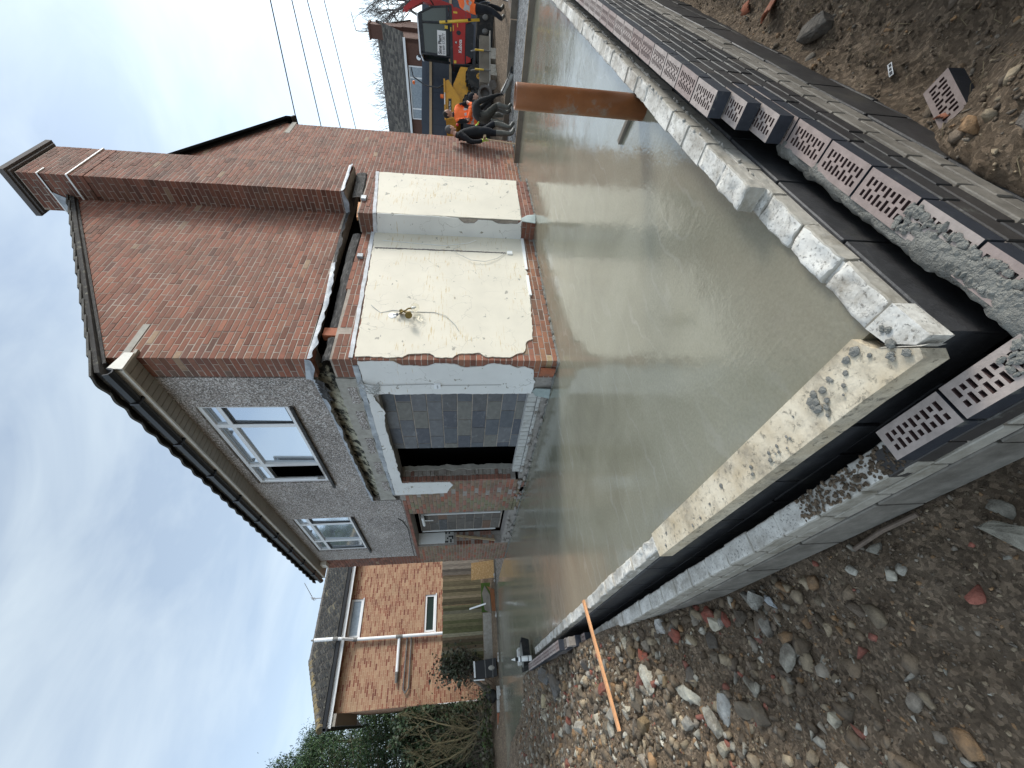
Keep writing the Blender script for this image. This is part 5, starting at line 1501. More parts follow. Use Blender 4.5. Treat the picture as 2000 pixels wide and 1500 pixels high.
def scatter(name, N, xr, yr, smin, smax, power, mask=None, seed=1, cols=STONE_COLS, bury=.25, bright=1.0):
    rg = np.random.default_rng(seed)
    x = rg.uniform(*xr, N); y = rg.uniform(*yr, N)
    ok = ~((x > -2.93) & (y > -3.245)) & ~((y > 4.6) & (x > np.interp(y, [4.6, 5.0, 5.75, 7.6, 11.62], [-2.6, -2.8, -3.35, -4.35, -5.6])) & (x < 0))
    if mask is not None: ok &= rg.random(N) < mask(x, y)
    x = x[ok]; y = y[ok]; n = len(x)
    s = smin + (smax - smin) * rg.random(n) ** power
    z = gzv(x, y)
    Vs = []; Fs = []; Cs = []; off = 0
    kind = rg.integers(0, len(SB_), n)
    for b in range(len(SB_)):
        idx = np.where(kind == b)[0]
        if not len(idx): continue
        bv, bf = SB_[b]
        ang = rg.uniform(0, 6.28, len(idx)); ca, sa = np.cos(ang), np.sin(ang)
        sc = s[idx][:, None] * np.stack([rg.uniform(.8, 1.5, len(idx)), rg.uniform(.6, 1.05, len(idx)), rg.uniform(.45, .85, len(idx))], 1)
        p = bv[None] * sc[:, None, :]
        tx = rg.uniform(-.5, .5, len(idx))
        zz = p[:, :, 2] * np.cos(tx)[:, None] + p[:, :, 0] * np.sin(tx)[:, None]; xx = p[:, :, 0] * np.cos(tx)[:, None] - p[:, :, 2] * np.sin(tx)[:, None]
        px_ = xx * ca[:, None] - p[:, :, 1] * sa[:, None] + x[idx][:, None]
        py_ = xx * sa[:, None] + p[:, :, 1] * ca[:, None] + y[idx][:, None]
        pz_ = zz + (z[idx] + s[idx] * (.5 - bury) * .6)[:, None]
        Vs.append(np.stack([px_, py_, pz_], -1).reshape(-1, 3))
        nv = len(bv)
        Fs.append((bf[None] + (np.arange(len(idx)) * nv)[:, None, None] + off).reshape(-1, 3)); off += nv * len(idx)
        cc = cols[rg.integers(0, len(cols), len(idx))] * rg.uniform(.75, 1.3, (len(idx), 1)) * bright
        Cs.append(np.repeat(cc, len(bf), 0))
    V = np.concatenate(Vs); F = np.concatenate(Fs); Cc = np.concatenate(Cs)
    me = bpy.data.meshes.new(name)
    me.vertices.add(len(V)); me.vertices.foreach_set('co', V.ravel())
    me.loops.add(F.size); me.loops.foreach_set('vertex_index', F.ravel().astype(np.int32))
    me.polygons.add(len(F)); me.polygons.foreach_set('loop_start', np.arange(0, F.size, 3, dtype=np.int32)); me.polygons.foreach_set('loop_total', np.full(len(F), 3, dtype=np.int32))
    me.update(calc_edges=True)
    a = me.attributes.new('col', 'FLOAT_COLOR', 'CORNER'); a.data.foreach_set('color', np.repeat(np.c_[Cc, np.ones(len(Cc))], 3, 0).astype(np.float32).ravel())
    me.materials.append(MAT['stone'])
    o = bpy.data.objects.new(name, me); COL.objects.link(o); o['kind'] = 'stuff'
    return o
heap = lambda x, y: np.clip(.26 + .9 * np.exp(-((y - .6) / 1.5) ** 2) + .25 * (y > 2.5), 0, 1)
scatter('gravel', 10000, (-4.9, -2.9), (-1.6, 6.5), .008, .032, 2.2, heap, 3)
scatter('mortar_bits', 2400, (-4.7, -2.9), (-2.6, 6.0), .008, .040, 1.8, heap, 11, cols=np.array([(.40, .37, .30), (.30, .28, .23), (.48, .45, .38), (.28, .10, .07)]))
scatter('grit', 15000, (-4.2, -2.9), (-3.9, 1.5), .003, .012, 2.0, None, 4, bright=1.0)
scatter('fine_rubble', 1900, (-4.7, -2.9), (-2.0, 4.5), .022, .060, 1.6, heap, 5)
scatter('grit', 9000, (-3.2, 3.2), (-4.4, -3.24), .003, .013, 2.2, None, 6)
scatter('gravel', 500, (-3.2, 3.2), (-4.4, -3.24), .010, .034, 2.5, None, 7)
scatter('gravel', 5000, (8.9, 13.5), (-4, 2), .02, .095, 1.6, None, 8)
def chunk_mesh(name, seed, rad, col, mat='stone', flat=.6, amp=.3, sub=2):
    V, F = hull(seed, 18, rad); bm = bmesh.new(); vs = [bm.verts.new(v) for v in V]
    for f in F: bm.faces.new([vs[i] for i in f])
    bmesh.ops.bevel(bm, geom=bm.edges[:], offset=.05 * min(rad), segments=1, affect='EDGES', clamp_overlap=True)
    if sub > 2:
        bmesh.ops.triangulate(bm, faces=bm.faces[:]); bmesh.ops.subdivide_edges(bm, edges=bm.edges[:], cuts=2)
        for v in bm.verts: v.co *= 1 + .10 * mnoise.noise(v.co * (2.2 / max(rad)) + Vector((seed, 0, 0))) + .05 * mnoise.noise(v.co * (7 / max(rad)))
    mb = MB().col(col); bm.verts.index_update(); mb.v = [tuple(v.co) for v in bm.verts]
    for f in bm.faces: mb.face([v.index for v in f.verts])
    bm.free(); return mb.mesh(name, mat)
def put(name, me, x, y, lift, rot, label, cat, group=None, z=None):
    o = bpy.data.objects.new(name, me); COL.objects.link(o)
    o.location = (x, y, (gz(x, y) if z is None else z) + lift); o.rotation_euler = rot
    return tag(o, label, cat, group)
# single pieces one can point at
big = [
 (-3.30, .08, (.13, .055, .05), (.46, .43, .35), 'longer pale concrete chunk just right of the orange lath', .35),
 (-3.40, -.24, (.12, .055, .045), (.50, .47, .38), 'cream broken concrete lump below the long pale chunk by the lath', 1.0),
 (-2.985, -.16, (.06, .05, .05), (.60, .58, .54), 'chalk-white block fragment against the outer wall of the heap', .2),
 (-3.57, -.40, (.12, .06, .04), (.40, .38, .32), 'flat buff concrete slab piece low in the rubble heap', .8),
 (-3.51, -.52, (.10, .05, .04), (.33, .33, .31), 'grey sharp-edged concrete piece beside the flat buff slab piece', -.4),
 (-2.985, -1.03, (.075, .06, .05), (.38, .36, .31), 'speckled pale concrete boulder touching the outer wall base', .4),
 (-3.03, -1.18, (.05, .036, .035), (.44, .46, .47), 'light blue-grey smooth stone beside the speckled boulder', .9),
 (-3.20, 2.66, (.16, .12, .09), (.10, .097, .092), 'dark grey broken slab piece standing near the brick wall end', .5),
 (-3.06, 3.14, (.13, .10, .10), (.12, .12, .118), 'charcoal slab fragment leaning beside the mortar tub', 1.2),
 (-3.33, 3.4, (.10, .07, .05), (.36, .30, .19), 'buff paving fragment in front of the charcoal slab pieces', .1),
 (-3.14, .12, (.07, .035, .03), (.30, .085, .05), 'red brick fragment under the middle of the orange lath', .7),
 (-3.05, -.72, (.055, .03, .03), (.28, .075, .05), 'deep red brick shard close to the pale boulder by the wall', .3),
 (-3.10, -2.52, (.085, .05, .028), (.26, .24, .19), 'curled pale paper-like stone at the near edge below the wall', 1.1),
 (-.56, -3.38, (.13, .07, .06), (.17, .15, .125), 'grey-brown boulder against the black foot of the right-hand wall', .5),
 (.9, -3.45, (.10, .07, .05), (.18, .16, .13), 'second grey boulder along the right-hand wall, farther off', 1.4),
 (-2.22, -3.43, (.10, .06, .04), (.16, .14, .12), 'dark grey stone beyond the loose perforated brick', .2),
]
for i, (x, y, r_, c, lab, rz) in enumerate(big):
    put('rubble_piece', chunk_mesh('rubble_piece', 50 + i, r_, c, sub=3, flat=.62, amp=.35), x, y, r_[2] * .45, (random.uniform(-.3, .3), random.uniform(-.3, .3), rz), lab, 'rubble')
groups = (('mortar_lump', [(.42, .38, .29), (.35, .32, .26), (.48, .43, .33), (.31, .285, .24)], 'pale lump of broken mortar lying in the rubble heap', 'pale mortar lumps in the rubble heap', 40),
          ('brick_fragment', [(.24, .075, .05), (.27, .10, .07), (.20, .07, .05)], 'red brick fragment lying loose in the rubble heap', 'red brick fragments in the rubble heap', 14),
          ('rubble_stone', [(.15, .12, .085), (.115, .092, .068), (.18, .15, .108), (.13, .112, .092), (.20, .14, .075)], 'brown-grey stone lying loose in the rubble heap', 'brown-grey stones in the rubble heap', 40))
for nm, cols, lab, grp, cnt in groups:
    ms = [chunk_mesh(nm, 90 + i * 3, (1, random.uniform(.6, .85), random.uniform(.5, .7)), random.choice(cols), flat=.55 + .05 * (i % 4), amp=.35) for i in range(8)]
    k = 0
    while k < cnt:
        y = random.gauss(.3, 1.4) if random.random() < .75 else random.uniform(-1, 4); x = -2.97 - abs(random.gauss(0, .5))
        if y < -1.5 or y > 5 or x < -4.5: continue
        s = random.uniform(.026, .070) * (1.4 if random.random() < .25 else 1)
        o = put(nm, random.choice(ms), x, y, s * .3, (random.uniform(-.5, .5), random.uniform(-.5, .5), random.uniform(0, 6.28)), lab, 'rubble', grp); o.scale = (s, s, s); k += 1
# other loose things on the dirt
AB = inst('perforated_brick', PMe, None, Matrix.Translation((-1.666, -3.335, gz(-1.666, -3.335) + .035)) @ Matrix.Rotation(R(161), 4, 'Z') @ Matrix.Rotation(R(6), 4, 'X') @ Matrix.Rotation(R(-5), 4, 'Y') @ Matrix.Translation((-.1075, -.051, -.03)))
tag(AB, 'single loose perforated brick lying on the dirt beside the right-hand wall', 'brick')
o = MB(); o.box(-.035, .035, -.009, .009, 0, .002); o = o.build('paper_tag', 'white_paint'); o.location = (-1.218, -3.338, gz(-1.218, -3.338) + .012); o.rotation_euler = (.15, .1, R(-28)); tag(o, 'small white paper tag with black marks on the dark dirt', 'tag')
mk = MB(); mk.box(-.03, -.012, -.006, .006, .0022, .0032); mk.box(-.006, .008, -.005, .005, .0022, .0032); mk.box(.014, .03, -.006, .004, .0022, .0032); mk.build('printed_marks', 'cable_black', o, local=True)
def shard(x, y, rz, label, s=1.0, tilt=.5):
    mb = MB(); n = 8; prev = None
    for i in range(n + 1):
        a = -.7 + 1.4 * i / n
        ring = [(.08 * s * math.sin(a), -.09 * s + .02 * (i % 3) * s, .08 * s * math.cos(a)), (.08 * s * math.sin(a), .09 * s - .015 * (i % 2) * s, .08 * s * math.cos(a)), (.068 * s * math.sin(a), .09 * s - .015 * (i % 2) * s, .068 * s * math.cos(a)), (.068 * s * math.sin(a), -.09 * s + .02 * (i % 3) * s, .068 * s * math.cos(a))]
        k = mb.add(ring)
        if prev is not None:
            for j in range(4): mb.face([prev + j, prev + (j + 1) % 4, k + (j + 1) % 4, k + j])
        else: mb.face([k, k + 1, k + 2, k + 3])
        prev = k
    mb.face([prev + 3, prev + 2, prev + 1, prev])
    o = fixn(mb.build('pipe_shard', 'terracotta')); o.location = (x, y, gz(x, y) - .03 * s); o.rotation_euler = (tilt, .2, rz); tag(o, label, 'shard')
shard(-.02, -3.40, .8, 'broken orange clay pipe shard on the dirt bank at the right edge', 1.0)
shard(-1.72, -3.285, .3, 'small orange clay shard between the wall and the loose perforated brick', .5, .9)
shard(.35, -3.36, 2.0, 'second, redder clay shard farther along the right-hand wall', .7, .2)
o = MB(); o.tube([(-2.935, -2.28, -.555), (-2.94, -2.1, -.55), (-2.96, -1.93, -.555)], .010, 8); tag(o.build('steel_rod', 'steel_bar'), 'rusty grey rod lying along the foot of the left-hand wall', 'rod')
mb = MB().col((.30, .24, .14))
for i in range(130):
    x = random.uniform(-2.4, 1.5); y = random.uniform(-3.75, -3.26); z = gz(x, y)
    a = random.uniform(0, 6.28); l = random.uniform(.03, .11)
    mb.tube([(x, y, z + .002), (x + l * .5 * math.cos(a), y + l * .5 * math.sin(a), z + random.uniform(.01, .03)), (x + l * math.cos(a + .3), y + l * math.sin(a + .3), z + .006)], .0012, 4)
o = mb.build('dry_stalks', 'tinted_fine'); o['kind'] = 'stuff'

# ------------------------------------------------------------------ wall lamp and loose cables on the gable
WLp = thing('wall_lamp', 'broken brass wall lamp with a clear glass globe hanging off the cream plaster', 'lamp', (.79, -.015, 2.0))
mb = MB(); mb.lathe((.79, -.014, 2.14), (0, -1, 0), [(0, .055), (.008, .05), (.010, .01)], 18); mb.build('ceiling_rose', 'pvc', WLp)
mb = MB(); mb.tube([(.79, -.03, 2.13), (.76, -.06, 2.09), (.785, -.05, 2.03)], .005, 6); mb.box(.752, .782, -.07, -.045, 2.06, 2.085); mb.build('flex', 'navy', WLp)
mb = MB(); mb.lathe((.81, -.05, 2.01), (.5, -.6, .5), [(0, .035), (.012, .05), (.02, .03), (.05, .018)], 14); mb.tube([(.81, -.07, 1.99), (.84, -.10, 1.93), (.862, -.09, 1.88)], .011, 6); mb.tube([(.80, -.07, 1.98), (.76, -.11, 1.90), (.70, -.12, 1.91)], .011, 6)
mb.lathe((.705, -.12, 1.915), (-.7, -.3, -.1), [(0, .02), (.015, .042), (.055, .046), (.055, .038)], 14); mb.build('arm', 'brass', WLp)
mb = MB(); mb.lathe((.862, -.10, 1.845), (0, -.3, -1), [(-.062, .012), (-.05, .035), (-.03, .053), (0, .064), (.03, .055), (.05, .036), (.06, .01)], 20); mb.build('glass_globe', 'clear_globe', WLp, smooth=True)
mb = MB(); mb.lathe((.862, -.10, 1.86), (0, -.3, -1), [(-.03, .012), (0, .02), (.03, .006)], 10); mb.build('lampholder', 'pvc', WLp)
o = MB(); o.tube([(.98, -.03, 2.44), (.90, -.02, 2.36), (.84, -.016, 2.30), (.895, -.02, 2.144), (.874, -.018, 1.985), (.868, -.02, 1.59), (.794, -.03, 1.44), (.616, -.03, 1.31), (.50, -.02, 1.262)], .004, 5); tag(o.build('loose_cable', 'cable_grey'), 'long grey cable hanging past the glass globe on the gable plaster', 'cable')
pts = [(2.385 + .02 * math.sin(i * .7), -.03, 1.62 - .05 * i) for i in range(6)]
o = MB(); o.tube([(2.39, -.025, .50), (2.2, -.035, .66), (2.08, -.045, .86), (2.10, -.05, 1.08), (2.25, -.05, 1.28), (2.40, -.04, 1.36), (2.50, -.03, 1.25)], .004, 5); tag(o.build('loose_cable', 'cable_grey'), 'looped grey cable drooping beside the dark cable chase', 'cable')
o = MB(); o.tube([(2.60, -.02, 2.48), (2.56, -.02, 2.0), (2.52, -.02, 1.5), (2.62, -.03, 1.1), (2.70, -.04, .98)], .004, 5); tag(o.build('loose_cable', 'pvc'), 'thin white cable on the plaster close to the chimney breast', 'cable')
o = MB(); o.tube([(-.016, .42, 2.55), (-.03, .46, 2.3), (-.02, .44, 1.62), (-.02, .47, 1.5), (-.018, .46, .7)], .005, 5); tag(o.build('loose_cable', 'cable_grey'), 'grey cable dropping down the white front plaster to a socket', 'cable')
mb = MB()
for i in range(7):
    mb.tube([(-.02, .36 + .02 * i, 2.50 + .01 * i), (-.08 - .01 * i, .42 + .03 * (i % 3), 2.44 - .03 * (i % 4)), (-.04, .50 + .03 * i, 2.36 - .02 * (i % 3)), (-.03, .40 + .05 * (i % 4), 2.28)], .005, 5)
tag(mb.build('cable_bundle', 'cable_grey'), 'tangle of cut pale cables at the top of the white front plaster', 'cables')
mb = MB(); mb.box(-.045, -.014, .425, .51, 1.50, 1.585); so_ = mb.build('socket', 'pvc', H)
mb = MB(); mb.box(-.048, -.045, .445, .455, 1.53, 1.55); mb.box(-.048, -.045, .48, .49, 1.53, 1.55); mb.build('socket_holes', 'cable_black', so_)
mb = MB(); mb.prism([(-.05, .52, .02), (-.04, .74, .0), (-.02, .70, .20), (-.02, .60, .26), (-.02, .54, .22)], (.012, 0, 0)); tag(fixn(mb.build('blue_offcut', 'teal_slate')), 'pale blue-green slate offcut at the foot of the front plaster', 'offcut')
mb = MB(); mb.prism([(2.76, -.36, .02), (2.96, -.40, .0), (2.99, -.37, .13), (2.90, -.35, .25), (2.82, -.35, .23), (2.79, -.355, .12)], (0, .012, .0)); tag(fixn(mb.build('green_slate', 'teal_slate')), 'torn greenish slate at the foot of the chimney breast corner', 'offcut')
mb = MB(); mb.bar((-.05, .10, .12), (-.05, .22, .13), .03, .19, (0, 0, 1)); tag(mb.build('broken_brick', 'terracotta'), 'broken orange brick block at the foot of the house corner', 'brick')
mb = MB()
xx = .0
while xx < 7.2:
    if not 2.8 < xx < 4.4: mb.blob((xx, -.02, .0), (random.uniform(.03, .10), random.uniform(.015, .035), random.uniform(.008, .03)), int(xx * 37), .4, 1)
    else: mb.blob((xx, -.36, .0), (random.uniform(.03, .08), random.uniform(.015, .035), random.uniform(.008, .025)), int(xx * 37), .4, 1)
    xx += random.uniform(.03, .12)
yy = 0
while yy < 8.2:
    mb.blob((-.02, yy, .0), (random.uniform(.015, .04), random.uniform(.03, .1), random.uniform(.008, .03)), int(yy * 41), .4, 1); yy += random.uniform(.04, .15)
o = mb.build('screed_fillet', 'cement_fresh'); o['kind'] = 'stuff'

# ------------------------------------------------------------------ people
def skin_person(name, label, loc, J, bones, mats, extra=None):
    # J: joint -> (a, b, c, radius); bones: (joint, joint, material); local x = right in the picture, y = away, z = up
    root = thing(name, label, 'person', loc, -YAW)
    keys = list(J); idx = {k: i for i, k in enumerate(keys)}
    me = bpy.data.meshes.new('tmp'); me.from_pydata([J[k][:3] for k in keys], [(idx[a], idx[b]) for a, b, m in bones], [])
    ob = bpy.data.objects.new('tmp', me); COL.objects.link(ob)
    sk = ob.modifiers.new('s', 'SKIN'); sk.use_smooth_shade = True; sk.branch_smoothing = .3
    layer = me.skin_vertices[0].data if len(me.skin_vertices) else None
    if layer is None:
        me.skin_vertices  # created with the modifier below
    for i, k in enumerate(keys):
        d = me.skin_vertices[0].data[i]; d.radius = (J[k][3], J[k][3]) if len(J[k]) < 5 else (J[k][3], J[k][4]); d.use_root = (k == 'pelvis')
    sb = ob.modifiers.new('b', 'SUBSURF'); sb.levels = 2; sb.render_levels = 2
    bpy.context.view_layer.update()
    m2 = bpy.data.meshes.new_from_object(ob.evaluated_get(bpy.context.evaluated_depsgraph_get()))
    bpy.data.objects.remove(ob); bpy.data.meshes.remove(me)
    m2.name = 'body'; m2.materials.clear()
    for m in mats: m2.materials.append(MAT[m])
    segs = [(Vector(J[a][:3]), Vector(J[b][:3]), J[a][3], J[b][3], mats.index(m)) for a, b, m in bones]
    for p in m2.polygons:
        c = p.center; best = None
        for a, b, ra, rb, mi in segs:
            ab = b - a; t = max(0, min(1, (c - a).dot(ab) / max(ab.length_squared, 1e-9)))
            d = (c - (a + ab * t)).length / (ra + (rb - ra) * t)
            if best is None or d < best[0]: best = (d, mi)
        p.material_index = best[1]; p.use_smooth = True
    nv = len(m2.vertices)
    for v in m2.vertices:
        k = .010 * mnoise.noise(v.co * 9) + .005 * mnoise.noise(v.co * 22)
        if v.co.z < 1.35: v.co += v.normal * k
    body = bpy.data.objects.new('body', m2); COL.objects.link(body); body.parent = root
    return root, body
def fingers(J, bones, hand, wrist, dirv, side, mat, curl=.5, tag_='l'):
    # four unequal bent fingers and a thumb that leaves the side of the palm
    d = Vector(dirv).normalized(); s = Vector(side).normalized(); n = d.cross(s).normalized()
    h = Vector(hand)
    for i, L in enumerate((.034, .040, .037, .029)):
        o = h + s * ((i - 1.5) * .021) + d * .03
        m = o + d * L * .8 + n * (-.004); e = m + (d * (1 - curl) - n * curl).normalized() * L
        J[f'f{tag_}{i}a'] = (*o, .011); J[f'f{tag_}{i}b'] = (*m, .010); J[f'f{tag_}{i}c'] = (*e, .008)
        bones += [(f'h{tag_}', f'f{tag_}{i}a', mat), (f'f{tag_}{i}a', f'f{tag_}{i}b', mat), (f'f{tag_}{i}b', f'f{tag_}{i}c', mat)]
    o = h - s * .036; e = o + (d * .7 - s * .5 - n * .5).normalized() * .045
    J[f't{tag_}a'] = (*o, .012); J[f't{tag_}b'] = (*e, .009)
    bones += [(f'h{tag_}', f't{tag_}a', mat), (f't{tag_}a', f't{tag_}b', mat)]
def torso_shell(root, body, name, mat, test, off, mats=None, matfn=None):
    # clothing lifted off the body surface
    src = body.data; mb = MB(); mp = {}
    for p in src.polygons:
        if not test(p.center): continue
        ids = []
        for vi in p.vertices:
            if vi not in mp:
                v = src.vertices[vi]; mp[vi] = mb.add([v.co + v.normal * off])
            ids.append(mp[vi])
        mb.mi = 0 if matfn is None else matfn(p.center)
        mb.face(ids)
    return mb.build(name, mats or mat, root, smooth=True, local=True)
def head_parts(root, c, face, hair, hat=None, ear=True):
    # c: head centre, face: direction looked at (local)
    c = Vector(c); f = Vector(face).normalized(); s = f.cross(Vector((0, 0, 1))).normalized(); u = s.cross(f).normalized()
    m = Matrix((s, f, u)).transposed()
    mb = MB(); mb.blob(c + f * .004 - u * .006, (.070, .092, .108), 1, .03, 3, rot=m); mb.blob(c + f * .095 - u * .012, (.012, .020, .022), 2, .05, 2, rot=m)
    mb.blob(c + f * .07 - u * .075, (.034, .03, .025), 3, .05, 2, rot=m)
    if ear:
        for q in (-1, 1): mb.blob(c + s * (.070 * q) - u * .012 - f * .006, (.012, .022, .032), 4, .08, 2, rot=m)
    h = mb.build('head', 'skin', root, smooth=True, local=True)
    mb = MB(); 
    for q in (-1, 1): mb.blob(c + f * .082 + s * (.030 * q) + u * .012, (.010, .008, .006), 5, 0, 1, rot=m)
    mb.blob(c + f * .088 - u * .052, (.024, .006, .005), 6, 0, 1, rot=m); mb.build('face_features', 'hair_dark', h, local=True)
    if hair:
        mb = MB(); mb.blob(c - f * .018 + u * .022, (.080, .094, .098), 7, .06, 3, rot=m, freq=3)
        mb.build('hair', hair, root, smooth=True, local=True)
    if hat:
        mb = MB(); mb.blob(c - f * .010 + u * .045, (.086, .102, .090), 8, .03, 3, rot=m); mb.build('beanie', hat, root, smooth=True, local=True)
        mb = MB(); mb.blob(c - f * .03 + u * .145, (.03, .03, .028), 9, .1, 2, rot=m); mb.build('pompom', hat, root, smooth=True, local=True)
    return m
def limbs(side): return side
# 1: man in black with grey hair, nearest
J = dict(pelvis=(-.09, 0, .82, .125, .15), spine=(-.14, 0, 1.00, .13, .155), chest=(-.21, 0, 1.20, .135, .175), neckb=(-.20, 0, 1.345, .075), neck=(-.17, 0, 1.40, .055), crown=(-.13, 0, 1.45, .05),
         sl=(-.27, -.16, 1.27, .072), el=(-.46, -.20, 1.02, .055), wl=(-.42, -.22, .80, .038), hl=(-.385, -.22, .745, .036),
         sr=(-.17, .17, 1.27, .072), er=(-.02, .22, 1.06, .053), wr=(.08, .12, .92, .038), hr=(.12, .09, .90, .036),
         kl=(-.14, -.085, .47, .072), al=(-.13, -.09, .12, .055), fl=(.02, -.10, .045, .042), hpl=(-.11, -.085, .76, .105), hpr=(-.04, .085, .76, .105), kr=(.20, .08, .50, .074), ar=(.11, .08, .13, .055), fr=(.26, .07, .045, .042))
bn = [('pelvis', 'spine', 'cloth_black'), ('spine', 'chest', 'cloth_black'), ('chest', 'neckb', 'cloth_black'), ('neckb', 'neck', 'skin'), ('neck', 'crown', 'skin'),
      ('chest', 'sl', 'cloth_black'), ('sl', 'el', 'cloth_black'), ('el', 'wl', 'cloth_black'), ('wl', 'hl', 'glove'), ('chest', 'sr', 'cloth_black'), ('sr', 'er', 'cloth_black'), ('er', 'wr', 'cloth_black'), ('wr', 'hr', 'glove'),
      ('pelvis', 'hpl', 'cloth_navy'), ('hpl', 'kl', 'cloth_navy'), ('kl', 'al', 'boot'), ('al', 'fl', 'boot'), ('pelvis', 'hpr', 'cloth_navy'), ('hpr', 'kr', 'cloth_navy'), ('kr', 'ar', 'boot'), ('ar', 'fr', 'boot')]
fingers(J, bn, J['hl'][:3], J['wl'][:3], (.25, 0, -1), (.9, .4, .2), 'glove', .55, 'l'); fingers(J, bn, J['hr'][:3], J['wr'][:3], (.8, -.4, -.3), (.3, .8, 0), 'glove', .55, 'r')
M1, b1 = skin_person('person', 'grey-haired man in black jacket and lime gloves standing at the board handle', (6.963, -.324, -.03), J, bn, ['cloth_black', 'skin', 'glove', 'cloth_navy', 'boot'])
head_parts(M1, (-.085, 0, 1.50), (.72, .1, -.55), 'hair_grey')
MB().blob((-.03, -.10, 1.345), (.03, .025, .035), 3, .05, 2).build('ear_defender', 'red_plastic', M1, smooth=True, local=True)
# 2: man in a beanie bending to the concrete
J = dict(pelvis=(-.31, 0, .76, .125, .15), spine=(-.22, 0, .86, .135, .155), chest=(-.05, 0, .91, .135, .175), neckb=(.10, 0, .94, .075), neck=(.13, 0, .945, .055), crown=(.17, 0, .945, .05),
         sl=(-.0, -.17, .87, .07), el=(.10, -.21, .60, .053), wl=(.225, -.17, .38, .038), hl=(.255, -.15, .315, .036), sr=(.0, .17, .87, .07), er=(.22, .2, .68, .053), wr=(.36, .08, .42, .038), hr=(.39, .05, .37, .036),
         hpl=(-.30, -.085, .69, .105), hpr=(-.28, .09, .69, .105), kl=(.02, -.10, .40, .075), al=(-.02, -.10, .10, .055), fl=(.10, -.10, .03, .042), kr=(.10, .12, .40, .075), ar=(-.0, .12, .10, .055), fr=(.12, .12, .03, .042))
bn = [('pelvis', 'spine', 'cloth_dark'), ('spine', 'chest', 'cloth_dark'), ('chest', 'neckb', 'cloth_dark'), ('neckb', 'neck', 'cloth_dark'), ('neck', 'crown', 'skin'),
      ('chest', 'sl', 'cloth_dark'), ('sl', 'el', 'cloth_dark'), ('el', 'wl', 'cloth_dark'), ('wl', 'hl', 'cloth_black'), ('chest', 'sr', 'cloth_dark'), ('sr', 'er', 'cloth_dark'), ('er', 'wr', 'cloth_dark'), ('wr', 'hr', 'cloth_black'),
      ('pelvis', 'hpl', 'cloth_mud'), ('hpl', 'kl', 'cloth_mud'), ('kl', 'al', 'boot'), ('al', 'fl', 'boot'), ('pelvis', 'hpr', 'cloth_mud'), ('hpr', 'kr', 'cloth_mud'), ('kr', 'ar', 'boot'), ('ar', 'fr', 'boot')]
fingers(J, bn, J['hl'][:3], J['wl'][:3], (.4, .1, -1), (.8, .5, .2), 'cloth_black', .6, 'l'); fingers(J, bn, J['hr'][:3], J['wr'][:3], (.4, -.3, -1), (.5, .8, .2), 'cloth_black', .6, 'r')
M2, b2 = skin_person('person', 'man in dark clothes and bobble beanie bending low over the wet concrete', (8.153, -.40, -.03), J, bn, ['cloth_dark', 'skin', 'cloth_black', 'cloth_mud', 'boot'])
head_parts(M2, (.225, 0, .955), (.85, -.1, -.5), None, 'cloth_navy')
# 3: man in an orange vest behind
J = dict(pelvis=(-.14, 0, .80, .125, .15), spine=(-.13, 0, 1.0, .13, .155), chest=(-.12, 0, 1.24, .14, .17), neckb=(-.12, 0, 1.42, .07), neck=(-.12, 0, 1.47, .052), crown=(-.12, 0, 1.52, .05),
         sl=(-.30, -.04, 1.33, .07), el=(-.36, -.14, 1.05, .052), wl=(-.18, -.24, .98, .037), hl=(-.13, -.25, .99, .036), sr=(.07, -.02, 1.33, .07), er=(.15, -.12, 1.06, .052), wr=(.02, -.24, .95, .037), hr=(-.03, -.25, .96, .036),
         hpl=(-.23, 0, .76, .105), hpr=(-.05, 0, .76, .105), kl=(-.23, -.03, .44, .072), al=(-.23, 0, .12, .055), fl=(-.23, -.14, .045, .042), kr=(-.04, -.03, .44, .072), ar=(-.04, 0, .12, .055), fr=(-.03, -.14, .045, .042))
bn = [('pelvis', 'spine', 'cloth_black'), ('spine', 'chest', 'cloth_black'), ('chest', 'neckb', 'cloth_black'), ('neckb', 'neck', 'skin'), ('neck', 'crown', 'skin'), ('chest', 'sl', 'cloth_black'), ('sl', 'el', 'cloth_black'), ('el', 'wl', 'skin'), ('wl', 'hl', 'skin'),
      ('chest', 'sr', 'cloth_black'), ('sr', 'er', 'cloth_black'), ('er', 'wr', 'skin'), ('wr', 'hr', 'skin'), ('pelvis', 'hpl', 'cloth_navy'), ('hpl', 'kl', 'cloth_navy'), ('kl', 'al', 'boot'), ('al', 'fl', 'boot'), ('pelvis', 'hpr', 'cloth_navy'), ('hpr', 'kr', 'cloth_navy'), ('kr', 'ar', 'boot'), ('ar', 'fr', 'boot')]
fingers(J, bn, J['hl'][:3], J['wl'][:3], (.9, -.2, 0), (0, .3, 1), 'skin', .5, 'l'); fingers(J, bn, J['hr'][:3], J['wr'][:3], (-.9, -.2, 0), (0, .3, 1), 'skin', .5, 'r')
M3, b3 = skin_person('person', 'dark-haired man in an orange reflective vest standing behind the other two', (9.009, -.044, .0), J, bn, ['cloth_black', 'skin', 'cloth_navy', 'boot'])
head_parts(M3, (-.12, -.01, 1.585), (.5, -.8, -.15), 'hair_dark')
vestmat = lambda zs: (lambda c: 1 if any(abs(c.z - z) < .028 for z in zs) else 0)
torso_shell(M3, b3, 'vest', None, lambda c: .74 < c.z < 1.40 and abs(c.x + .12) < .215 and not (c.z < 1.28 and abs(c.x + .12) > .19), .014, ['hi_vis', 'reflective'], vestmat((.92, 1.10)))
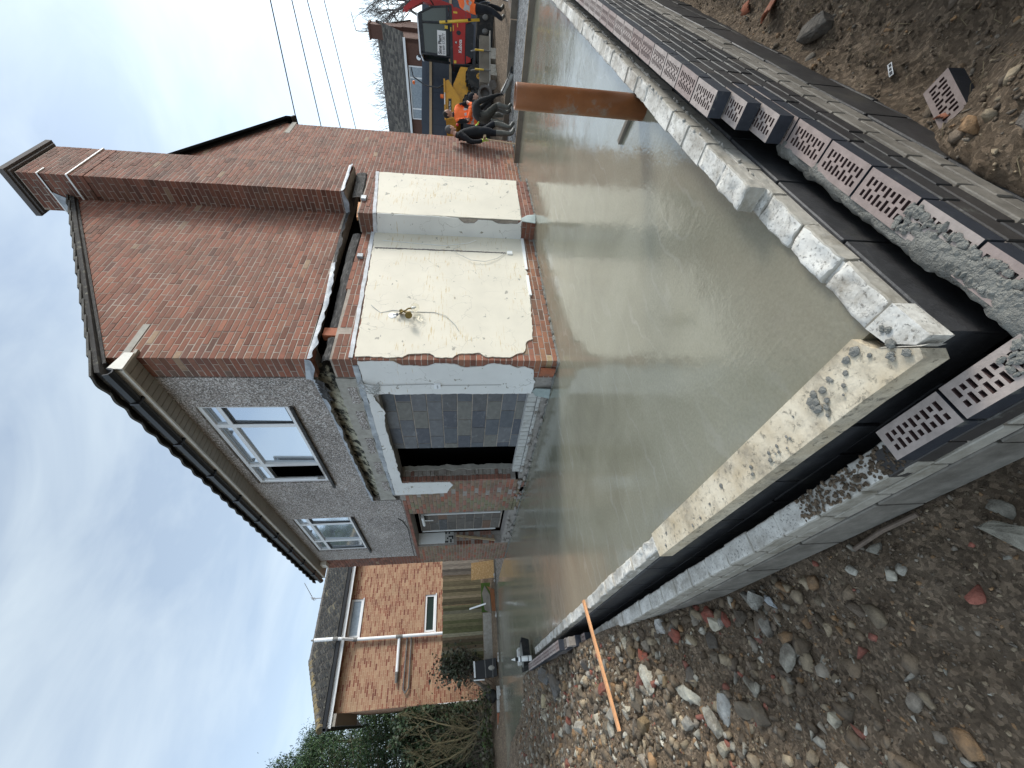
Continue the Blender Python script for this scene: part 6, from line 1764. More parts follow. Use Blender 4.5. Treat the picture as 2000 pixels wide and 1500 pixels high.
# 4: man at the picture edge with a shovel
J = dict(pelvis=(.26, 0, .74, .13, .155), spine=(.31, 0, .92, .135, .16), chest=(.44, 0, 1.15, .14, .18), neckb=(.55, 0, 1.29, .075), neck=(.60, 0, 1.34, .055), crown=(.64, 0, 1.37, .05),
         sl=(.46, -.17, 1.20, .07), el=(.62, -.24, .95, .053), wl=(.66, -.22, .70, .038), hl=(.67, -.20, .64, .036), sr=(.50, .17, 1.20, .07), er=(.68, .2, .9, .053), wr=(.62, .0, .52, .038), hr=(.60, -.06, .46, .036),
         hpl=(.24, -.09, .68, .11), hpr=(.30, .09, .68, .11), kl=(.20, -.10, .38, .075), al=(.0, -.10, .12, .056), fl=(.13, -.11, .05, .043), kr=(.52, .10, .42, .075), ar=(.46, .12, .12, .056), fr=(.60, .10, .05, .043))
bn = [('pelvis', 'spine', 'cloth_black'), ('spine', 'chest', 'cloth_black'), ('chest', 'neckb', 'cloth_black'), ('neckb', 'neck', 'skin'), ('neck', 'crown', 'skin'), ('chest', 'sl', 'cloth_black'), ('sl', 'el', 'cloth_black'), ('el', 'wl', 'cloth_black'), ('wl', 'hl', 'hi_vis'),
      ('chest', 'sr', 'cloth_black'), ('sr', 'er', 'cloth_black'), ('er', 'wr', 'cloth_black'), ('wr', 'hr', 'hi_vis'), ('pelvis', 'hpl', 'cloth_navy'), ('hpl', 'kl', 'cloth_navy'), ('kl', 'al', 'cloth_navy'), ('al', 'fl', 'boot'), ('pelvis', 'hpr', 'cloth_navy'), ('hpr', 'kr', 'cloth_navy'), ('kr', 'ar', 'cloth_navy'), ('ar', 'fr', 'boot')]
fingers(J, bn, J['hl'][:3], J['wl'][:3], (0, .2, -1), (.9, .3, 0), 'hi_vis', .6, 'l'); fingers(J, bn, J['hr'][:3], J['wr'][:3], (-.3, -.2, -1), (.8, -.3, 0), 'hi_vis', .6, 'r')
M4, b4 = skin_person('person', 'man in black with an orange vest leaning on a shovel at the picture edge', (11.31, -1.558, .0), J, bn, ['cloth_black', 'skin', 'hi_vis', 'cloth_navy', 'boot'])
head_parts(M4, (.70, 0, 1.42), (.8, -.1, -.5), 'hair_dark')
torso_shell(M4, b4, 'vest', None, lambda c: .86 < c.z < 1.30 and (c.x - (.30 + (c.z - .9) * .55)) < .10 and abs(c.y) < .2, .014, ['hi_vis', 'reflective'], vestmat((1.0, 1.12)))
def local_thing(name, label, cat, loc): return thing(name, label, cat, loc, -YAW)
SH = local_thing('shovel', 'dark long-handled shovel reaching down to the fresh concrete', 'shovel', (11.31, -1.558, 0))
mb = MB(); mb.tube([(.62, -.10, .52), (.05, -.6, .06), (-.22, -.85, -.02)], .018, 6); mb.build('shaft', 'machine_black', SH, local=True)
mb = MB(); mb.prism([(-.20, -.95, .0), (-.10, -.78, .02), (-.34, -.80, .0), (-.46, -.97, -.03)], (0, .02, .012)); fixn(mb.build('blade', 'steel_bar', SH, local=True))
WT = local_thing('white_tube', 'white plastic tube tool held down to the concrete by the crouching man', 'tube', (8.153, -.40, -.03))
mb = MB(); mb.tube([(.27, -.19, .26), (.72, -.2, .03)], .055, 10); mb.build('tube', 'dirty_white', WT, local=True)
mb = MB(); mb.tube([(.20, -.26, .30), (.55, -.27, .14), (1.05, -.26, -.02)], .016, 6); mb.build('handle', 'machine_black', WT, local=True)
mb = MB(); mb.tube([(.715, -.2, .032), (.76, -.2, .008)], .057, 10); mb.build('collar', 'cable_black', WT, local=True)
LV = local_thing('spirit_level', 'yellow spirit level propped upright in front of the red digger', 'level', (11.6, -1.3, .1))
mb = MB(); mb.bar((-.08, -.2, 1.72), (.16, -.15, .62), .06, .03, (0, 1, 0)); mb.build('bar', 'yellow_paint', LV, local=True)
mb = MB(); mb.bar((-.045, -.225, 1.56), (-.035, -.222, 1.51), .062, .03, (0, 1, 0)); mb.bar((.11, -.18, .86), (.09, -.185, .94), .062, .03, (0, 1, 0)); mb.build('vial_window', 'cable_black', LV, local=True)

# ------------------------------------------------------------------ excavator
EX = thing('excavator', 'red and black mini excavator with a glazed cab and white hire sign', 'excavator', (14.027, -.951, .11), -YAW - R(30))
EX.scale = (.79, 1, 1)
def ex(name, mats, mb, parent=EX, smooth=False): return mb.build(name, mats, parent, smooth, local=True)
mb = MB(); mb.prism([(-1.24, 0, 1.00), (.50, 0, .97), (.60, 0, 1.30), (.52, 0, 1.42), (-1.24, 0, 1.38)], (0, 1.5, 0)); body = ex('body', 'machine_red', fixn and mb); fixn(body)
mb = MB(); mb.box(-1.30, -1.241, .1, 1.4, .75, 1.36); mb.bar((-1.26, -.01, 1.36), (-1.22, -.01, .76), .05, .04); ex('rear_weight', 'machine_black', mb)
mb = MB(); mb.prism([(-1.25, -.012, 1.38), (.62, -.012, 1.42), (.66, -.012, 1.52), (-1.0, -.012, 1.49), (-1.25, -.012, 1.46)], (0, 1.5, 0)); fixn(ex('sill_band', 'machine_black', mb))
mb = MB(); mb.prism([(-1.2, .01, .98), (-.95, .01, .72), (.1, .01, .70), (.30, .01, .98)], (0, 1.4, 0)); fixn(ex('skirt', 'machine_black', mb))
for a, b in ((-1.20, -.93), (.12, .48)):
    mb = MB(); mb.prism([(a, -.02, .955), (a + .08, -.02, .80), (b - .06, -.02, .80), (b, -.02, .955)], (0, .03, 0)); fixn(ex('skirt_panel', 'machine_red', mb))
# cab: frame members and panes
mb = MB()
mb.bar((-1.0, 0, 1.5), (-.97, 0, 2.42), .08, .08); mb.bar((-.20 + .28, 0, 1.5), (.02, 0, 2.42), .06, .06); mb.bar((.60, .02, 1.52), (.52, .02, 2.05), .06, .06); mb.bar((.52, .02, 2.05), (.28, .02, 2.47), .06, .06); mb.bar((-1.0, 0, 1.55), (.60, 0, 1.57), .08, .08)
mb.bar((-.97, 0, 2.38), (.28, 0, 2.44), .08, .13)
ex('cab_frame', 'machine_black', mb); mb = MB()
mb.bar((-1.0, 1.2, 1.5), (-.97, 1.2, 2.42), .08, .08); mb.bar((.60, 1.2, 1.52), (.28, 1.2, 2.47), .06, .06); mb.bar((-.97, 1.2, 2.38), (.28, 1.2, 2.44), .08, .13)
ex('cab_frame', 'machine_black', mb)
mb = MB(); mb.prism([(-1.02, -.05, 2.44), (.28, -.05, 2.50), (.30, -.05, 2.54), (-1.0, -.05, 2.49)], (0, 1.35, 0)); fixn(ex('cab_roof', 'pvc', mb))
mb = MB(); mb.poly([(-.96, .01, 1.58), (.06, .01, 1.59), (.00, .01, 2.38), (-.94, .01, 2.34)]); ex('side_pane', 'cab_glass', mb)
mb = MB(); mb.poly([(.09, .012, 1.59), (.58, .012, 1.59), (.50, .012, 2.04), (.27, .012, 2.42), (.04, .012, 2.40)]); ex('front_pane', 'cab_glass', mb)
mb = MB(); mb.box(-.9, .2, .35, .9, 1.5, 1.9); mb.box(-.75, -.55, .35, .9, 1.9, 2.2); ex('seat', 'machine_black', mb)
mb = MB(); mb.poly([(-.96, 1.19, 1.58), (.55, 1.19, 1.59), (.27, 1.19, 2.40), (-.94, 1.19, 2.34)]); ex('far_pane', 'cab_glass', mb)
mb = MB(); mb.box(-1.0, -.20, -.062, -.045, 1.615, 1.895); sign = ex('hire_sign', 'white_paint', mb)
def upright(x, y, z): 
    return Matrix.Translation((x, y, z)) @ Matrix.Rotation(math.pi / 2, 4, 'X')
text_obj('sign_text', 'Sims Plant', .148, 'cable_black', sign, upright(-.965, -.064, 1.765), .002, bold=.004, sx=1.02)
text_obj('sign_number', '01489 572877', .115, 'cable_black', sign, upright(-.965, -.064, 1.650), .002, sx=1.02)
text_obj('panel_lettering', 'Kubota', .15, 'white_paint', body, upright(-.86, -.004, 1.10), .003, shear=.15, bold=.004)
mb = MB(); mb.lathe((-.52, -.002, 1.285), (0, -1, 0), [(0, .045), (.004, .045)], 16); lg = ex('panel_badge', 'machine_black', mb, body)
mb = MB(); mb.prism([(-.55, -.008, 1.26), (-.52, -.008, 1.27), (-.51, -.008, 1.305), (-.535, -.008, 1.31)], (0, -.003, 0)); mb.prism([(-.50, -.008, 1.255), (-.487, -.008, 1.28), (-.505, -.008, 1.315), (-.515, -.008, 1.28)], (0, -.003, 0)); ex('panel_badge_mark', 'white_paint', mb, body)
mb = MB(); mb.lathe((-.20, -.002, 1.20), (0, -1, 0), [(0, .075), (.004, .075)], 18); ex('filler_recess', 'machine_black', mb)
mb = MB(); mb.box(-.16, .02, -.006, -.001, 1.36, 1.385); mb.box(-.02, .1, -.006, -.001, 1.22, 1.25); mb.box(-1.22, -1.12, -.006, -.001, 1.28, 1.36); mb.box(.40, .46, -.006, -.001, 1.24, 1.37); mb.box(-.18, -.05, -.014, -.005, 1.44, 1.47); ex('warning_sticker', 'yellow_paint', mb)
mb = MB(); mb.bar((-.13, -.064, 1.60), (-.03, -.064, 1.60), .02, .10); ex('cab_sticker', 'yellow_paint', mb)
for yb in (.05, 1.15):
    mb = MB(); n = 26; pts = []
    for i in range(n):
        t = i / n * 2 * math.pi; cx = .62 if math.cos(t) > 0 else -.98
        pts.append((cx + .26 * math.cos(t), yb, .33 + .27 * math.sin(t)))
    mb.prism(pts, (0, .38, 0)); trk = fixn(ex('track', 'rubber', mb))
    for a in (-.95, -.5, -.05, .4):
        m2 = MB(); m2.lathe((a, yb - .004, .33), (0, -1, 0), [(0, .16 if a < -.9 else .10), (.03, .14 if a < -.9 else .09), (.05, .05)], 14); ex('roller', 'machine_grey', m2, trk)
mb = MB(); mb.prism([(.55, .45, 1.3), (.80, .45, 1.4), (1.05, .45, 2.45), (.52, .45, 3.0), (.42, .45, 2.94), (.78, .45, 2.36)], (0, .22, 0)); fixn(ex('boom', 'machine_red', mb))
mb = MB(); mb.prism([(.42, .46, 3.02), (.60, .46, 2.86), (1.9, .46, 1.6), (1.75, .46, 1.5)], (0, .2, 0)); fixn(ex('dipper', 'machine_red', mb))
mb = MB(); mb.tube([(.34, .56, 2.50), (.60, .56, 2.98)], .045, 8); ex('ram', 'machine_grey', mb)
mb = MB(); mb.bar((.62, .1, 2.0), (.78, -.2, 2.15), .03, .03); mb.box(.70, .84, -.26, -.2, 2.05, 2.32); ex('mirror', 'machine_black', mb)
mb = MB(); mb.prism([(-1.10, .3, 2.48), (-1.0, .3, 2.48), (-1.0, .3, 2.56), (-1.05, .3, 2.58)], (0, .1, 0)); ex('roof_lamp', 'machine_black', mb)
# timber beam on concrete blocks in front of the tracks
TB = local_thing('timber_beam', 'heavy weathered timber beam strapped across two pale concrete blocks', 'beam', (12.9, -.55, .1))
mb = MB(); mb.box(-1.02, .46, -.12, .10, .24, .55); mb.build('beam', 'timber_grey', TB, local=True)
mb = MB(); mb.box(-1.02, .60, -.17, .12, .205, .238); mb.build('plate', 'render_grey', TB, local=True)
for a in (-.66, -.05):
    mb = MB(); mb.tube([(a, -.16, .20), (a, -.16, .60), (a + .03, -.05, .82)], .022, 6); mb.build('strap', 'machine_grey', TB, local=True)
    mb = MB(); mb.tube([(a, -.165, .42), (a, -.165, .70)], .024, 6); mb.build('strap_sleeve', 'yellow_paint', TB, local=True)
for a, lb in ((-.62, 'pale concrete block under the left end of the timber beam'), (-.10, 'pale concrete block under the middle of the timber beam')):
    mb = MB(); brickbox(mb, a - .17, a + .17, -.16, .10, -.04, .204, .01, .006)
    o = mb.build('concrete_block', 'block_face'); o.location = (12.9, -.55, .1); o.rotation_euler = (0, 0, -YAW); tag(o, lb, 'block')
PP = local_thing('grey_drain_pipe', 'stubby grey flanged pipe lying on the mud beside the timber beam', 'pipe', (12.9, -.55, .1))
mb = MB(); mb.lathe((-1.45, -.1, .42), (-.3, -.9, -.1), [(0, .17), (.22, .17), (.24, .22), (.30, .22), (.30, .15), (.1, .14)], 20); mb.build('pipe', 'machine_grey', PP, local=True)
mb = MB(); mb.lathe((-1.18, -.15, .22), (-.3, -.9, -.3), [(0, .10), (.18, .10), (.20, .13), (.24, .13), (.24, .08)], 16); mb.build('branch', 'machine_grey', PP, local=True)

# ------------------------------------------------------------------ dumper, hoarding, far house, trees, wires
DU = local_thing('site_dumper', 'yellow site dumper with a wedge-shaped skip and fat black tyres', 'dumper', (12.4, .75, .05))
def du(name, mats, mb, parent=DU, smooth=False): return mb.build(name, mats, parent, smooth, local=True)
k_ = 1.0
sk = [(.72, 0, 1.72), (.78, 0, 1.60), (.18, 0, 1.22), (-.20, 0, 1.20), (-.48, 0, 1.34), (-.56, 0, 1.68)]
mb = MB(); mb.prism(sk, (0, 1.3, 0)); skp = fixn(du('skip', 'machine_yellow', mb))
mb = MB(); mb.bar((-.58, -.02, 1.695), (.76, -.02, 1.735), .06, .05); du('skip_rim', 'machine_yellow', mb)
mb = MB(); mb.box(-.40, .14, -.012, -.002, 1.50, 1.60); lab_ = du('label_plate', 'black_paint', mb, skp)
text_obj('label_text', 'Sims Plant', .085, 'white_paint', lab_, upright(-.30, -.014, 1.525), .002)
mb = MB(); mb.box(-.50, -.24, -.05, -.045, 1.675, 1.72); jl = du('rim_plate', 'black_paint', mb, skp)
text_obj('rim_text', 'JCB', .055, 'white_paint', jl, upright(-.47, -.053, 1.68), .002, bold=.002)
mb = MB(); mb.box(-.10, .30, -.05, -.045, 1.70, 1.735); du('rim_sticker', 'white_paint', mb, skp)
mb = MB(); mb.prism([(.10, .2, 1.2), (.75, .2, 1.45), (1.4, .2, 1.2), (1.4, .2, .7), (.3, .2, .6), (.0, .2, .8)], (0, .9, 0)); fixn(du('chassis', 'machine_yellow', mb))
mb = MB(); mb.box(.3, 1.2, .1, .2, .62, .8); mb.box(-.4, .1, .25, 1.0, .7, 1.1); du('undercarriage', 'machine_black', mb)
def wheel(a, yb, c, r_):
    mb = MB(); mb.lathe((a, yb, c), (0, -1, 0), [(0, r_ * .55), (0, r_ * .9), (.05, r_), (.27, r_), (.32, r_ * .9), (.32, r_ * .55)], 24)
    for i in range(20):
        t = i / 20 * 2 * math.pi; p = Vector((a + r_ * math.cos(t), yb - .02, c + r_ * math.sin(t))); q = Vector((a + r_ * math.cos(t + .16), yb - .17, c + r_ * math.sin(t + .16)))
        mb.bar(p, q, .05, .05, (math.cos(t), 0, math.sin(t))); q2 = Vector((a + r_ * math.cos(t + .0), yb - .30, c + r_ * math.sin(t + .0))); mb.bar(q, q2, .05, .05, (math.cos(t), 0, math.sin(t)))
    wh = du('wheel', 'rubber', mb)
    mb = MB(); mb.lathe((a, yb - .25, c), (0, -1, 0), [(0, r_ * .54), (.07, r_ * .52), (.05, r_ * .30), (.09, r_ * .2), (.09, .02)], 20); du('hub', 'machine_yellow', mb, wh)
    mb = MB()
    for i in range(6): t = i / 6 * 6.283; mb.lathe((a + .075 * math.cos(t), yb - .33, c + .075 * math.sin(t)), (0, -1, 0), [(0, .014), (.03, .014)], 6)
    mb.lathe((a, yb - .33, c), (0, -1, 0), [(0, .045), (.035, .04)], 10); du('hub_bolts', 'machine_black', mb, wh)
wheel(-.06, .18, .62, .50); wheel(.90, .20, .56, .45)
mb = MB(); mb.tube([(.62, .05, 1.75), (.50, .05, 1.95), (.55, .05, 2.35), (.80, .05, 2.75), (1.1, .05, 2.82)], .022, 6); du('roll_bar', 'machine_black', mb)
mb = MB(); mb.lathe((.62, .06, 2.70), (0, 0, 1), [(0, .055), (.05, .055), (.075, .03)], 12); du('beacon', 'orange_lens', mb)
mb = MB(); mb.box(.17, .25, -.03, .05, 1.76, 1.86); du('side_lamp', 'orange_lens', mb)
HO = local_thing('navy_hoarding', 'tall navy blue site hoarding with pale timber rails behind the machines', 'hoarding', (14.612, .901, 0))
for i in range(10):
    mb = MB(); mb.box(-2.6 + i * .6, -2.004 + i * .6, 0, .04, 0, 2.66 + random.uniform(-.01, .01)); mb.build('panel', 'navy', HO, local=True)
for z in (1.62, 2.34):
    mb = MB(); mb.box(-2.6, 3.4, -.05, -.002, z - .045, z + .045); mb.build('rail', 'timber', HO, local=True)
for i in range(4):
    mb = MB(); mb.box(-2.55 + i * 1.6, -2.45 + i * 1.6, .045, .14, 0, 2.5); mb.build('post', 'timber_grey', HO, local=True)
fd = (-RT * .63 + FW * .776)   # along the far terrace, going away
FHang = math.atan2(-fd.y, -fd.x)
P0 = CAM + RT * (9.0 * 0 + 0) ; 
dO = Vector((40.72, 6.558, 0)) + RT * 2.9
FH = thing('far_house', 'distant brown brick house with a dark tiled roof, white windows and a gable chimney', 'house', (dO.x, dO.y, 0), FHang)
def fh(name, mats, mb, parent=FH): return mb.build(name, mats, parent, local=True)
LEN, DEP, EZ2, RZ2 = 16.5, 7.0, 6.3, 9.0
mb = MB(); mb.box(-LEN, 0, 0, .3, 0, EZ2); mb.prism([(-.3, 0, 0), (-.3, DEP, 0), (-.3, DEP, EZ2), (-.3, DEP / 2, RZ2), (-.3, 0, EZ2)], (.3, 0, 0)); fixn(fh('wall', 'far_brick', mb))
mb = MB(); nrow = 16
for r_ in range(nrow):
    t0, t1 = r_ / nrow, (r_ + 1) / nrow
    x = -LEN - .2
    while x < .15:
        c = random.choice([(.10, .088, .075), (.13, .112, .095), (.08, .07, .062), (.16, .14, .115), (.06, .053, .047)]); mb.col(c); b = x + .33
        y0, y1 = -.3 + (DEP / 2 + .3) * t0, -.3 + (DEP / 2 + .3) * t1; z0, z1 = EZ2 - .1 + (RZ2 + .1 - EZ2) * t0, EZ2 - .1 + (RZ2 + .1 - EZ2) * t1
        mb.poly([(x, y0, z0 + .06), (b, y0, z0 + .06), (b, y1, z1), (x, y1, z1)]); mb.poly([(x, y0, z0 - .01), (b, y0, z0 - .01), (b, y0, z0 + .06), (x, y0, z0 + .06)]); x = b
rfh = fh('roof', 'roof_tile', mb); rfh['kind'] = 'stuff'
mb = MB(); mb.prism([(-LEN, DEP / 2, RZ2), (.1, DEP / 2, RZ2), (.1, DEP + .3, EZ2 - .1), (-LEN, DEP + .3, EZ2 - .1)], (0, 0, -.06)); fixn(fh('rear_slope', 'far_wood', mb))
mb = MB(); mb.box(-LEN, .1, -.32, -.28, EZ2 - .22, EZ2 - .02); fh('fascia', 'pvc', mb)
def fwin(a, b, z0, z1, mull):
    mb = MB(); f = .09
    mb.box(a, b, -.06, .0, z0, z0 + f); mb.box(a, b, -.06, 0, z1 - f, z1); mb.box(a, a + f, -.06, 0, z0 + f, z1 - f); mb.box(b - f, b, -.06, 0, z0 + f, z1 - f)
    for m in mull: mb.box(m - .06, m + .06, -.06, 0, z0 + f, z1 - f)
    wn = fh('window', 'pvc', mb); m2 = MB(); m2.poly([(a + f, -.03, z0 + f), (b - f, -.03, z0 + f), (b - f, -.03, z1 - f), (a + f, -.03, z1 - f)]); fh('pane', 'frosted_glass', m2, wn)
fwin(-6.2, -1.9, 4.3, 6.0, [-5.3, -2.8]); fwin(-13.5, -9.4, 4.3, 6.0, [-10.4])
mb = MB(); mb.box(-.8, .25, DEP / 2 - .9, DEP / 2 + .3, 6.5, 9.45); mb.box(-.88, .33, DEP / 2 - .98, DEP / 2 + .38, 9.45, 9.6); mb.box(.0, .3, DEP / 2 - .9, DEP / 2 + .3, 0, 6.6); fh('chimney', 'far_brick', mb)
mb = MB(); mb.box(-.83, .28, DEP / 2 - .93, DEP / 2 - .9, 8.1, 8.2); fh('chimney_lead', 'lead', mb)
mb = MB(); mb.lathe((-1.2, -.3, 5.0), (-.3, -1, .2), [(0, .16), (.05, .20)], 14); fh('satellite_dish', 'pvc', mb)
mb = MB(); mb.tube([(-.5, DEP / 2, 9.6), (-.5, DEP / 2, 10.9)], .035, 5); mb.tube([(-.5, DEP / 2, 10.9), (.9, DEP / 2 - .4, 11.0)], .03, 5)
for i in range(5): mb.tube([(-.4 + i * .07, DEP / 2 - .25, 10.8), (-.4 + i * .07, DEP / 2 + .25, 11.0)], .015, 4)
fh('tv_aerial', 'steel_bar', mb)
mb = MB(); mb.box(-12.4, -11.6, DEP / 2 + 2, DEP / 2 + 2.8, 7, 9.3); o = fh('chimney', 'far_brick', mb)
# bare trees
def branch(mb, p, d, L, r_, depth, rr, spread=.55):
    q = p + d * L + Vector((rr.uniform(-.06, .06), rr.uniform(-.06, .06), 0)) * L
    mb.tube([p, (p + q) / 2 + Vector((rr.uniform(-.05, .05), rr.uniform(-.05, .05), rr.uniform(-.03, .05))) * L, q], [r_, r_ * .85, r_ * .68], 4 if r_ < .05 else 6, cap=False)
    if depth == 0: return
    for k in range(rr.choice((2, 3, 3))):
        a = rr.uniform(0, 6.28); s = rr.uniform(.35, 1.0) * spread
        e = d.cross(Vector((math.cos(a), math.sin(a), .3))).normalized()
        nd = (d + e * s + Vector((0, 0, .12))).normalized()
        branch(mb, q if k < 2 else (p + q) / 2, nd, L * rr.uniform(.62, .84), r_ * .62, depth - 1, rr, spread)
def bare_tree(label, loc, h, seed, depth=6, spread=.6, group=None):
    rr = random.Random(seed); T = thing('bare_tree', label, 'tree', loc, 0, group)
    mb = MB(); mb.tube([Vector(loc), Vector(loc) + Vector((0, 0, h * .28))], [h * .018, h * .014], 7); mb.build('trunk', 'far_wood', T)
    mb = MB()
    for k in range(3): branch(mb, Vector(loc) + Vector((0, 0, h * (.22 + .03 * k))), Vector((rr.uniform(-.4, .4), rr.uniform(-.4, .4), 1)).normalized(), h * .20, h * .010, depth, rr, spread)
    mb.build('crown', 'far_wood', T)
def at(y, dep, z=0):
    # a point at this picture row, this far away, on the ground
    a = (750 - y) / FPX * dep * 1.0
    p = CAM + FW * dep + RT * a; return (p.x, p.y, z)
bare_tree('big bare winter tree to the right of the distant house chimney', at(8, 47), 15.0, 5, 6)
bare_tree('bare tree at the far right edge behind the digger', at(-30, 40), 12.0, 8, 5)
for i, (y, dpt, h) in enumerate(((105, 62, 17.5), (135, 62, 16.8), (165, 64, 17.6), (195, 64, 15.8), (242, 58, 14.8))):
    bare_tree(['twiggy bare tree just left of the distant house chimney', 'second bare tree from the distant chimney, behind the roof ridge', 'third bare tree from the distant chimney, over the middle of the roof', 'low bare tree over the far half of the distant roof', 'fine bare tree close to the gable edge, behind the far roof end'][i], at(y, dpt), h, 20 + i, 5, .7, 'bare trees behind the distant roof')
HB = thing('far_hedge', 'dull dark hedge and fence line behind the digger at the far right', 'hedge', at(-20, 20))
mb = MB()
for i in range(60): p = Vector(at(40 - 8 * i, 21)); mb.blob((p.x, p.y, .9 + random.uniform(-.1, .3)), (.7, .7, 1.0), i, .35, 1)
mb.build('hedge_mass', 'bark', HB, kind='stuff')
# overhead wires
wires = [((12.41, -1.316), (11.845, 1.517)), ((14.368, -1.084), (14.321, 2.38)), ((16.103, -.878), (17.066, 3.315)), ((18.46, -.60), (19.958, 4.292))]
for iw, (a, b) in enumerate(wires):
    a = Vector((*a, 6.5)); b = Vector((*b, 6.5)); d = (b - a).normalized(); pts = []
    for i in range(-6, 13): pts.append(a + d * (i * 3.0) + Vector((0, 0, .003 * ((i - .5) * 3) ** 2 * .3)))
    tag(MB().tube(pts, .017, 5).build('overhead_wire', 'rubber'), 'overhead wire, %s of the four beside the gable' % ['highest', 'second highest', 'second lowest', 'lowest'][iw], 'wire', 'overhead wires')

# ------------------------------------------------------------------ greenery on the left
def leaf_cloud(name, pts, size, cols, parent, seed=1, jitter=.5, droop=0.0, mat='leaf', aspect=.45):
    rg = np.random.default_rng(seed); P = np.array(pts, dtype=float); n = len(P)
    d = rg.normal(size=(n, 3)); d[:, 2] -= droop; d /= np.linalg.norm(d, axis=1)[:, None]
    e = rg.normal(size=(n, 3)); e -= d * (d * e).sum(1)[:, None]; e /= np.linalg.norm(e, axis=1)[:, None]
    s = size * rg.uniform(.6, 1.4, n)[:, None]
    A = P - d * s; Bq = P + e * s * aspect; Cq = P + d * s; D = P - e * s * aspect
    V = np.stack([A, Bq, Cq, D], 1).reshape(-1, 3)
    me = bpy.data.meshes.new(name); me.vertices.add(4 * n); me.vertices.foreach_set('co', V.ravel())
    me.loops.add(4 * n); me.loops.foreach_set('vertex_index', np.arange(4 * n, dtype=np.int32)); me.polygons.add(n)
    me.polygons.foreach_set('loop_start', np.arange(0, 4 * n, 4, dtype=np.int32)); me.polygons.foreach_set('loop_total', np.full(n, 4, dtype=np.int32)); me.update(calc_edges=True)
    cc = np.array(cols)[rg.integers(0, len(cols), n)] * rg.uniform(.7, 1.3, (n, 1))
    a = me.attributes.new('col', 'FLOAT_COLOR', 'CORNER'); a.data.foreach_set('color', np.repeat(np.c_[cc, np.ones(n)], 4, 0).astype(np.float32).ravel())
    me.materials.append(MAT[mat]); o = bpy.data.objects.new(name, me); COL.objects.link(o)
    if parent is not None:
        o.parent = parent; me.transform(INV[root_of(parent).name])
    return o
def conifer(label, x, y, h, rad, seed, nb=210, per=230):
    T = thing('conifer_tree', label, 'tree', (x, y, 0)); rg = np.random.default_rng(seed)
    MB().tube([(x, y, 0), (x, y, h * .9)], [.25, .04], 7).build('trunk', 'bark', T)
    pts = []; br = MB()
    for b in range(nb):
        t = rg.random() ** .8; z0 = .6 + t * (h - 1.0); a = rg.uniform(0, 6.28)
        L = rad * (1 - .75 * t ** 1.5) * rg.uniform(.7, 1.15); up = rg.uniform(.05, .45)
        base = np.array([x, y, z0]); dv = np.array([math.cos(a), math.sin(a), up])
        br.tube([tuple(base), tuple(base + dv * L * .9)], [.03, .008], 4, cap=False)
        for k in range(per):
            s = rg.uniform(.25, 1.05); w_ = .34 * (1.15 - s) + .10
            pts.append(base + dv * L * s + rg.normal(size=3) * w_ * np.array([1, 1, .8]) + np.array([0, 0, -.10 * s]))
    br.build('limbs', 'bark', T)
    leaf_cloud('crown', pts, .075, [(.018, .044, .014), (.026, .058, .018), (.036, .074, .022), (.013, .030, .012), (.050, .090, .026)], T, seed, droop=.9, aspect=.22)
conifer('tall dark green conifer behind the neighbouring house corner', -5.3, 22.5, 10.2, 3.2, 5)
conifer('second dark conifer at the left edge behind the ivy hedge', -9.5, 21.0, 9.0, 3.2, 9, 120, 110)
conifer('shorter conifer filling behind the first, left of the neighbour roof', -3.9, 25.5, 9.6, 2.6, 13, 170, 200)
IV = thing('ivy_hedge', 'tangled dark ivy hedge left of the neighbouring brick wall', 'hedge', (-4.5, 14.9, .2))
rg = np.random.default_rng(3); pts = []
for i in range(26000):
    x = rg.uniform(-8.5, -3.0); top = 3.35 + .25 * math.sin(x * 3) + .15 * math.sin(x * 9)
    u_ = rg.random(); z = .3 + (top - .3) * u_ ** .62
    pts.append((x, 14.75 + rg.normal() * .28 - .15 * math.sin(x * 5 + z * 4), z))
leaf_cloud('ivy_leaves', pts, .055, [(.022, .042, .018), (.032, .058, .022), (.045, .075, .030), (.04, .055, .025), (.10, .13, .08), (.05, .045, .025), (.028, .05, .02)], IV, 4, aspect=.75)
mb = MB(); rr = random.Random(4)
for i in range(26):
    x = -3.1 - 5 * rr.random(); branch(mb, Vector((x, 14.4 + rr.uniform(-.3, .3), .3)), Vector((rr.uniform(-.4, .4), rr.uniform(-.3, .1), 1)).normalized(), rr.uniform(.5, 1.0), .012, 3, rr, .7)
mb.build('bramble_stems', 'twig', IV)
MB().box(-9, -3.02, 15.0, 15.2, 0, 2.9).build('dark_core', 'bark', IV)
mb = MB()
BS = thing('bare_shrub', 'bare shrub with long pale mossy limbs in front of the ivy hedge', 'shrub', (-3.6, 13.8, .3))
simple('pale_bark', (.20, .165, .09), .85, .3, 10, .3, 40, .005)
rr = random.Random(14)
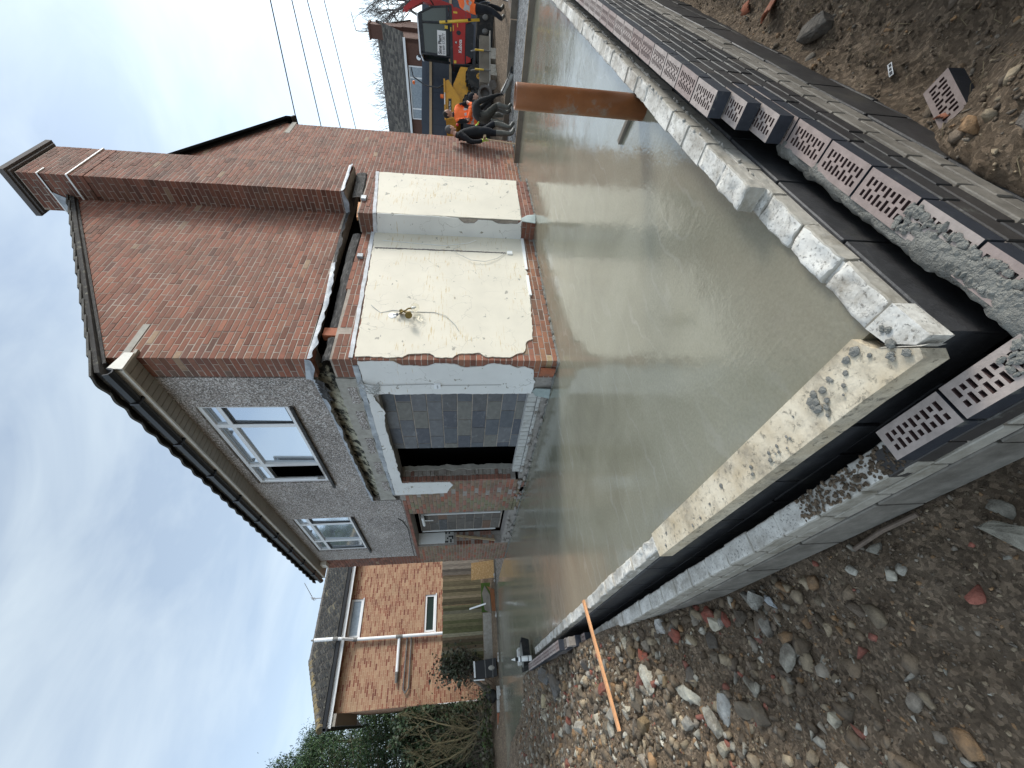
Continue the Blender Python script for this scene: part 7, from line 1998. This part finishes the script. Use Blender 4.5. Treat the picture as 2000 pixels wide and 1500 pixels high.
for pl, r_ in (([(-3.40, 13.8, .42), (-3.60, 13.75, .55), (-3.74, 13.7, 1.0), (-3.64, 13.75, 1.45), (-3.50, 13.8, 2.0), (-3.36, 13.85, 2.45)], .035), ([(-3.50, 13.8, .45), (-3.85, 13.7, .72), (-3.97, 13.65, 1.35), (-4.0, 13.6, 2.1)], .035), ([(-3.95, 13.7, .75), (-4.2, 13.6, 1.1), (-4.38, 13.55, 1.6), (-4.55, 13.5, 2.2)], .03), ([(-3.42, 13.7, .40), (-3.55, 13.6, .46), (-3.75, 13.55, .60), (-4.1, 13.5, .80)], .02)):
    mb.tube(pl, [r_ * (1 - .12 * i) for i in range(len(pl))], 6)
    for q in pl[1:]:
        for k in range(3): branch(mb, Vector(q), Vector((rr.uniform(-.9, .9), rr.uniform(-.4, .2), rr.uniform(.2, 1))).normalized(), rr.uniform(.25, .5), .010, 3, rr, .6)
mb.build('limbs', 'pale_bark', BS)
CL_ = thing('ivy_clump', 'scruffy ivy clump hanging over the left end of the mossy fence', 'ivy', (-2.2, 12.45, .6))
pts = [(-2.15 + rg.normal() * .22, 12.40 + rg.normal() * .14, 1.30 + rg.normal() * .34) for i in range(2200)]
leaf_cloud('ivy_leaves', pts, .045, [(.05, .055, .03), (.035, .045, .02), (.08, .075, .045), (.045, .035, .022), (.11, .12, .08)], CL_, 5, aspect=.7)
mb = MB()
for i in range(26): branch(mb, Vector((-2.15 + rr.uniform(-.3, .3), 12.35, .5)), Vector((rr.uniform(-.6, .6), rr.uniform(-.5, 0), 1)).normalized(), .3, .007, 3, rr, .8)
mb.build('ivy_stems', 'twig', CL_)
mb = MB()
GB = thing('weed_tangle', 'low tangle of dead stems on the soil behind the white kerb', 'weeds', (-4, 12.3, .3))
for i in range(70): branch(mb, Vector((-2.6 - rr.random() * 4.5, 12.2 + rr.uniform(-.2, .9), .2)), Vector((rr.uniform(-.8, .8), rr.uniform(-.5, .2), rr.uniform(.3, 1))).normalized(), rr.uniform(.15, .4), .008, 3, rr, .8)
mb.build('dead_stems', 'twig', GB)
pts = [(-2.7 - rg.random() * 4.5, 12.2 + rg.normal() * .25, .32 + abs(rg.normal()) * .16) for i in range(2600)]
leaf_cloud('weed_leaves', pts, .045, [(.045, .06, .02), (.07, .09, .03), (.06, .05, .03), (.09, .08, .05)], GB, 6, aspect=.6)
MB().blob((-4.05, 12.5, .45), (.30, .12, .16), 3, .3, 2).build('moss_patch', 'grass', GB)
